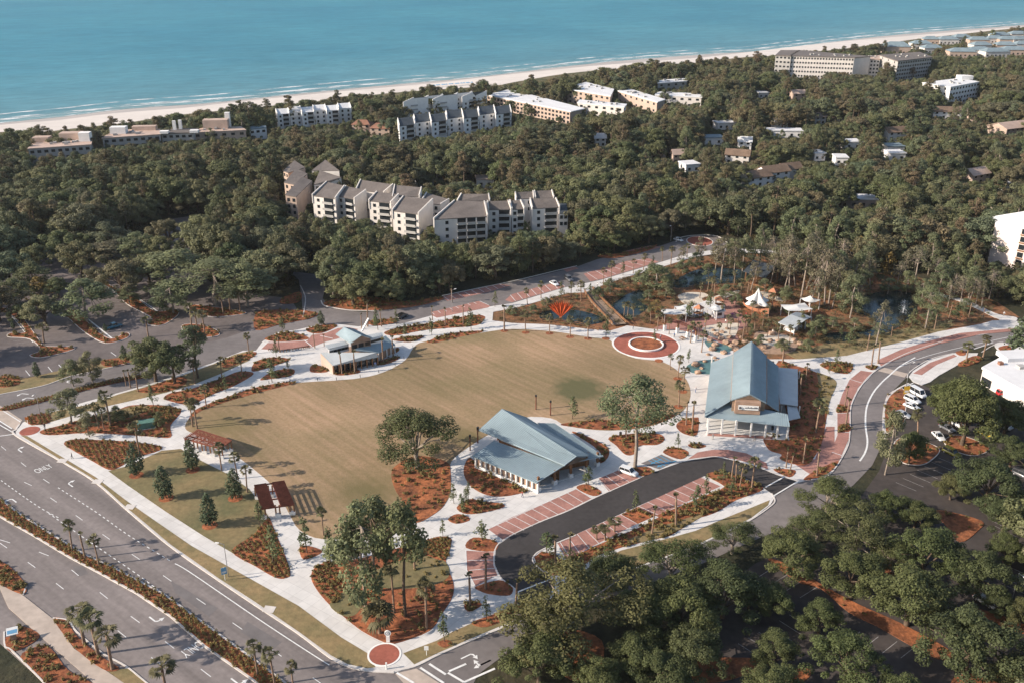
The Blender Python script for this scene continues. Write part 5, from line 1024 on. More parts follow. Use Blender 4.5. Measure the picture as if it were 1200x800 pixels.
def tall(seed, leafm='leaf_light', H=17.0, Rr=5.0, nc=40, z0=.22, bark='bark_pale', per=165, size=.36, nl=10):
    rnd.seed(seed); cs = []
    for i in range(nc):
        t = rnd.random(); z = H * (z0 + (.97 - z0) * t); k = Rr * (math.sin(math.pi * (.16 + .84 * t) ** .8) ** .8 if t < .98 else .1) * rnd.uniform(.45, 1.0) ; a = rnd.uniform(0, 6.283); r = rnd.uniform(.9, 1.7) * Rr / 5
        cs.append((math.cos(a) * k, math.sin(a) * k, z, r, r * .85))
    tr = [(0, 0, -.2), (rnd.uniform(-.2, .2), rnd.uniform(-.2, .2), H * .25), (rnd.uniform(-.4, .4), rnd.uniform(-.4, .4), H * .5), (rnd.uniform(-.4, .4), rnd.uniform(-.4, .4), H * .8)]
    return limbs(tr, cs, bark, .4, .22 * H / 17, nl), clumps(cs, per, size, leafm)
def lofted(seed, leafm='leaf_light', H=25.0, Rr=7.0, bark='bark_pale'):
    """tall clear trunk, crown only at the top"""
    return tall(seed, leafm, H, Rr, 46, .56, bark, 85, .36, 22)
def young(seed, leafm='leaf_young', H=6.0, Rr=1.25):
    rnd.seed(seed); cs = []
    for i in range(16):
        t = i / 15; z = H * (.28 + .68 * t); k = Rr * (1.0 - .85 * t) * rnd.uniform(.2, .8) + .05; a = rnd.uniform(0, 6.283); r = (.62 - .3 * t) * rnd.uniform(.8, 1.2); cs.append((math.cos(a) * k, math.sin(a) * k, z, r, r * 1.1))
    return limbs([(0, 0, -.1), (.05, 0, H * .3), (0, .05, H * .85)], cs, 'bark', .3, .07, 6), clumps(cs, 190, .26, leafm)
def cone(seed, H=7.0, Rr=1.9):
    rnd.seed(seed); cs = []
    for i in range(56):
        t = (i / 55) ** 1.15; z = H * (.15 + .82 * t); k = Rr * math.sin(math.pi * (.2 + .78 * t)) ** .8 * rnd.uniform(.35, .78); a = i * 2.4 + rnd.uniform(-.4, .4); r = (.66 - .25 * t) * rnd.uniform(.8, 1.2); cs.append((math.cos(a) * k, math.sin(a) * k, z, r, r))
    return limbs([(0, 0, -.1), (0, 0, H * .3), (0, 0, H * .9)], cs, 'bark', .3, .1, 4), clumps(cs, 170, .30, 'leaf_cone')
def palm(seed, H=7.0, nf=30, stub=False):
    rnd.seed(seed); b = MB(); lean = rnd.uniform(-.25, .25)
    pts = [(lean * (i / 6) ** 2, 0, -.1 + H * i / 6) for i in range(7)]; b.tube(pts, [.24, .2, .19, .18, .18, .19, .17], 'bark_palm', 8); tm = b.mesh('trunk', True)
    v, f, tone = [], [], []; top = Vector(pts[-1])
    for i in range(nf if not stub else 9):
        a = rnd.uniform(0, 6.283); el = rnd.uniform(-.75, 1.3) if not stub else rnd.uniform(.7, 1.5); L = rnd.uniform(.75, 1.15) * (1 if not stub else .7)
        d = Vector((math.cos(a) * math.cos(el), math.sin(a) * math.cos(el), math.sin(el))); side = Vector((-math.sin(a), math.cos(a), 0)); hub = top + d * L; tn = min(1, max(0, rnd.gauss(.5, .2) + .15 * (el < -.2) * -1))
        def q(p): 
            k = len(v); v.extend([tuple(x) for x in p]); f.append((k, k + 1, k + 2, k + 3)); tone.append(tn)
        q([top - side * .04, top + side * .04, hub + side * .03, hub - side * .03])
        up = side.cross(d)
        for j in range(7):
            s_ = (j - 3) / 3 * 1.15; e = (d * math.cos(s_) + side * math.sin(s_)); ln = rnd.uniform(.85, 1.15) * (1 - .2 * abs(s_)) * (1 if not stub else .6); w_ = .11
            tip = hub + e * ln - Vector((0, 0, .35 * ln * ln)); m_ = hub + e * ln * .55; o_ = e.cross(up).normalized() * w_
            q([hub, m_ - o_, tip, m_ + o_])
    me = bpy.data.meshes.new('crown'); me.from_pydata(v, [], f); me.materials.append(MAT['leaf_palm']); at = me.attributes.new('tone', 'FLOAT', 'FACE'); at.data.foreach_set('value', tone); return tm, me
def bush(seed, leafm='leaf_scrub', Rr=1.5, H=1.7, size=.34, n=10, per=60):
    rnd.seed(seed); cs = [(rnd.uniform(-.6, .6) * Rr, rnd.uniform(-.6, .6) * Rr, H * rnd.uniform(.3, .7), Rr * rnd.uniform(.35, .6), H * rnd.uniform(.25, .4)) for _ in range(n)]
    return clumps(cs, per * 2.2 / max(.15, (Rr * .45) ** 2) * .12, size, leafm, 'bush')
LIB = {
 'oak': [oak(s) for s in (3, 8, 15, 21, 34)], 'lot': [oak(s, 'leaf_lot', 7.5, 11.5, 66, .26, 360, .18) for s in (5, 9, 17)],
 'gnarl': [oak(s, 'leaf_lot', 8.5, 14, 54, .26, 250, .24, 'bark_pale') for s in (6, 12)],
 'pine': [pine(s) for s in (2, 7, 19)], 'tall': [tall(s) for s in (4, 10, 23)], 'dark': [tall(s, 'leaf_oak', 16, 5.2, 44, .16, 'bark') for s in (14, 26, 31)],
 'loft': [lofted(s) for s in (5, 11)], 'pineloft': [tall(s, 'leaf_oak', 22, 5.5, 40, .56, 'bark', 105, .42, 12) for s in (8, 18)],
 'young': [young(s) for s in (1, 2, 3)], 'cone': [cone(s) for s in (1, 2, 3)], 'palm': [palm(s) for s in (1, 2, 3)], 'stub': [palm(s, 6.0, 30, True) for s in (4, 5)],
 'pale': [tall(s, 'leaf_pale', 15, 4.2, 34, .36, 'bark_pale', 40, .34, 30) for s in (3, 9)], 'slim': [tall(s, 'leaf_pale', 19, 3.8, 32, .42, 'bark_pale', 85, .42, 14) for s in (6, 13)],
 'gold': [tall(s, 'leaf_gold', 7, 3.2, 30, .1, 'bark', 60, .4, 6) for s in (2,)], 'bushy_palm': [palm(9, 2.6, 60)]}
REF = dict(oak=(13, 7.5), lot=(11.5, 7.5), gnarl=(14, 8.5), pine=(22, 4.2), tall=(17, 5), dark=(16, 5.2), loft=(25, 7), pineloft=(22, 5.5), young=(6, 1.25), cone=(7, 1.9), palm=(8.2, 1.9), stub=(6.8, 1), pale=(15, 4.2), slim=(19, 3.4), gold=(7, 3.2), bushy_palm=(3.6, 1.9))
NM = dict(oak='oak_tree', lot='oak_tree', gnarl='oak_tree', pine='pine_tree', tall='broadleaf_tree', dark='broadleaf_tree', loft='broadleaf_tree', pineloft='pine_tree', young='young_tree', cone='young_evergreen', palm='palm_tree', stub='palm_tree', pale='pale_tree', slim='pale_tree', gold='golden_shrub', bushy_palm='palm_shrub')
CT = {'palm_tree': 'palm', 'golden_shrub': 'shrub', 'palm_shrub': 'shrub'}
def tree(kind, loc, h, label, group=None, r=None, var=None, lean=None):
    H, Rr = REF[kind]; sz = h / H; sx = (r / Rr) if r else sz; i = rnd.randrange(len(LIB[kind])) if var is None else var
    o = empty(NM[kind], loc, rnd.uniform(0, 6.28)); o.scale = (sx, sx, sz)
    if lean: o.rotation_euler = (lean[0], lean[1], o.rotation_euler[2])
    tm, cm = LIB[kind][i]; a = bpy.data.objects.new('trunk', tm); b = bpy.data.objects.new('crown', cm)
    for x in (a, b): COL.objects.link(x); x.parent = o
    tag(o, label, CT.get(NM[kind], 'tree'), group); return o
rnd.seed(5)
def grove(kind, lst, label, group, h=None):
    for t in lst:
        u, v = t[0], t[1]; hh_ = (t[2] if len(t) > 2 else h) * rnd.uniform(.95, 1.05); p = P(u, v); tree(kind, (p.x, p.y, .1), hh_, label, group, r=t[3] if len(t) > 3 else None, lean=(rnd.gauss(0, .09), rnd.gauss(0, .09)) if kind in ('slim', 'pale') else (rnd.gauss(0, .025), rnd.gauss(0, .025)))
# --- singled-out trees
def one(kind, u, v, h, r, label, var=None, group=None, lean=None): p = P(u, v); return tree(kind, (p.x, p.y, .1), h, label, group, r, var, lean)
one('gnarl', 490, 549, 15.5, 12.2, 'wide spreading live oak standing alone on mulch at the lawn edge', 0)
one('loft', 744, 547, 24.5, 8.6, 'tall tree with clear pale trunk beside the accessible bays', 0)
one('tall', 429, 720, 25, 6.8, 'tall light-green tree on the mulch bed near the corner circle', 1)
one('pineloft', 440, 693, 22, 6.2, 'dark-crowned tree right behind the tall light-green tree', 0)
one('pineloft', 475, 722, 26, 5.4, 'tall pine with straight bare trunk beside the light-green tree', 0)
one('palm', 462, 718, 13, 1.9, 'thin tall palm between the two big corner trees'); one('palm', 486, 667, 8, 2.0, 'palm at the back of the corner bed by the path'); one('palm', 500, 737, 11.5, 2.3, 'palm with full crown at the right of the corner bed')
one('bushy_palm', 445, 742, 6.5, 3.4, 'low bushy palm clump behind the round corner sign')
one('oak', 183, 447, 14, 8.5, 'dark double-trunked oak by the north street, left of its neighbour', 2); one('oak', 205, 449, 13, 7.0, 'dark oak with dense crown, in the middle of the street clump', 1); one('pine', 232, 443, 17, 4.6, 'narrow dark tree at the right of the street clump')
one('tall', 84, 497, 10.5, 5.0, 'round olive tree near the left corner circle', 0); one('tall', 105, 512, 7.5, 2.6, 'small tree between the two paths at left corner'); one('tall', 86, 452, 8.5, 3.6, 'pale round tree on the street median, left one', 2); one('tall', 109, 449, 10, 4.2, 'pale round tree on the street median, right one', 1)
one('dark', 138, 495, 5, 2.2, 'dark shrub-like tree beside the green utility box'); one('dark', 188, 500, 4.5, 1.6, 'small dark tree at the right of the utility box')
one('loft', 1084, 386, 15, 5.2, 'light-green multi-stemmed tree by the fountain pond', 1); one('slim', 1026, 406, 15, 2.6, 'thin leaning tree beside the pond path', 0, lean=(0, R(12))); one('pale', 1072, 333, 15.5, 6.0, 'broad bare pale tree behind the fountain', 0); one('pale', 1159, 351, 12, 4.0, 'bare pink-grey tree below the apartment tower', 1)
one('gold', 1040, 323, 9, 3.6, 'round golden shrub by the far pond bank'); one('gold', 1005, 303, 9, 4.0, 'golden shrub tucked behind tall pale trees')
one('slim', 845, 328, 17, 4, 'crooked pale tree above the upper pond', 1); one('tall', 767, 340, 10, 7.5, 'low wide grey-green tree on the pond island', 0); one('tall', 780, 350, 6, 3.5, 'smaller grey-green tree beside the wide island tree', 2)
one('gold', 769, 366, 4.5, 2.8, 'round orange-brown shrub at the playground edge')
one('lot', 1127, 521, 18, 10.0, 'large oak over parked white cars in right car park', 2); one('lot', 1112, 500, 14, 8.0, 'oak crown left of the large car park oak', 1); one('tall', 1037, 556, 18, 4.3, 'tall light tree at the road bend above the car park', 0); one('palm', 1075, 518, 9, 2.2, 'leaning palm in the car park beside white cars', lean=(0, R(10))); one('lot', 1065, 543, 9, 4.5, 'small oak on mulch right of the road bend', 0)
one('cone', 1197, 420, 14, 6, 'dark dense tree at the right edge by the shop roof', 1)
# --- oaks shading the lower car park: crown centre pixel, radius in pixels
LOTT = [(1002, 670, 33, 'lot', 'round green oak left of centre in the lower car park'), (1070, 695, 43, 'lot', 'largest round green oak in the lower car park'), (1150, 668, 33, 'lot', 'green oak at the right of the lower car park row'), (1140, 748, 48, 'lot', 'broad green oak at the bottom right'), (995, 768, 38, 'lot', 'yellowish oak at the bottom edge of the car park'), (962, 722, 24, 'lot', 'narrow yellowish oak above the bottom edge oak'), (1087, 643, 36, 'lot', 'oak behind the largest car park oak'), (930, 645, 32, 'lot', 'light oak on mulch by the end of the side street'), (1005, 618, 36, 'gnarl', 'greyish oak over the side street bend'), (1172, 704, 17, 'lot', 'little oak beside a lamp post in the car park'), (1199, 716, 16, 'lot', 'small oak cut by the right picture edge'), (1162, 562, 34, 'lot', 'yellow-green oak at right middle car park'), (1117, 568, 19, 'lot', 'small round oak left of the yellow-green oak'), (972, 580, 30, 'gnarl', 'sparse grey oak beside the road crossing'), (1182, 485, 27, 'oak', 'dark oak between the shop and the pickup'), (1188, 527, 24, 'oak', 'dark oak at the right edge below the pickup'),
        (672, 700, 62, 'gnarl', 'huge gnarled live oak at the bottom centre'), (745, 762, 29, 'oak', 'smaller oak with pale limbs below the huge live oak'), (788, 655, 37, 'gnarl', 'twisted oak over the path beside the side street'), (632, 768, 38, 'oak', 'oak at the bottom edge left of the huge live oak'), (800, 708, 40, 'oak', 'dark oak right of the huge live oak'), (850, 690, 38, 'oak', 'dark oak shading the empty bays'), (716, 668, 28, 'oak', 'oak crown behind the huge live oak'), (775, 785, 32, 'oak', 'oak on the bottom edge beside the dark bays'), (860, 628, 26, 'gnarl', 'light oak standing over the side street verge'), (880, 690, 26, 'lot', 'olive oak between the dark bays and the light oak'), (700, 790, 30, 'oak', 'dark low oak at the bottom edge centre'), (905, 800, 30, 'oak', 'dark oak cut by the bottom edge'), (1060, 812, 30, 'lot', 'oak mostly below the bottom edge'), (1200, 790, 28, 'lot', 'oak at the bottom right corner'), (1040, 590, 22, 'oak', 'dark oak by the car park entrance mulch'), (1180, 600, 24, 'oak', 'dark oak right of the yellow-green oak'), (1075, 600, 20, 'lot', 'oak between the small round oak and the grey oak'), (815, 760, 34, 'oak', 'dark oak at the bottom right of the huge live oak'), (760, 715, 34, 'oak', 'dark oak touching the huge live oak on its right'), (640, 725, 32, 'oak', 'oak crown on the street side of the huge live oak'), (905, 700, 24, 'oak', 'dark oak left of the narrow yellowish oak'), (1050, 650, 26, 'gnarl', 'grey oak between the round oaks'), (960, 615, 26, 'gnarl', 'greyish oak on the street corner verge'), (910, 760, 26, 'oak', 'dark oak over the mulch at the bottom'), (1180, 640, 20, 'oak', 'dark shrubby oak on mulch at the right edge')]
for (u, v, rp, kd, lb) in LOTT:
    kd = 'lot' if kd == 'oak' else kd
    p = P(u, v, 7.5); r = rp / ppm(p) * 1.3; h = min(17, max(6.5, r * 1.4)) if kd != 'gnarl' else min(17, r * 1.25); p = P(u, v, h * .6)
    tree(kd, (p.x, p.y, .05), h, lb, 'oaks over the lower car park', r=r * 1.04)
# --- trees in the north-west car park
NWT = [(207, 312, 36, 'tall', 'bright round tree at the right of the upper car park'), (250, 328, 40, 'loft', 'broad light tree with pale limbs right of the bright round tree'), (287, 330, 28, 'tall', 'light tree beside the street junction'), (236, 282, 26, 'oak', 'olive oak behind the bright round tree'), (160, 288, 21, 'tall', 'pale small tree in the upper car park island'), (140, 322, 26, 'oak', 'oak on the long island, lower one'), (97, 348, 28, 'tall', 'grey-green tree on the second island'), (50, 360, 22, 'oak', 'oak on the left island with a palm'), (92, 300, 25, 'oak', 'dark oak near a white parked car'), (15, 340, 20, 'oak', 'oak at the left edge of the car park'), (125, 300, 22, 'pine', 'brownish tree on the long island, upper one'), (45, 335, 14, 'gold', 'rusty small tree at the left island top'), (185, 290, 20, 'oak', 'brown-green oak between island and bright tree'), (75, 283, 22, 'oak', 'oak at the shaded back edge of the upper car park'), (125, 278, 22, 'dark', 'full tree right of the shaded back oak'), (172, 312, 22, 'oak', 'oak between the long island and the bright tree'), (150, 345, 12, 'tall', 'small tree on the long island end'), (40, 300, 18, 'oak', 'oak left of the silver shaded car'), (110, 325, 16, 'oak', 'olive tree beside the black car'), (200, 345, 22, 'tall', 'light tree in front of the broad light tree'), (270, 300, 24, 'oak', 'oak behind the junction trees'), (8, 312, 24, 'oak', 'dark oak at the left edge above the car park'), (36, 322, 20, 'dark', 'full dark tree below the left edge oak'), (-6, 352, 24, 'oak', 'oak cut by the left edge of the picture'), (22, 365, 14, 'oak', 'small oak on the first island tip'), (196, 272, 22, 'oak', 'oak at the shaded clearing'), (66, 335, 14, 'oak', 'small oak beside the palm island')]
for (u, v, rp, kd, lb) in NWT:
    p = P(u, v, 7); r = rp / ppm(p) * 1.22; h = min(16, max(7, r * 1.5)); p = P(u, v, h * .6); tree(kd, (p.x, p.y, .05), h, lb, 'trees of the upper car park', r=r)
# --- young trees and evergreens
grove('cone', [(160, 557, 9), (226, 550, 8.5), (195, 584, 8.5), (276, 584, 8), (246, 616, 8.5)], 'young dark evergreen in a mulch ring on the left grass', 'young evergreens on the left grass')
grove('cone', [(44, 442, 5), (146, 420, 4.5), (377, 381, 5), (124, 397 - 8, 3), (16, 386, 3)], 'small evergreen beside the north street', 'small evergreens by the street')
grove('young', [(360, 648, 9.5), (387, 661, 9.5), (320, 660, 9.5), (305, 618, 7.5), (521, 752, 6.5), (570, 726, 5.5), (519, 628, 4.5), (565, 633, 5, 2.0), (541, 600, 5)], 'slender young tree beside the corner paths', 'young trees by the corner paths')
grove('young', [(641, 648, 5.5, 2.2), (745, 599, 5.5), (847, 566, 6), (857, 581, 5.5), (815, 596, 6.5, 2), (827, 583, 6), (795, 525, 4.5), (689, 568, 4.5, 1.8)], 'young tree in a mulch bed beside the parking bays', 'young trees by the parking bays')
grove('young', [(671, 491, 7.5, 1.9), (772, 488, 8.5, 2.2), (733, 512, 7, 1.8), (710, 397, 8), (807, 376, 7, 2.2), (832, 363, 7, 2), (767, 402, 5), (807, 425, 5), (480, 612, 6), (466, 600, 4), (532, 590, 6), (545, 593, 5), (549, 585, 5)], 'young leafy tree at the lawn or playground edge', 'young trees round the lawn')
grove('young', [(443, 387, 8), (465, 381, 6), (552, 386, 8), (506, 393, 6.5), (475, 396, 5), (580, 360, 6), (331, 390, 6), (324, 418, 6), (319, 448, 8.5, 1.9), (338, 434, 4), (765, 316, 6), (730, 323, 6), (658, 352, 7), (692, 350, 6), (265, 460, 6), (180, 476, 7)], 'slim young tree along the north path', 'young trees along the north path')
grove('young', [(980, 430, 6), (972, 438, 4), (950, 400, 6), (995, 405, 6, 2), (1068, 385, 7, 2.4), (1120, 378, 7, 2.2), (985, 395, 4), (938, 384, 6, 2), (880, 396, 5)], 'young tree near the hall and pond bank', 'young trees by the pond')
# --- palms
grove('palm', [(85, 645, 7.5), (116, 662, 7.5), (302, 790, 7.5), (322, 802, 7.5), (344, 808, 6.5)], 'slim palm on the avenue median', 'palms on the avenue median'); one('stub', 100, 654, 6.5, None, 'crownless palm trunk between two median palms')
for (u, v, h, lb) in ((99, 754, 8.5, 'leftmost palm of the trio by the avenue kerb'), (115, 766, 9.5, 'tallest palm of the trio by the avenue kerb'), (132, 784, 9, 'nearest palm of the trio by the avenue kerb')): one('palm', u, v, h, 2.9, lb, group='palm trio by the avenue')
one('palm', 196, 815, 8, 2.6, 'palm top poking up at the bottom edge')
grove('palm', [(162, 459, 7.5), (164, 534, 9), (130, 499, 10.5), (116, 502, 8), (122, 503, 6.5), (242, 478, 7), (226, 495, 6), (284, 441, 7), (292, 415, 7), (229, 450, 8), (260, 443, 7)], 'palm with shaggy crown near the left paths', 'palms near the left paths')
grove('palm', [(231, 502, 9), (226, 500, 8), (260, 551, 7.5), (279, 561, 7), (290, 577, 7), (379, 627, 7)], 'slim palm beside the lawn pergolas', 'palms beside the pergolas')
grove('palm', [(616, 389, 7.5), (644, 391, 7), (668, 395, 7.5), (689, 397, 7.5)], 'palm in the row on the north lawn edge', 'palms on the north lawn edge'); one('stub', 591, 388, 9, None, 'tall bare palm at the west end of the lawn edge row')
grove('palm', [(634, 350, 6.5), (618, 357, 6), (669, 351, 6.5), (681, 353, 8), (707, 333, 6.5), (716, 328, 7), (742, 321, 6), (754, 317, 6.5), (805, 302, 6), (786, 311, 7.5), (776, 306, 6)], 'small palm along the north street path', 'palms along the north street path')
grove('palm', [(794, 443, 7.5), (800, 458, 8), (795, 477, 8), (785, 433, 5)], 'palm on the east lawn edge near the hall', 'palms on the east lawn edge')
grove('palm', [(731, 373, 6), (735, 374, 6), (742, 376, 6), (762, 380, 6.5), (770, 388, 7.5), (809, 402, 7), (822, 413, 7), (870, 398, 8), (881, 371, 6), (829, 343, 6), (834, 344, 6), (837, 346, 7), (860, 336, 6.5), (886, 333, 6), (852, 385, 5), (875, 390, 6), (893, 385, 6.5), (900, 375, 6), (912, 397, 5), (917, 426, 8, 2.6), (905, 362, 6), (846, 372, 5)], 'palm among the playground beds', 'palms in the playground')
grove('palm', [(1132, 424, 6.5, 2.3), (1152, 418, 7, 2.3)], 'palm on the island opposite the shop', 'palms opposite the shop'); grove('palm', [(867, 571, 6), (881, 572, 8), (956, 507, 9.5, 2.4), (52, 402, 6.5, 2.6), (720, 623, 3.5, 2.0), (709, 633, 3.5, 2.0), (699, 632, 3, 1.6)], 'palm with small crown by bays or beds', 'scattered palms')
grove('palm', [(225, 385, 9, 2.4), (232, 388, 8, 2.2), (240, 390, 8, 2.2), (174, 395, 7, 2.2), (270, 365, 8, 2.2), (262, 368, 8, 2.2), (282, 366, 8, 2.2)], 'palm in the clump by the street junction', 'palms by the street junction')
grove('stub', [(551, 711, 8), (569, 690, 8), (604, 716, 8), (651, 667, 8), (668, 663, 8), (764, 625, 7), (792, 617, 8), (857, 561, 6), (862, 566, 6), (804, 498, 7), (811, 506, 8.5), (734, 390 + 125, 4)], 'newly planted palm trunk with a tied tuft near the bays', 'newly planted palms near the bays')
grove('stub', [(941, 543, 6.5), (957, 558, 7.5), (921, 548, 5.5), (926, 551, 5), (991, 498, 8), (990, 476, 6.5), (944, 448, 6), (937, 463, 6.5), (1021, 431, 8), (1029, 426, 8), (1095, 386, 6.5), (1112, 373, 5.5), (1016, 411, 6.5), (1044, 396, 4.5), (1151, 375, 5), (1135, 372, 6)], 'newly planted palm trunk by the curving side street', 'newly planted palms by the side street')
grove('stub', [(424, 386, 6), (431, 383, 9), (447, 383, 6), (507, 376, 5.5), (522, 382, 6.5), (543, 380, 7), (401, 438, 7), (416, 437, 7), (449, 425, 8), (461, 418, 7), (328, 413, 6), (369, 408, 6), (380, 406, 4), (148, 452, 5), (153, 454, 6), (530, 355, 6)], 'newly planted palm trunk round the small pavilion', 'newly planted palms by the pavilion')
# --- tall pale trees round the playground ponds
grove('slim', [(925, 338, 20), (939, 348, 22), (932, 336, 20), (959, 353, 20), (966, 358, 20), (971, 356, 21), (945, 340, 18), (915, 330, 17), (950, 330, 19)], 'tall pale-trunked tree behind the playground', 'tall pale trees behind the playground')
for (u, v, h, r, lb) in ((996, 373, 16, 5.2, 'leafy pale-trunked tree on the mulch island by the right pond'), (988, 364, 15, 4.5, 'leafy tree just behind the mulch island tree'), (978, 345, 17, 5, 'tall leafy tree right of the pale trunks'), (870, 318, 15, 5, 'leafy tree left of the dark-roofed timber pavilion'), (890, 310, 17, 5, 'leafy tree behind the dark-roofed timber pavilion'), (1000, 345, 16, 5, 'leafy tree on the far shore of the right pond'), (1100, 345, 12, 5, 'round leafy tree between bare pink-grey trees'), (1135, 350, 12, 5, 'round leafy tree above the pond trail')): one('tall', u, v, h, r, lb)
grove('pale', [(1125, 358, 11), (1135, 356, 11), (1143, 358, 10), (1050, 340, 11), (1090, 335, 12), (905, 320, 16), (930, 318, 17), (955, 315, 16), (985, 320, 15), (1118, 350, 10)], 'bare grey-pink tree in the pond wood', 'bare pale trees in the pond wood')

grove('tall', [(640, 361, 4, 2.2), (700, 352, 5, 2.6), (715, 345, 6, 2.8), (750, 338, 7, 3.5), (760, 352, 4, 2.2), (800, 322, 6, 3), (815, 315, 7, 3.2), (830, 325, 6, 2.6), (780, 328, 5, 2.4), (600, 370, 3.5, 2), (625, 368, 3.5, 2), (895, 345, 6, 3), (920, 355, 6, 3), (960, 382, 4, 2.2), (975, 385, 4, 2.4), (1000, 390, 5, 2.6), (1030, 392, 4, 2.2), (1090, 378, 5, 3), (1130, 366, 5, 3), (1010, 330, 9, 4), (1040, 345, 6, 3.5), (850, 352, 6, 3), (862, 360, 5, 2.4), (915, 412, 4, 2.4), (945, 412, 4, 2.4), (955, 395, 6, 3), (890, 405, 4, 2)], 'bushy grey-green small tree among the pond plantings', 'bushy small trees round the ponds')
grove('slim', [(902, 336, 14), (918, 344, 16), (948, 362, 15), (975, 362, 16), (985, 352, 17), (1005, 362, 13), (860, 322, 14), (838, 318, 13), (880, 340, 13), (1060, 330, 13), (1020, 338, 14), (1110, 362, 11), (1150, 362, 10), (820, 312, 12), (795, 318, 11)], 'thin pale tree standing in the pond plantings', 'thin pale trees in the pond plantings')
grove('tall', [(910, 325, 13, 4.2), (940, 325, 14, 4.2), (968, 330, 14, 4.5), (1015, 322, 13, 4.5), (1062, 345, 9, 3.5), (1080, 352, 8, 3.5), (855, 312, 12, 4)], 'leafy mid-height tree between the pale trunks', 'leafy trees between the pale trunks')
grove('palm', [(795, 388, 6), (826, 388, 6), (842, 396, 5.5), (855, 392, 6), (865, 384, 6), (818, 398, 6), (884, 388, 6.5), (899, 395, 6), (868, 350, 7), (876, 345, 7), (820, 350, 6), (935, 392, 5), (925, 402, 6), (776, 378, 6), (784, 392, 6)], 'shaggy palm between the play areas', 'palms between the play areas')
# ------------------------------------------------------------------ the wood
FP = [(-300, 209), (0, 178), (75, 175), (150, 166), (200, 157), (300, 143), (375, 134), (460, 126), (575, 119), (667, 107), (737, 94), (812, 88), (900, 80), (975, 74), (1037, 65), (1137, 52), (1200, 45), (1500, 19), (1600, 430), (1300, 371), (1195, 368), (1170, 350), (1120, 331), (1075, 320), (1030, 316), (985, 306), (940, 294), (900, 287), (858, 281), (842, 273), (812, 272), (788, 277), (768, 284), (738, 291), (700, 300), (676, 309), (650, 315), (600, 327), (556, 336), (515, 346), (460, 356), (430, 361), (400, 359), (386, 352), (385, 335), (376, 316), (336, 313), (344, 330), (345, 345), (338, 346), (300, 339), (250, 324), (230, 296), (272, 286), (283, 268), (238, 250), (188, 256), (175, 270), (148, 288), (115, 290), (60, 289), (28, 298), (0, 315), (-300, 345)]
KA = np.array(KEEP); footbb = [(min(p[0] for p in f_) - 3, max(p[0] for p in f_) + 3, min(p[1] for p in f_) - 3, max(p[1] for p in f_) + 3, f_) for f_ in FOOT]
DWa = np.array([(p.x, p.y) for p in DW]); rnd.seed(77)
wood = []
y = 275.0
while y < 1750:
    st = 7.6 if y < 800 else 9.0
    xm = 0.62 * y + 80; x = -xm
    while x < xm:
        px_, py_ = x + rnd.uniform(-.42, .42) * st, y + rnd.uniform(-.42, .42) * st; x += st
        u, v = proj((px_, py_, 0))
        if u < -160 or u > 1360 or not inside(u, v, FP): continue
        if any(bb[0] < px_ < bb[1] and bb[2] < py_ < bb[3] and inside(px_, py_, [(c_[0], c_[1]) for c_ in bb[4]]) for bb in footbb): continue
        c = rnd.random(); kd = 'oak' if c < .56 else 'pine' if c < .72 else 'dark' if c < .90 else 'tall' if c < .995 else 'pale'
        if u > 850 and v > 270 and c < .3: kd = 'tall'
        dd = math.sqrt(((DWa - np.array([px_, py_])) ** 2).sum(1).min())
        h0 = dict(oak=rnd.choice((rnd.uniform(7.5, 12), rnd.uniform(11, 16), rnd.uniform(15, 19))), pine=rnd.uniform(14, 22.5), dark=rnd.uniform(9, 18), tall=rnd.uniform(10, 18.5), pale=rnd.uniform(11, 14))[kd]
        if dd < 100: h0 *= .45 + .55 * dd / 100; kd = 'oak' if kd in ('pine', 'tall') and dd < 60 else kd
        for sc in (1, .75, .5, .33):
            h = h0 * sc; r = h / REF[kd][0] * REF[kd][1]; cz = .66 * h; cu, cv = proj((px_, py_, cz)); pm = ppm((px_, py_, cz))
            rx, ry = r * pm * 1.35, (.40 * h + r * .35) * pm
            hit = (((KA[:, 0] - cu) / rx) ** 2 + ((KA[:, 1] - cv) / ry) ** 2 < .9) & (KA[:, 2] > py_)
            if not hit.any(): wood.append((py_, px_, kd, h, r)); break
    y += st
wood.sort()
cnt = {}; far = []
for (y_, x_, kd, h, r) in wood:
    u, v = proj((x_, y_, 0)); cnt[kd] = cnt.get(kd, 0) + 1
    lim = dict(oak=285, pine=160, dark=170, tall=110, pale=25)[kd]
    if cnt[kd] > lim or u < -70 or u > 1270: far.append((y_, x_, kd, h, r)); continue
    zs_ = [(60, 'at the far left edge'), (150, 'behind the left half of the car park'), (240, 'behind the shaded road'), (335, 'left of the condominiums'), (400, 'below the leftmost condominium wing'), (470, 'before the middle condominium block'), (560, 'before the right condominium block'), (670, 'right of the condominiums by the street'), (760, 'above the brick street bays'), (860, 'above the turning circle'), (950, 'behind the playground pavilion'), (1040, 'behind the pond fountain'), (1120, 'left of the apartment tower'), (9999, 'by the apartment tower at right')]
    zone = next(t_ for lim_, t_ in zs_ if u < lim_)
    if 335 < u < 670 and y_ > 430: zone = 'behind the condominiums'
    nm = dict(oak='rounded olive oak', pine='dark pine', dark='full dark broadleaf tree', tall='light grey-green tree', pale='sparse pale tree')[kd]
    h1_, h2_ = dict(oak=(11, 14), pine=(14, 17), dark=(12, 14.5), tall=(12.5, 15), pale=(11, 13))[kd]; sz_ = 'low' if h < h1_ else 'mid-height' if h < h2_ else 'tall'
    tree(kd, (x_, y_, 0), h, sz_ + ' ' + nm + ' in the wood ' + zone, '%s %ss in the wood %s' % (sz_, nm, zone), r=r * rnd.uniform(.85, 1.35))
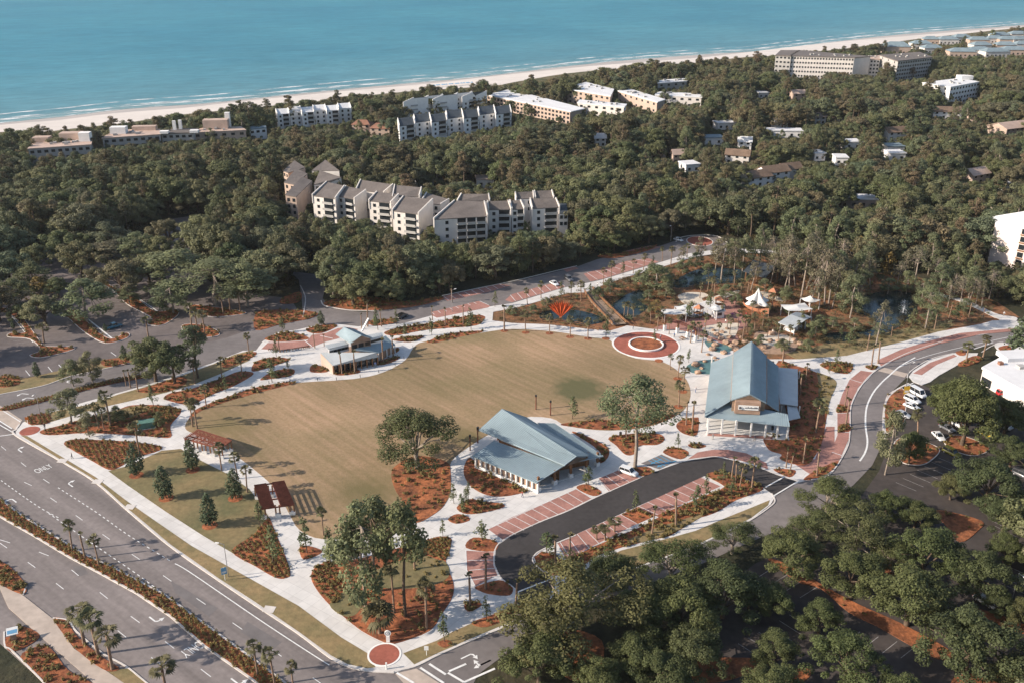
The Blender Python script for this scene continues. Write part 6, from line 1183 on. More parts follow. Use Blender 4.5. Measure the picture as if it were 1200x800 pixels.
# the trees go on outside the frame
for (u0, u1, v0, v1, n_) in ((1230, 1650, 500, 900, 170), (1320, 1650, 425, 500, 60), (-300, -40, 320, 440, 70)):
    A0, A1, A2, A3 = P(u0, v1), P(u1, v1), P(u0, v0), P(u1, v0)
    for _ in range(n_):
        s0_, t0_ = rnd.random(), rnd.random(); p = A0.lerp(A1, s0_).lerp(A2.lerp(A3, s0_), t0_); kd = rnd.choice(('oak', 'oak', 'dark', 'pine')); h = rnd.uniform(9, 15); far.append((p.y, p.x, kd, h, h / REF[kd][0] * REF[kd][1]))
# everything beyond: one mass
def library(name, meshes):
    c = bpy.data.collections.new(name)
    for i, ms in enumerate(meshes):
        bm = bmesh.new(); mats = []
        for me in ms:
            off = len(mats); n0 = len(bm.faces); bm.from_mesh(me); bm.faces.ensure_lookup_table()
            for f_ in bm.faces[n0:]: f_.material_index += off
            mats += list(me.materials)
        me2 = bpy.data.meshes.new('%s_%02d' % (name, i)); bm.to_mesh(me2); bm.free()
        for m_ in mats: me2.materials.append(m_)
        c.objects.link(bpy.data.objects.new('%s_%02d' % (name, i), me2))
    return c
def scatter(name, label, cat, pts, coll):
    """pts: (x, y, z, index, rot, sx, sz); one object, many instances"""
    me = bpy.data.meshes.new(name); me.from_pydata([p[:3] for p in pts], [], [])
    for an, ty, k_ in (('pick', 'INT', 3), ('spin', 'FLOAT', 4)): a = me.attributes.new(an, ty, 'POINT'); a.data.foreach_set('value', [p[k_] for p in pts])
    a = me.attributes.new('size', 'FLOAT_VECTOR', 'POINT'); a.data.foreach_set('vector', [c_ for p in pts for c_ in (p[5], p[5], p[6])])
    o = bpy.data.objects.new(name, me); COL.objects.link(o); tag(o, label, cat, kind='stuff')
    ng = bpy.data.node_groups.new(name, 'GeometryNodeTree'); ng.interface.new_socket('Geometry', in_out='INPUT', socket_type='NodeSocketGeometry'); ng.interface.new_socket('Geometry', in_out='OUTPUT', socket_type='NodeSocketGeometry')
    N, L = ng.nodes, ng.links.new; gi, go = N.new('NodeGroupInput'), N.new('NodeGroupOutput')
    ci = N.new('GeometryNodeCollectionInfo'); ci.inputs['Collection'].default_value = coll; ci.inputs['Separate Children'].default_value = True; ci.inputs['Reset Children'].default_value = True
    ip = N.new('GeometryNodeInstanceOnPoints'); ip.inputs['Pick Instance'].default_value = True
    def attr(nm, ty):
        a_ = N.new('GeometryNodeInputNamedAttribute'); a_.data_type = ty; a_.inputs['Name'].default_value = nm; return a_.outputs['Attribute']
    cx = N.new('ShaderNodeCombineXYZ'); L(attr('spin', 'FLOAT'), cx.inputs[2])
    L(gi.outputs[0], ip.inputs['Points']); L(ci.outputs[0], ip.inputs['Instance']); L(attr('pick', 'INT'), ip.inputs['Instance Index']); L(cx.outputs[0], ip.inputs['Rotation']); L(attr('size', 'FLOAT_VECTOR'), ip.inputs['Scale']); L(ip.outputs[0], go.inputs[0])
    md = o.modifiers.new('scatter', 'NODES'); md.node_group = ng; return o
order = ['oak', 'pine', 'dark', 'tall', 'pale']; meshes = []; start = {}
for kd in order: start[kd] = len(meshes); meshes += [t_ for t_ in LIB[kd]]
tl = library('tree_library', meshes)
scatter('woodland', 'far-off unbroken wood of oaks and pines reaching to the dunes', 'woodland', [(x_, y_, 0, start[kd] + rnd.randrange(len(LIB[kd])), rnd.uniform(0, 6.28), r / REF[kd][1] * rnd.uniform(.85, 1.35), h / REF[kd][0]) for (y_, x_, kd, h, r) in far], tl)
# undergrowth along the wood edge and the dunes
bl = library('bush_library', [[bush(s, 'leaf_scrub', 1.7, 2.0)] for s in (1, 2)] + [[bush(s, 'leaf_oak', 1.7, 2.2)] for s in (3, 4)] + [[bush(s, 'leaf_cover', .42, .45, .2, 5, 26)] for s in (5, 6, 7)] + [[bush(8, 'leaf_gold', .45, .5, .2, 5, 26)]])
ug = []
for (y_, x_, kd, h, r) in wood[:1100]:
    for _ in range(3):
        x1, y1 = x_ + rnd.uniform(-4.5, 4.5), y_ + rnd.uniform(-4.5, 4.5); u, v = proj((x1, y1, 0))
        if inside(u, v, FP): s_ = rnd.uniform(.8, 1.7); ug.append((x1, y1, 0, rnd.randrange(4), rnd.uniform(0, 6.28), s_, s_ * rnd.uniform(.8, 1.3)))
for i in range(2600):
    k_ = rnd.randrange(3, len(DW) - 4); p = DW[k_].lerp(DW[k_ + 1], rnd.random()) - OFF * (3 + 90 * rnd.random() ** .6); s_ = rnd.uniform(.35, .9) if rnd.random() < .85 else rnd.uniform(1, 2.2)
    if not any(bb[0] < p.x < bb[1] and bb[2] < p.y < bb[3] for bb in footbb): ug.append((p.x, p.y, .02, rnd.randrange(4), rnd.uniform(0, 6.28), s_, s_))
PW = [W(q) for q in ponds]
for q in PW:
    for i in range(len(q)):
        a, c = Vector(q[i]), Vector(q[(i + 1) % len(q)])
        for _ in range(5):
            p = a.lerp(c, rnd.random()) + Vector((rnd.uniform(-1.2, 1.2), rnd.uniform(.2, 2.5))); s_ = rnd.uniform(.3, .8); ug.append((p.x, p.y, .05, rnd.choice((0, 1, 2, 3, 0, 1)), rnd.uniform(0, 6.28), s_, s_))
pgw = W([(577, 376), (600, 362), (735, 326), (850, 299), (985, 311), (1075, 326), (1170, 356), (1150, 378), (1060, 398), (992, 415), (900, 419), (840, 398), (735, 382), (690, 384), (640, 379)])
hard = PW + [W(q) for q, _ in PAD] + [W(cr(T(600, 250, [(660, 545), (760, 500), (960, 480), (1000, 400), (1080, 480), (1100, 530), (1060, 600), (900, 620), (850, 640), (740, 575)]), 2))]
k_ = 0
while k_ < 2300:
    x1, y1 = rnd.uniform(-20, 190), rnd.uniform(270, 400)
    if not inside(x1, y1, pgw): continue
    k_ += 1
    if any(inside(x1, y1, q) for q in hard): continue
    s_ = rnd.uniform(.15, .6) if rnd.random() < .8 else rnd.uniform(.6, 1.0); ug.append((x1, y1, .05, rnd.choice((0, 1, 2, 3)), rnd.uniform(0, 6.28), s_, s_))
scatter('undergrowth', 'low scrub along the wood edge, pond banks and dunes', 'undergrowth', ug, bl)
gc = []
for px, rows, dens in BEDS:
    if dens <= 0: continue
    q = W(px); x0, x1, y0, y1 = min(p[0] for p in q), max(p[0] for p in q), min(p[1] for p in q), max(p[1] for p in q)
    if rows:
        dens *= 2.2; st = 1 / math.sqrt(dens); ang = .6; ca, sa = math.cos(ang), math.sin(ang); cx_, cy_ = (x0 + x1) / 2, (y0 + y1) / 2; n_ = int(max(x1 - x0, y1 - y0) / st)
        for i in range(-n_, n_):
            for j in range(-n_, n_):
                a_, c_ = i * st * 1.25, j * st * .8; X, Y = cx_ + a_ * ca - c_ * sa + rnd.uniform(-.12, .12), cy_ + a_ * sa + c_ * ca + rnd.uniform(-.12, .12)
                if inside(X, Y, q) and rnd.random() < .93: s_ = rnd.uniform(.8, 1.25); gc.append((X, Y, .2, 4 + rnd.randrange(4) if rnd.random() < .8 else 5, rnd.uniform(0, 6.28), s_, s_))
    else:
        n_ = int((x1 - x0) * (y1 - y0) * dens * 1.8)
        for _ in range(n_):
            X, Y = rnd.uniform(x0, x1), rnd.uniform(y0, y1)
            if inside(X, Y, q): s_ = rnd.uniform(.6, 1.7); gc.append((X, Y, .18, 4 + rnd.choice((0, 1, 2, 0, 1, 2, 3)), rnd.uniform(0, 6.28), s_, s_ * rnd.uniform(.8, 1.3)))
scatter('ground_cover', 'small planted tufts in rows over the mulch beds', 'ground cover', gc, bl)
print('WOOD', len(wood), 'far', len(far), 'ug', len(ug), 'gc', len(gc), cnt)

# ================================================================== OBJECTS
# ---- cars
def wheel_mesh():
    b = MB(); b.tube([(0, -.11, 0), (0, .11, 0)], [.33, .33], 'tyre', 14); 
    i = len(b.v) - 28
    b.f.append(tuple(range(i + 13, i - 1, -1))); b.m.append(b.mi('tyre')); t = b.mesh('tyre')
    c = MB(); c.tube([(0, .112, 0), (0, .125, 0)], [.2, .17], 'steel', 10); c.tube([(0, -.112, 0), (0, -.125, 0)], [.2, .17], 'steel', 10); return t, c.mesh('rim')
TYRE, RIM = wheel_mesh()
_u = MB(); _u.box((0, 0, -.06), .08, .32, .12, 'lamp_clear'); HL = _u.mesh('headlight'); _u = MB(); _u.box((0, 0, -.08), .08, .26, .16, 'lamp_red'); TLm = _u.mesh('tail_light')
def car_meshes(paint, style):
    L, Wd = (4.6, 1.84) if style == 'sedan' else (4.8, 1.92) if style == 'suv' else (5.4, 2.0) if style == 'van' else (5.6, 2.0)
    top = dict(sedan=1.45, suv=1.75, van=2.2, pickup=1.85)[style]; belt = dict(sedan=.92, suv=1.05, van=1.15, pickup=1.1)[style]; x0 = -L / 2
    b = MB(); secs = [(0, .80, .42, .72), (.12, .95, .30, belt - .1), (.5, 1, .24, belt), (L * .5, 1, .24, belt + .02), (L - 1.3, 1, .24, belt), (L - .5, .97, .26, belt - .16), (L - .08, .85, .32, belt - .3), (L, .76, .42, .6)]
    if style == 'van': secs[5] = (L - .5, .97, .26, belt - .05); secs[6] = (L - .08, .9, .3, belt - .2)
    rings = []
    for (x, w_, zb, zt_) in secs:
        w2 = Wd / 2 * w_; i = len(b.v); rings.append(i)
        for yy, zz in ((-w2 * .92, zb), (-w2, (zb + zt_) * .5), (-w2 * .94, zt_ - .04), (-w2 * .8, zt_), (w2 * .8, zt_), (w2 * .94, zt_ - .04), (w2, (zb + zt_) * .5), (w2 * .92, zb)): b.v.append((x0 + x, yy, zz))
    k_ = b.mi(paint)
    for a, c in zip(rings, rings[1:]):
        for j in range(8): b.f.append((a + j, c + j, c + (j + 1) % 8, a + (j + 1) % 8)); b.m.append(k_)
    b.f.append(tuple(rings[0] + j for j in range(8))); b.m.append(k_); b.f.append(tuple(rings[-1] + j for j in range(7, -1, -1))); b.m.append(k_)
    if style == 'pickup': b.box((x0 + 1.1, 0, belt), 1.75, 1.5, .02, 'dark_metal')
    bx0, bx1, tx0, tx1 = dict(sedan=(.55, L - 1.25, 1.15, L - 2.1), suv=(.15, L - 1.2, .35, L - 1.95), van=(.1, L - .75, .25, L - 1.5), pickup=(2.1, L - 1.35, 2.3, L - 2.1))[style]
    w2 = Wd / 2; g_ = MB(); lo = [(x0 + bx0, -w2 * .9, belt - .02), (x0 + bx1, -w2 * .9, belt - .02), (x0 + bx1, w2 * .9, belt - .02), (x0 + bx0, w2 * .9, belt - .02)]; hi = [(x0 + tx0, -w2 * .74, top - .06), (x0 + tx1, -w2 * .74, top - .06), (x0 + tx1, w2 * .74, top - .06), (x0 + tx0, w2 * .74, top - .06)]
    for j in range(4): g_.face([lo[j], lo[(j + 1) % 4], hi[(j + 1) % 4], hi[j]], 'glass_car')
    r = MB(); e = .03; r.slab([(x0 + tx0 - e, -w2 * .76, top), (x0 + tx1 + e, -w2 * .76, top), (x0 + tx1 + e, w2 * .76, top), (x0 + tx0 - e, w2 * .76, top)], .08, paint)
    mid = (bx0 + bx1) / 2; tm_ = (tx0 + tx1) / 2
    for sy in (-1, 1):
        for (p, q_) in ((lo[0 if sy < 0 else 3], hi[0 if sy < 0 else 3]), (lo[1 if sy < 0 else 2], hi[1 if sy < 0 else 2]), ((x0 + mid, sy * w2 * .9, belt), (x0 + tm_, sy * w2 * .74, top - .06))): r.bar(p, q_, .1, .07, paint)
    return b.mesh('body', True), g_.mesh('windows'), r.mesh('roof'), L, Wd
CARM = {}
def car(u0, v0, u1, v1, paint, style, label, group=None, name='parked_car'):
    """from the tail's pixel to the nose's pixel"""
    a, c = P(u0, v0), P(u1, v1); m_ = (a + c) / 2; k_ = (paint, style)
    if k_ not in CARM: CARM[k_] = car_meshes(paint, style)
    bd, gl, rf, L, Wd = CARM[k_]; o = empty(name, (m_.x, m_.y, .06), math.atan2(c.y - a.y, c.x - a.x)); tag(o, label, 'car' if style in ('sedan', 'suv') else style if style == 'van' else 'truck', group)
    inst('body', bd, o); inst('windows', gl, o); inst('roof', rf, o)
    for x in (-L / 2 + .85, L / 2 - .9):
        for y in (-Wd / 2 + .12, Wd / 2 - .12): w_ = inst('wheel', TYRE, o, (x, y, .33)); inst('rim', RIM, w_)
    for y in (-.62, .62): inst('headlight', HL, o, (L / 2 - .05, y, .62)); inst('tail_light', TLm, o, (-L / 2 + .05, y, .78))
    return o
CG = 'cars in the right car park'
car(1066, 458, 1084, 468, 'car_white', 'van', 'white passenger van at the back of the white car row', CG); car(1059, 466, 1079, 475, 'car_white', 'suv', 'white car second from the van', CG); car(1058, 474, 1078, 482, 'car_white', 'sedan', 'white car third from the van', CG); car(1048, 484, 1067, 491, 'car_silver', 'sedan', 'silver car at the front of the row by the road', CG)
car(1111, 493, 1127, 502, 'car_white', 'suv', 'white car parked under the large oak', CG); car(1103, 500, 1116, 507, 'car_grey', 'sedan', 'grey car beside the white car under the oak', CG); car(1093, 507, 1106, 519, 'car_white', 'sedan', 'white car near the leaning palm', CG)
car(1161, 495, 1186, 505, 'car_white', 'pickup', 'white pickup truck right of the large oak', CG, 'pickup_truck'); car(1148, 507, 1166, 514, 'car_yellow', 'sedan', 'bright yellow car below the pickup', CG); car(1104, 527, 1126, 538, 'car_olive', 'suv', 'olive-yellow car on the mulch side of the bays', CG)
car(1168, 463, 1186, 462, 'car_red', 'suv', 'red car in front of the shop', CG); car(1190, 555, 1205, 562, 'car_grey', 'suv', 'grey car at the right picture edge'); car(1148, 703, 1160, 710, 'car_white', 'sedan', 'white car half hidden below oaks in the lower car park'); car(1072, 610, 1090, 604, 'car_silver', 'sedan', 'silver car glimpsed between car park oaks')
car(53, 296, 69, 296, 'car_silver', 'suv', 'silver car in the shade at the back of the upper car park'); car(80, 318, 97, 317, 'car_black', 'suv', 'black car by the long island of the upper car park'); car(247, 277, 259, 275, 'car_silver', 'sedan', 'silver car on the road behind the bright trees'); car(124, 387, 143, 382, 'car_teal', 'pickup', 'teal pickup with dark bed at the island end', None, 'pickup_truck'); car(30, 318, 44, 314, 'car_black', 'sedan', 'dark car in deep shade at left car park edge')
car(466, 375, 477, 370, 'car_black', 'suv', 'black car parked on the north street by the pavilion'); car(644, 331, 655, 337, 'car_white', 'sedan', 'white car in the brick bays near the bridge'); car(663, 326, 670, 331, 'car_grey', 'suv', 'dark grey car beside the bridge end bays')
car(728, 552, 745, 558, 'car_white', 'suv', 'white car with black windows in the bay by the stage')
car(790, 281, 800, 284, 'car_white', 'sedan', 'pale car by the turning circle')
# ---- footbridge over the pond
le = [Vector(p) for p in W(cr(T(600, 250, [(340, 380), (370, 425), (415, 475), (470, 533)]), 5, False))]; re_ = [Vector(p) for p in W(cr(T(600, 250, [(378, 366), (425, 420), (485, 480), (535, 527)]), 5, False))]
br = empty('footbridge', (le[0].x, le[0].y, .1)); tag(br, 'curved timber footbridge with railings across the pond', 'bridge')
n_ = len(le)
for i in range(n_ - 1):
    for t0 in (0, .5):
        f0, f1 = t0 + .02, t0 + .48; b = MB(); b.slab([(*le[i].lerp(le[i + 1], f0), .75), (*re_[i].lerp(re_[i + 1], f0), .75), (*re_[i].lerp(re_[i + 1], f1), .75), (*le[i].lerp(le[i + 1], f1), .75)][::-1], .12, 'wood_grey'); pinv(b.build('deck_board'), br)
for e in (le, re_):
    b = MB()
    for i in range(n_ - 1): b.bar((*e[i], 1.85), (*e[i + 1], 1.85), .16, .14, 'wood')
    pinv(b.build('hand_rail'), br); b = MB()
    for i in range(n_ - 1): b.bar((*e[i], 1.3), (*e[i + 1], 1.3), .06, .5, 'wood')
    pinv(b.build('rail_panel'), br)
    for i in range(0, n_, 2): inst('post', UNITO, br, Vector((*e[i], .9)) - br.location, 0, (.22, .22, 2.0))
def fence(label, px, h=1.1, m=UNITO, mm='wood', group=None, n=5):
    q = [Vector(p) for p in W(cr(px, n, False))]; o = empty('rail_fence', (*q[0], .1)); tag(o, label, 'fence', group)
    for z in (.55, h):
        b = MB()
        for a, c in zip(q, q[1:]): b.bar((*a, z + .1), (*c, z + .1), .1, .14, mm)
        pinv(b.build('rail'), o)
    for p in q: inst('post', m, o, Vector((*p, h / 2 + .1)) - o.location, 0, (.16, .16, h + .1))
fence('low timber rail along the pond beside the lawn path', T(600, 250, [(0, 503), (100, 508), (200, 514), (300, 524), (370, 540), (405, 552)]))
fence('timber boardwalk rail behind the tall pale trees', T(900, 250, [(90, 315), (130, 330), (180, 348), (235, 372)]))
fence('timber rail on the far shore of the upper pond', T(600, 250, [(830, 355), (900, 348), (1000, 345), (1080, 342)]))
fence('dark low bollard fence before the small pavilion', T(300, 250, [(60, 645), (130, 652), (200, 640), (250, 632)]), .8, UNITO, 'dark_metal')
fence('dark timber edging along the mulch island by the fountain', T(900, 250, [(250, 572), (300, 562), (370, 555), (430, 552), (480, 543)]), .7)
# ---- red fan sculpture
c = P(657, 373); fan = empty('fan_sculpture', (c.x, c.y, .1)); tag(fan, 'orange-red fan sculpture standing in the pond', 'sculpture')
for i in range(13):
    a = R(-44 + 88 * i / 12); t_ = Vector((math.sin(a) * 6.2, .3 * math.sin(i * 2.1), math.cos(a) * 6.2 + .3)); s0 = Vector((0, 0, .2)); m_ = s0.lerp(t_, .62); o_ = Vector((math.cos(a), 0, -math.sin(a))) * .48
    b = MB(); dy = Vector((0, .18, 0)); b.face([s0, m_ - o_, m_ + dy], 'red_fan'); b.face([m_ - o_, t_, m_ + dy], 'red_fan'); b.face([s0, m_ + dy, m_ + o_], 'red_fan'); b.face([m_ + dy, t_, m_ + o_], 'red_fan'); o = b.build('blade'); o.parent = fan
b = MB(); b.box((0, 0, -.3), .8, .8, .7, 'terracotta'); b.build('base').parent = fan
# ---- fountain jet
c = P(1058, 368); ft = empty('pond_fountain', (c.x, c.y, .08)); tag(ft, 'white fountain jet spraying up from the right pond', 'fountain')
fm, n0, b0 = nodes('spray'); b0.inputs['Base Color'].default_value = (.8, .82, .84, 1); b0.inputs['Roughness'].default_value = .6; b0.inputs['Alpha'].default_value = .5
pts = []
for i in range(900):
    t_ = rnd.random(); a = rnd.uniform(0, 6.28); v_ = rnd.uniform(.3, 1); r_ = 2.2 * t_ * v_; z_ = (5.2 * v_) * 4 * t_ * (1 - t_) * .95 + .1 if rnd.random() < .7 else rnd.random() * 5; r_ = r_ if rnd.random() < .7 else .25 * rnd.random(); pts.append((r_ * math.cos(a), r_ * math.sin(a), z_))
inst('jet', leaves_mesh('jet', np.array(pts), np.full(900, .5), .16, 'spray'), ft); b = MB(); b.tube([(0, 0, -.05), (0, 0, .25)], [.5, .35], 'dark_metal', 12); b.build('nozzle').parent = ft
# ---- playground
sp = P(885, 366); ship = empty('play_ship', (sp.x, sp.y, .1), R(-60)); tag(ship, 'terracotta play ship with white sails', 'play ship')
b = MB(); secs = [(-6, .9, 1.2, 3.4), (-4, 2.0, .3, 2.7), (-1, 2.4, .0, 2.3), (2, 2.1, .0, 2.4), (4.5, 1.1, .3, 2.9), (6.2, .1, 1.4, 3.4)]; rings = []
for (x, w_, zb, zt_) in secs:
    rings.append(len(b.v)); b.v += [(x, -w_, zt_), (x, -w_ * .85, (zb + zt_) / 2), (x, 0, zb), (x, w_ * .85, (zb + zt_) / 2), (x, w_, zt_)]
k_ = b.mi('terracotta')
for a, c in zip(rings, rings[1:]):
    for j in range(4): b.f.append((a + j, a + j + 1, c + j + 1, c + j)); b.m.append(k_)
b.f.append(tuple(rings[0] + j for j in (4, 3, 2, 1, 0))); b.m.append(k_); b.build('hull').parent = ship
b = MB(); b.slab([(-5.6, -1.2, 1.9), (-1, -2.1, 1.9), (2, -1.9, 1.9), (5, -.6, 1.9), (5, .6, 1.9), (2, 1.9, 1.9), (-1, 2.1, 1.9), (-5.6, 1.2, 1.9)], .1, 'wood_grey'); b.build('deck').parent = ship
for x, h_ in ((-2.2, 8.5), (2.6, 7.5)):
    b = MB(); b.tube([(x, 0, 1.8), (x, 0, h_)], [.16, .1], 'wood', 8); b.build('mast').parent = ship
b = MB(); n_ = 32; rr_ = [0, .25, .5, .75, 1]
f_ = lambda r_, j: (.4 + r_ * 5.2 * (.38 + .62 * abs(math.cos(2 * j * 2 * math.pi / n_)) ** 1.5) * math.cos(j * 2 * math.pi / n_), r_ * 5.2 * (.38 + .62 * abs(math.cos(2 * j * 2 * math.pi / n_)) ** 1.5) * math.sin(j * 2 * math.pi / n_), 9.0 - 5.2 * r_ ** .55)
for r0_, r1_ in zip(rr_, rr_[1:]):
    for j in range(n_): b.face([f_(r0_, j), f_(r1_, j), f_(r1_, j + 1), f_(r0_, j + 1)] if r0_ else [f_(0, 0), f_(r1_, j), f_(r1_, j + 1)], 'canvas')
b.build('sail', None, True).parent = ship
def shade(label, u, v, w_, d_, h_, rz=0., roofm='canvas', peak=1.0, name='shade_canopy', post=UNITW, group=None):
    p = P(u, v); o = empty(name, (p.x, p.y, .1), rz); tag(o, label, 'canopy', group); x, y = w_ / 2, d_ / 2
    b = MB(); n_ = 8
    for i in range(n_):
        for j in range(n_):
            f_ = lambda s_, t_: ((s_ - .5) * w_, (t_ - .5) * d_, h_ + peak * (1 - abs(2 * s_ - 1)) * (1 - abs(2 * t_ - 1)) + .35 * abs((2 * s_ - 1) * (2 * t_ - 1)))
            b.face([f_(i / n_, j / n_), f_((i + 1) / n_, j / n_), f_((i + 1) / n_, (j + 1) / n_), f_(i / n_, (j + 1) / n_)], roofm)
    b.build('canopy', None, True).parent = o
    for sx in (-1, 1):
        for sy in (-1, 1): inst('post', post, o, (sx * x * .92, sy * y * .92, h_ / 2), 0, (.16, .16, h_))
shade('white peaked canopy behind the metal-roofed shelter', 932, 372, 9, 6, 3.4, .2); shade('small white canopy by the tall pale trees', 948, 362, 5, 5, 3.2, .5, peak=1.6); shade('white low canopy at the playground pad edge', 789, 375, 8, 5, 2.8, .1, peak=.5); shade('white canopy beside the round trees in the playground', 800, 371, 5, 4, 3, .4, peak=.6); shade('white shade sail between the ship and the pads', 838, 372, 5, 4, 3.2, .8, peak=.8)
ps = bldg('play_shelter', 'pale metal-roofed shelter with white posts on the playground', 'shelter', (926, 386))
panel(ps, [(912, 378, 3.0), (930, 385, 3.0), (944, 375, 3.9), (927, 368.5, 3.9)], 'roof_pale', .15, .5); panel(ps, [(927, 368.5, 3.9), (944, 375, 3.9), (951, 371.5, 3.0), (934, 365, 3.0)], 'roof_pale', .15, .5)
for u, v in ((914, 388), (930, 394), (943, 386), (950, 381), (928, 379), (935, 374)): p = P(u, v); inst('post', UNITW, ps, Vector((p.x, p.y, 1.4)) - ps.location, 0, (.2, .2, 2.9))
b = MB(); b.prism(W([(918, 387), (930, 391), (940, 384), (928, 380)]), .1, 1.1, 'white_wall'); pinv(b.build('counter'), ps)
ps = bldg('lookout_pavilion', 'dark-roofed timber pavilion above the upper pond', 'pavilion', (890, 325))
panel(ps, [(871, 318, 4.2), (897, 326, 4.2), (909, 312, 6.4), (883, 304.5, 6.4)], 'roof_dark', .2, .6); panel(ps, [(883, 304.5, 6.4), (909, 312, 6.4), (915, 318, 4.4), (893, 309, 4.4)], 'roof_dark', .2, .6)
for u, v in ((873, 332), (884, 335), (897, 339), (910, 332), (890, 325)): p = P(u, v); inst('post', UNITO, ps, Vector((p.x, p.y, 2.1)) - ps.location, 0, (.4, .4, 4.2))
b = MB(); b.prism(W([(873, 332), (897, 339), (911, 331), (887, 324)]), .1, .7, 'wood'); pinv(b.build('deck'), ps)
# entrance trellis with white pillars
tr = bldg('entrance_trellis', 'row of white pillars carrying a timber trellis at the playground gate', 'trellis', (800, 395))
TP = T(600, 250, [(715, 550), (775, 563), (823, 582), (860, 600)])
for u, v in TP: p = P(u, v); inst('pillar', UNITW, tr, Vector((p.x, p.y, 1.0)) - tr.location, .3, (.9, .9, 2.0)); inst('post', UNITO, tr, Vector((p.x, p.y, 2.3)) - tr.location, .3, (.4, .4, 3.4))
q = [P(*t_) for t_ in TP]
for dy in (-1.2, 0, 1.2):
    b = MB()
    for a, c in zip(q, q[1:]): b.bar((a.x, a.y + dy, 4.0), (c.x, c.y + dy, 4.0), .15, .2, 'wood_red')
    pinv(b.build('beam'), tr)
for a, c in zip(q, q[1:]):
    for i in range(5): t_ = i / 5; m_ = a.lerp(c, t_); b = MB(); b.bar((m_.x - .3, m_.y - 1.6, 4.2), (m_.x + .3, m_.y + 1.6, 4.2), .12, .15, 'wood_red'); pinv(b.build('slat'), tr)
# boulders
def rock(s_, seed):
    r2 = random.Random(seed); bm = bmesh.new(); bmesh.ops.create_icosphere(bm, subdivisions=2, radius=1)
    for v_ in bm.verts: v_.co *= r2.uniform(.72, 1.12); v_.co.z *= .65
    me = bpy.data.meshes.new('boulder'); bm.to_mesh(me); bm.free(); me.materials.append(MAT['stone']); return me
RK = [rock(1, i) for i in range(4)]
for i, (u, v) in enumerate([(840, 393), (845, 398), (851, 402), (858, 406), (863, 410), (838, 405), (832, 400), (855, 396), (862, 402), (830, 416), (838, 420), (843, 424), (826, 424), (815, 428), (836, 388), (846, 390), (852, 386), (868, 396), (873, 402), (905, 392), (912, 400), (920, 404), (931, 399), (938, 403), (902, 400), (880, 404), (835, 410), (848, 414), (870, 412), (888, 398), (895, 408), (925, 410), (822, 432), (818, 437)]):
    p = P(u, v); o = inst('boulder', RK[i % 4], None, (p.x, p.y, .3), rnd.uniform(0, 6.28), rnd.uniform(.6, 1.5)); tag(o, 'brown boulder edging the playground pools', 'boulder', 'boulders round the playground pools')
def play(label, u, v, kind):
    p = P(u, v); o = empty(kind, (p.x, p.y, .12), rnd.uniform(0, 3)); tag(o, label, 'play tower' if kind == 'play_tower' else 'picnic table'); 
    if kind == 'play_tower':
        for sx in (-1, 1):
            for sy in (-1, 1): inst('post', UNITO, o, (sx * 1.1, sy * 1.1, 1.7), 0, (.18, .18, 3.4))
        b = MB(); b.box((0, 0, 1.5), 2.4, 2.4, .15, 'wood'); b.build('platform').parent = o
        b = MB(); h_ = 3.4
        for a_ in range(4):
            c4 = [(-1.5, -1.5), (1.5, -1.5), (1.5, 1.5), (-1.5, 1.5)]; b.face([(*c4[a_], h_), (*c4[(a_ + 1) % 4], h_), (0, 0, h_ + 1.3)], 'terracotta')
        b.build('roof').parent = o; b = MB(); b.slab([(1.2, -.4, 1.6), (4.2, -.4, .2), (4.2, .4, .2), (1.2, .4, 1.6)], .08, 'blue_board'); b.build('slide').parent = o
    else:
        b = MB(); b.box((0, 0, .7), 1.8, .8, .07, 'wood'); b.build('table_top').parent = o
        for sy in (-1, 1): b = MB(); b.box((0, sy * .75, .42), 1.8, .3, .06, 'wood'); b.build('bench').parent = o
        for sx in (-.6, .6): b = MB(); b.bar((sx, -.7, 0), (sx, .3, .72), .08, .08, 'wood'); b.bar((sx, .7, 0), (sx, -.3, .72), .08, .08, 'wood'); b.build('leg').parent = o
play('timber play tower with blue slide left of the ship', 842, 362, 'play_tower'); play('timber play tower with terracotta roof near the round trees', 818, 372, 'play_tower'); play('play tower behind the play ship', 905, 352, 'play_tower')
play('picnic table on the brick playground paving', 800, 398, 'picnic_table'); play('picnic table beside the pale shelter', 905, 387, 'picnic_table'); play('picnic table near the ship bow', 862, 378, 'picnic_table')
# kiosk on the pads
kb = P(841, 372); ko = empty('play_kiosk', (kb.x, kb.y, .12), .3); tag(ko, 'small white kiosk at the edge of the play pad', 'kiosk')
b = MB(); b.box((0, 0, 0), 3.4, 2.4, 2.5, 'white_wall'); b.build('wall').parent = ko; b = MB(); b.slab([(-2.1, -1.6, 2.5), (2.1, -1.6, 2.5), (2.1, 1.6, 3.1), (-2.1, 1.6, 3.1)], .12, 'roof_pale'); b.build('roof').parent = ko; inst('window', WIN, ko, (0, -1.22, 1.5), 0, (1.6, .1, 1.0))
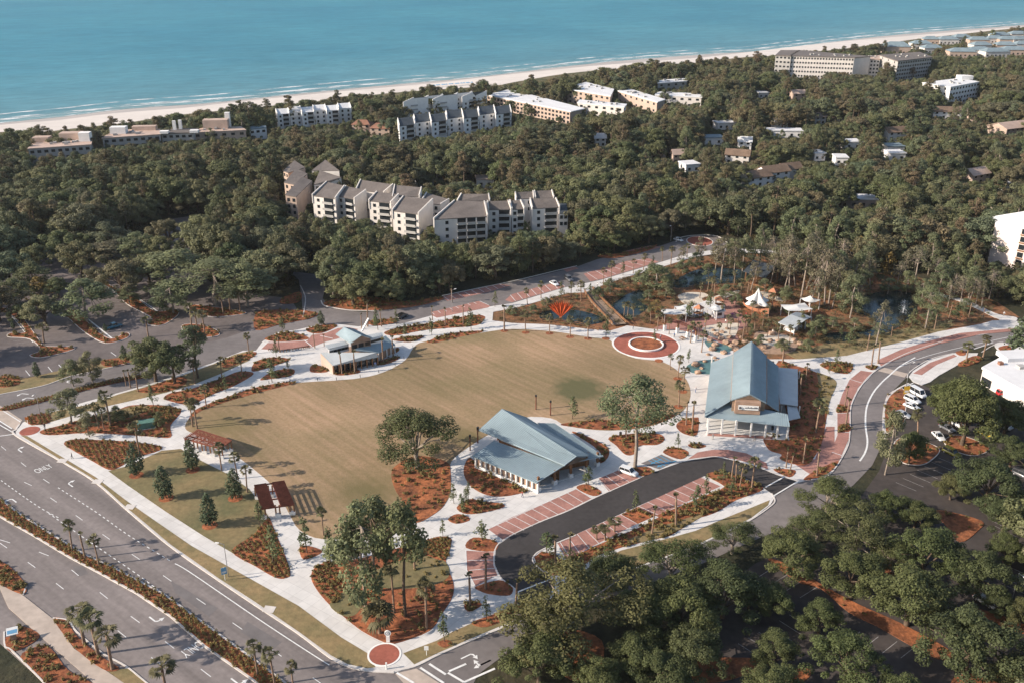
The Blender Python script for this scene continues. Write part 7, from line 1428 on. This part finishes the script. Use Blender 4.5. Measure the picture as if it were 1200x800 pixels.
# ---- street furniture
def sign(label, u, v, h_, wd, hd, m, m2=None, rz=0., name='sign_post', pole='white_trim', pr=.06):
    p = P(u, v); o = empty(name, (p.x, p.y, .1), rz); tag(o, label, 'sign'); b = MB(); b.tube([(0, 0, 0), (0, 0, h_)], [pr, pr], pole, 6); b.build('pole').parent = o
    b = MB(); b.box((0, -.08, h_ - hd), wd, .06, hd, m); b.build('board').parent = o
    if m2: b = MB(); b.box((0, -.115, h_ - hd * .8), wd * .7, .012, hd * .25, m2); b.build('board_band').parent = o
sign('blue bus stop sign on the avenue verge', 264, 680, 3.2, 1.1, 1.6, 'blue_board', 'paint', .5); sign('small orange sign at the left street corner', 33, 497, 2.2, .9, .8, 'orange', None, .2); sign('small white sign on the verge right of the corner circle', 500, 768, 2.2, .8, .9, 'white_trim'); sign('yellow sign board at the car park entrance', 1061, 465, 3.4, 1.6, 2.4, 'yellow_paint', 'paint')
p = P(455, 752); o = empty('round_emblem_sign', (p.x, p.y, .2)); o.scale = (.72, .72, .72); tag(o, 'white pillar sign with a round emblem at the corner circle', 'sign')
b = MB(); b.box((0, 0, 0), .9, .6, 1.9, 'white_trim'); b.build('pillar').parent = o; b = MB(); b.tube([(0, .15, 2.7), (0, -.15, 2.7)], [.85, .85], 'white_trim', 20); b.f.append(tuple(range(19, -1, -1))); b.m.append(0); b.build('disc').parent = o
b = MB(); b.tube([(0, -.15, 2.7), (0, -.17, 2.7)], [.62, .62], 'car_teal', 18); b.build('emblem_ring').parent = o; b = MB(); b.tube([(0, -.17, 2.7), (0, -.19, 2.7)], [.44, .44], 'white_trim', 18); b.build('emblem_face').parent = o; b = MB(); b.bar((-.22, -.2, 2.55), (.0, -.2, 2.95), .1, .02, 'car_teal'); b.bar((.0, -.2, 2.95), (.22, -.2, 2.55), .1, .02, 'car_teal'); b.build('emblem_mark').parent = o
p = P(172, 501); o = empty('utility_box', (p.x, p.y, .15), .35); tag(o, 'green utility cabinet in the bed between the left paths', 'utility box')
b = MB(); b.box((0, 0, .1), 4.2, 2.0, 1.7, 'green_box'); b.build('cabinet').parent = o; b = MB(); b.box((0, 0, 0), 4.6, 2.4, .12, 'concrete'); b.build('plinth').parent = o; b = MB(); b.slab([(-2.2, -1.1, 1.85), (2.2, -1.1, 1.85), (2.2, 1.1, 2.0), (-2.2, 1.1, 2.0)], .1, 'green_box'); b.build('lid').parent = o
p = P(17, 750); o = empty('entrance_monument', (p.x, p.y, .2), .4); o.scale = (.75, .75, .75); tag(o, 'small stone monument with slanted blue-white board at bottom left', 'sign')
b = MB(); b.box((0, 0, 0), 1.2, .8, 1.8, 'stone'); b.build('base').parent = o; b = MB(); b.slab([(-1.3, -1.0, 2.3), (1.3, -1.0, 2.3), (1.3, .9, 3.2), (-1.3, .9, 3.2)], .15, 'white_trim'); b.build('board').parent = o; b = MB(); b.slab([(-1.1, -.7, 2.47), (1.1, -.7, 2.47), (1.1, .2, 2.89), (-1.1, .2, 2.89)], .04, 'blue_board'); b.build('board_band').parent = o
def lamp(label, u, v, h_, rz=0.):
    p = P(u, v); o = empty('lamp_post', (p.x, p.y, .1), rz); tag(o, label, 'lamp post', 'slim lamp posts'); b = MB(); b.tube([(0, 0, 0), (0, 0, h_)], [.1, .06], 'steel', 7); b.build('pole').parent = o
    b = MB(); b.bar((0, 0, h_), (1.3, 0, h_ + .15), .07, .07, 'steel'); b.build('arm').parent = o; b = MB(); b.box((1.5, 0, h_ + .08), .8, .3, .12, 'white_trim'); b.build('lamp_head').parent = o
for lb, u, v, h_ in (('slim lamp post on the north street near the brick bays', 530, 366, 8), ('lamp post among the lower car park oaks', 1185, 706, 7), ('lamp post at the avenue verge bus stop', 268, 676, 8), ('lamp post at the left street corner', 48, 488, 7), ('lamp post by the turning circle', 786, 283, 7), ('lamp post beside the crosswalk near the shop', 1062, 452, 7)): lamp(lb, u, v, h_, rnd.uniform(0, 6))
p = P(453, 784); o = empty('signal_pedestal', (p.x, p.y, .1)); tag(o, 'short white pedestal at the kerb below the corner circle', 'pedestal'); b = MB(); b.tube([(0, 0, 0), (0, 0, 1.1)], [.14, .11], 'white_trim', 8); b.build('post').parent = o; b = MB(); b.box((0, 0, 1.1), .3, .25, .35, 'white_trim'); b.build('head').parent = o
for i, (u, v) in enumerate(((73, 540), (114, 564.5), (152, 594), (315, 714))):
    p = P(u, v); o = sheet('kerb_inlet', [proj((p.x + x, p.y + y, 0)) for x, y in ((-1.1, -.7), (1.1, -1.1), (1.3, .7), (-.9, 1.1))], .19, 'kerb', smooth=False); 
for i, (u, v) in enumerate(((727, 511), (745, 515), (560, 505), (905, 504))):
    p = P(u, v); o = empty('litter_bin', (p.x, p.y, .15)); tag(o, ('dark litter bin on the bed between stage and hall', 'dark litter bin by the tall clear-trunked tree', 'dark post bin at the stage front', 'dark litter bin by the hall porch')[i], 'bin'); b = MB(); b.tube([(0, 0, 0), (0, 0, 1.1)], [.32, .36], 'dark_metal', 10); b.build('body').parent = o; b = MB(); b.tube([(0, 0, 1.1), (0, 0, 1.3)], [.38, .15], 'dark_metal', 10); b.build('lid').parent = o
for i, (u, v) in enumerate(((551, 528), (560, 519), (628, 480), (645, 487))):
    p = P(u, v); o = empty('stage_light_post', (p.x, p.y, .15)); tag(o, 'dark slim post light at the stage front edge', 'post light', 'post lights at the stage front'); b = MB(); b.tube([(0, 0, 0), (0, 0, 4)], [.16, .16], 'wood_red', 8); b.build('pole').parent = o; b = MB(); b.box((0, 0, 4), .5, .5, .5, 'dark_metal'); b.build('lamp_head').parent = o
# bollards round the lawn's north-west edge
for i in range(11):
    q = cr([(268, 468), (300, 453), (340, 447), (380, 446), (415, 443.5), (450, 435), (470, 424), (484, 408)], 5, False); u, v = q[int(i * (len(q) - 1) / 10)]; p = P(u, v)
    b = MB(); b.tube([(0, 0, 0), (0, 0, .9)], [.09, .09], 'dark_metal', 6); o = b.build('bollard'); o.location = (p.x, p.y, .15); tag(o, 'slim dark bollard light on the north-west lawn edge', 'bollard', 'bollards on the lawn edge')
# ---- people
PM = {}
def person(label, u, v, shirt, trousers, rz=0., stride=.22):
    p = P(u, v); me = bpy.data.meshes.new('person')
    vs = [(0, 0, .95), (0, 0, 1.2), (0, 0, 1.42), (0, 0, 1.55), (0, .02, 1.68), (0, .0, 1.78), (.1, 0, .9), (.11, stride, .5), (.1, stride * .6, .06), (.1, stride * .6 + .17, .03), (-.1, 0, .9), (-.11, -stride * .3, .5), (-.1, -stride, .08), (-.1, -stride + .17, .03), (.2, 0, 1.4), (.27, -.08, 1.12), (.27, .06, .9), (.27, .1, .81), (-.2, 0, 1.4), (-.27, .1, 1.12), (-.26, .22, .93), (-.26, .28, .85)]
    es = [(0, 1), (1, 2), (2, 3), (3, 4), (4, 5), (0, 6), (6, 7), (7, 8), (8, 9), (0, 10), (10, 11), (11, 12), (12, 13), (2, 14), (14, 15), (15, 16), (16, 17), (2, 18), (18, 19), (19, 20), (20, 21)]
    rad = [.15, .14, .16, .06, .1, .07, .09, .07, .05, .04, .09, .07, .05, .04, .06, .05, .035, .04, .06, .05, .035, .04]
    me.from_pydata(vs, es, []); o = bpy.data.objects.new('person', me); COL.objects.link(o); md = o.modifiers.new('skin', 'SKIN')
    for i, sv in enumerate(me.skin_vertices[0].data): sv.radius = (rad[i], rad[i] * (.75 if i < 3 else 1)); sv.use_root = (i == 0)
    o.modifiers.new('smooth', 'SUBSURF').levels = 1; o.modifiers['smooth'].render_levels = 2
    key = (shirt, trousers)
    if key not in PM:
        m, n, b_ = nodes('clothes_%d' % len(PM)); tc = n.nodes.new('ShaderNodeTexCoord'); sx = n.nodes.new('ShaderNodeSeparateXYZ'); n.links.new(tc.outputs['Object'], sx.inputs[0]); r = n.nodes.new('ShaderNodeValToRGB'); r.color_ramp.interpolation = 'CONSTANT'; e = r.color_ramp.elements
        while len(e) < 5: e.new(.5)
        for i, (ps_, c_) in enumerate(((0, (.03, .03, .03)), (.045, trousers), (.5, shirt), (.765, (.42, .24, .16)), (.89, (.05, .03, .02)))): e[i].position = ps_; e[i].color = (*c_, 1)
        dv = n.nodes.new('ShaderNodeMath'); dv.operation = 'DIVIDE'; dv.inputs[1].default_value = 2.0; n.links.new(sx.outputs[2], dv.inputs[0]); n.links.new(dv.outputs[0], r.inputs[0]); n.links.new(r.outputs[0], b_.inputs['Base Color']); b_.inputs['Roughness'].default_value = .8; PM[key] = m
    me.materials.append(PM[key]); o.location = (p.x, p.y, .16); o.rotation_euler[2] = rz; tag(o, label, 'person')
person('person in dark clothes walking on the avenue path near the left corner', 85, 537.5, (.03, .03, .04), (.02, .02, .03), 2.2); person('person in black shirt by the street corner circle', 53, 503, (.02, .02, .02), (.05, .05, .07), .5); person('person in white shirt on the playground paving', 812, 392, (.7, .7, .7), (.05, .06, .1), 1); person('person in red shirt beside the play ship', 874, 372, (.4, .04, .03), (.1, .1, .12), 2); person('person in light shirt and shorts near the pond trail bend', 1176, 371, (.6, .6, .6), (.3, .25, .2), 3)
person('person in dark shirt walking near the hall porch', 884, 517, (.05, .06, .1), (.25, .2, .15), -1)
for i, (u, v, sh_, tr_, lb) in enumerate([(790, 396, (.1, .2, .4), (.05, .05, .06), 'person in blue shirt by the white trellis pillars'), (826, 382, (.5, .3, .1), (.2, .2, .25), 'person in orange shirt near the play towers'), (850, 380, (.7, .7, .65), (.15, .1, .1), 'person in white shirt by the sand play area'), (858, 372, (.3, .1, .3), (.05, .05, .05), 'person in purple shirt left of the ship'), (900, 372, (.1, .3, .2), (.2, .2, .2), 'person in green shirt behind the ship'), (905, 392, (.6, .55, .5), (.1, .12, .2), 'person in cream shirt at the pale shelter'), (774, 398, (.4, .4, .42), (.05, .05, .08), 'person in grey shirt on the red circle edge'), (742, 387, (.05, .05, .06), (.2, .2, .25), 'person in black at the bridge foot'), (700, 337, (.6, .6, .6), (.1, .1, .1), 'person in white at the street end of the bridge'), (440, 430, (.2, .25, .5), (.3, .3, .3), 'person in blue by the small pavilion'), (612, 583, (.5, .1, .1), (.1, .1, .15), 'person in red by the stage corner'), (835, 515, (.2, .2, .22), (.4, .35, .3), 'person in dark top left of the hall porch'), (815, 460, (.6, .6, .62), (.1, .15, .3), 'person in white walking toward the hall')]): person(lb, u, v, sh_, tr_, i * 1.1)
# ---- beach umbrellas
for i in range(16):
    u = 505 + i * 3.2 + rnd.uniform(-1, 1); p = P(u, 103.5 - (u - 500) * .08); o = empty('beach_umbrella', (p.x, p.y, 0)); tag(o, 'tiny pale-blue umbrella in the row on the beach', 'umbrella', 'beach umbrellas'); b = MB(); b.tube([(0, 0, -.2), (0, 0, 2.2)], [.05, .05], 'white_trim', 5); b.build('pole').parent = o
    b = MB()
    for j in range(8): a0, a1 = j * math.pi / 4, (j + 1) * math.pi / 4; b.face([(1.5 * math.cos(a0), 1.5 * math.sin(a0), 1.8), (1.5 * math.cos(a1), 1.5 * math.sin(a1), 1.8), (0, 0, 2.5)], 'blue_board')
    b.build('canopy').parent = o

# ------------------------------------------------------------------ haze
hm = bpy.data.materials.new('haze_air'); hm.use_nodes = True; n = hm.node_tree; n.nodes.clear(); vo = n.nodes.new('ShaderNodeVolumePrincipled'); vo.inputs['Color'].default_value = (.86, .90, .95, 1); vo.inputs['Density'].default_value = .00004; vo.inputs['Anisotropy'].default_value = .2
on = n.nodes.new('ShaderNodeOutputMaterial'); n.links.new(vo.outputs[0], on.inputs['Volume']); MAT['haze_air'] = hm
b = MB(); b.prism([(-18000, -800), (48000, -800), (48000, 44000), (-18000, 44000)], -2.8, 125, 'haze_air', bottom=True); hz = b.build('haze'); tag(hz, 'thin pale haze in the air over the whole view', 'haze', kind='stuff')
S.cycles.volume_max_steps = 64; S.cycles.volume_bounces = 0
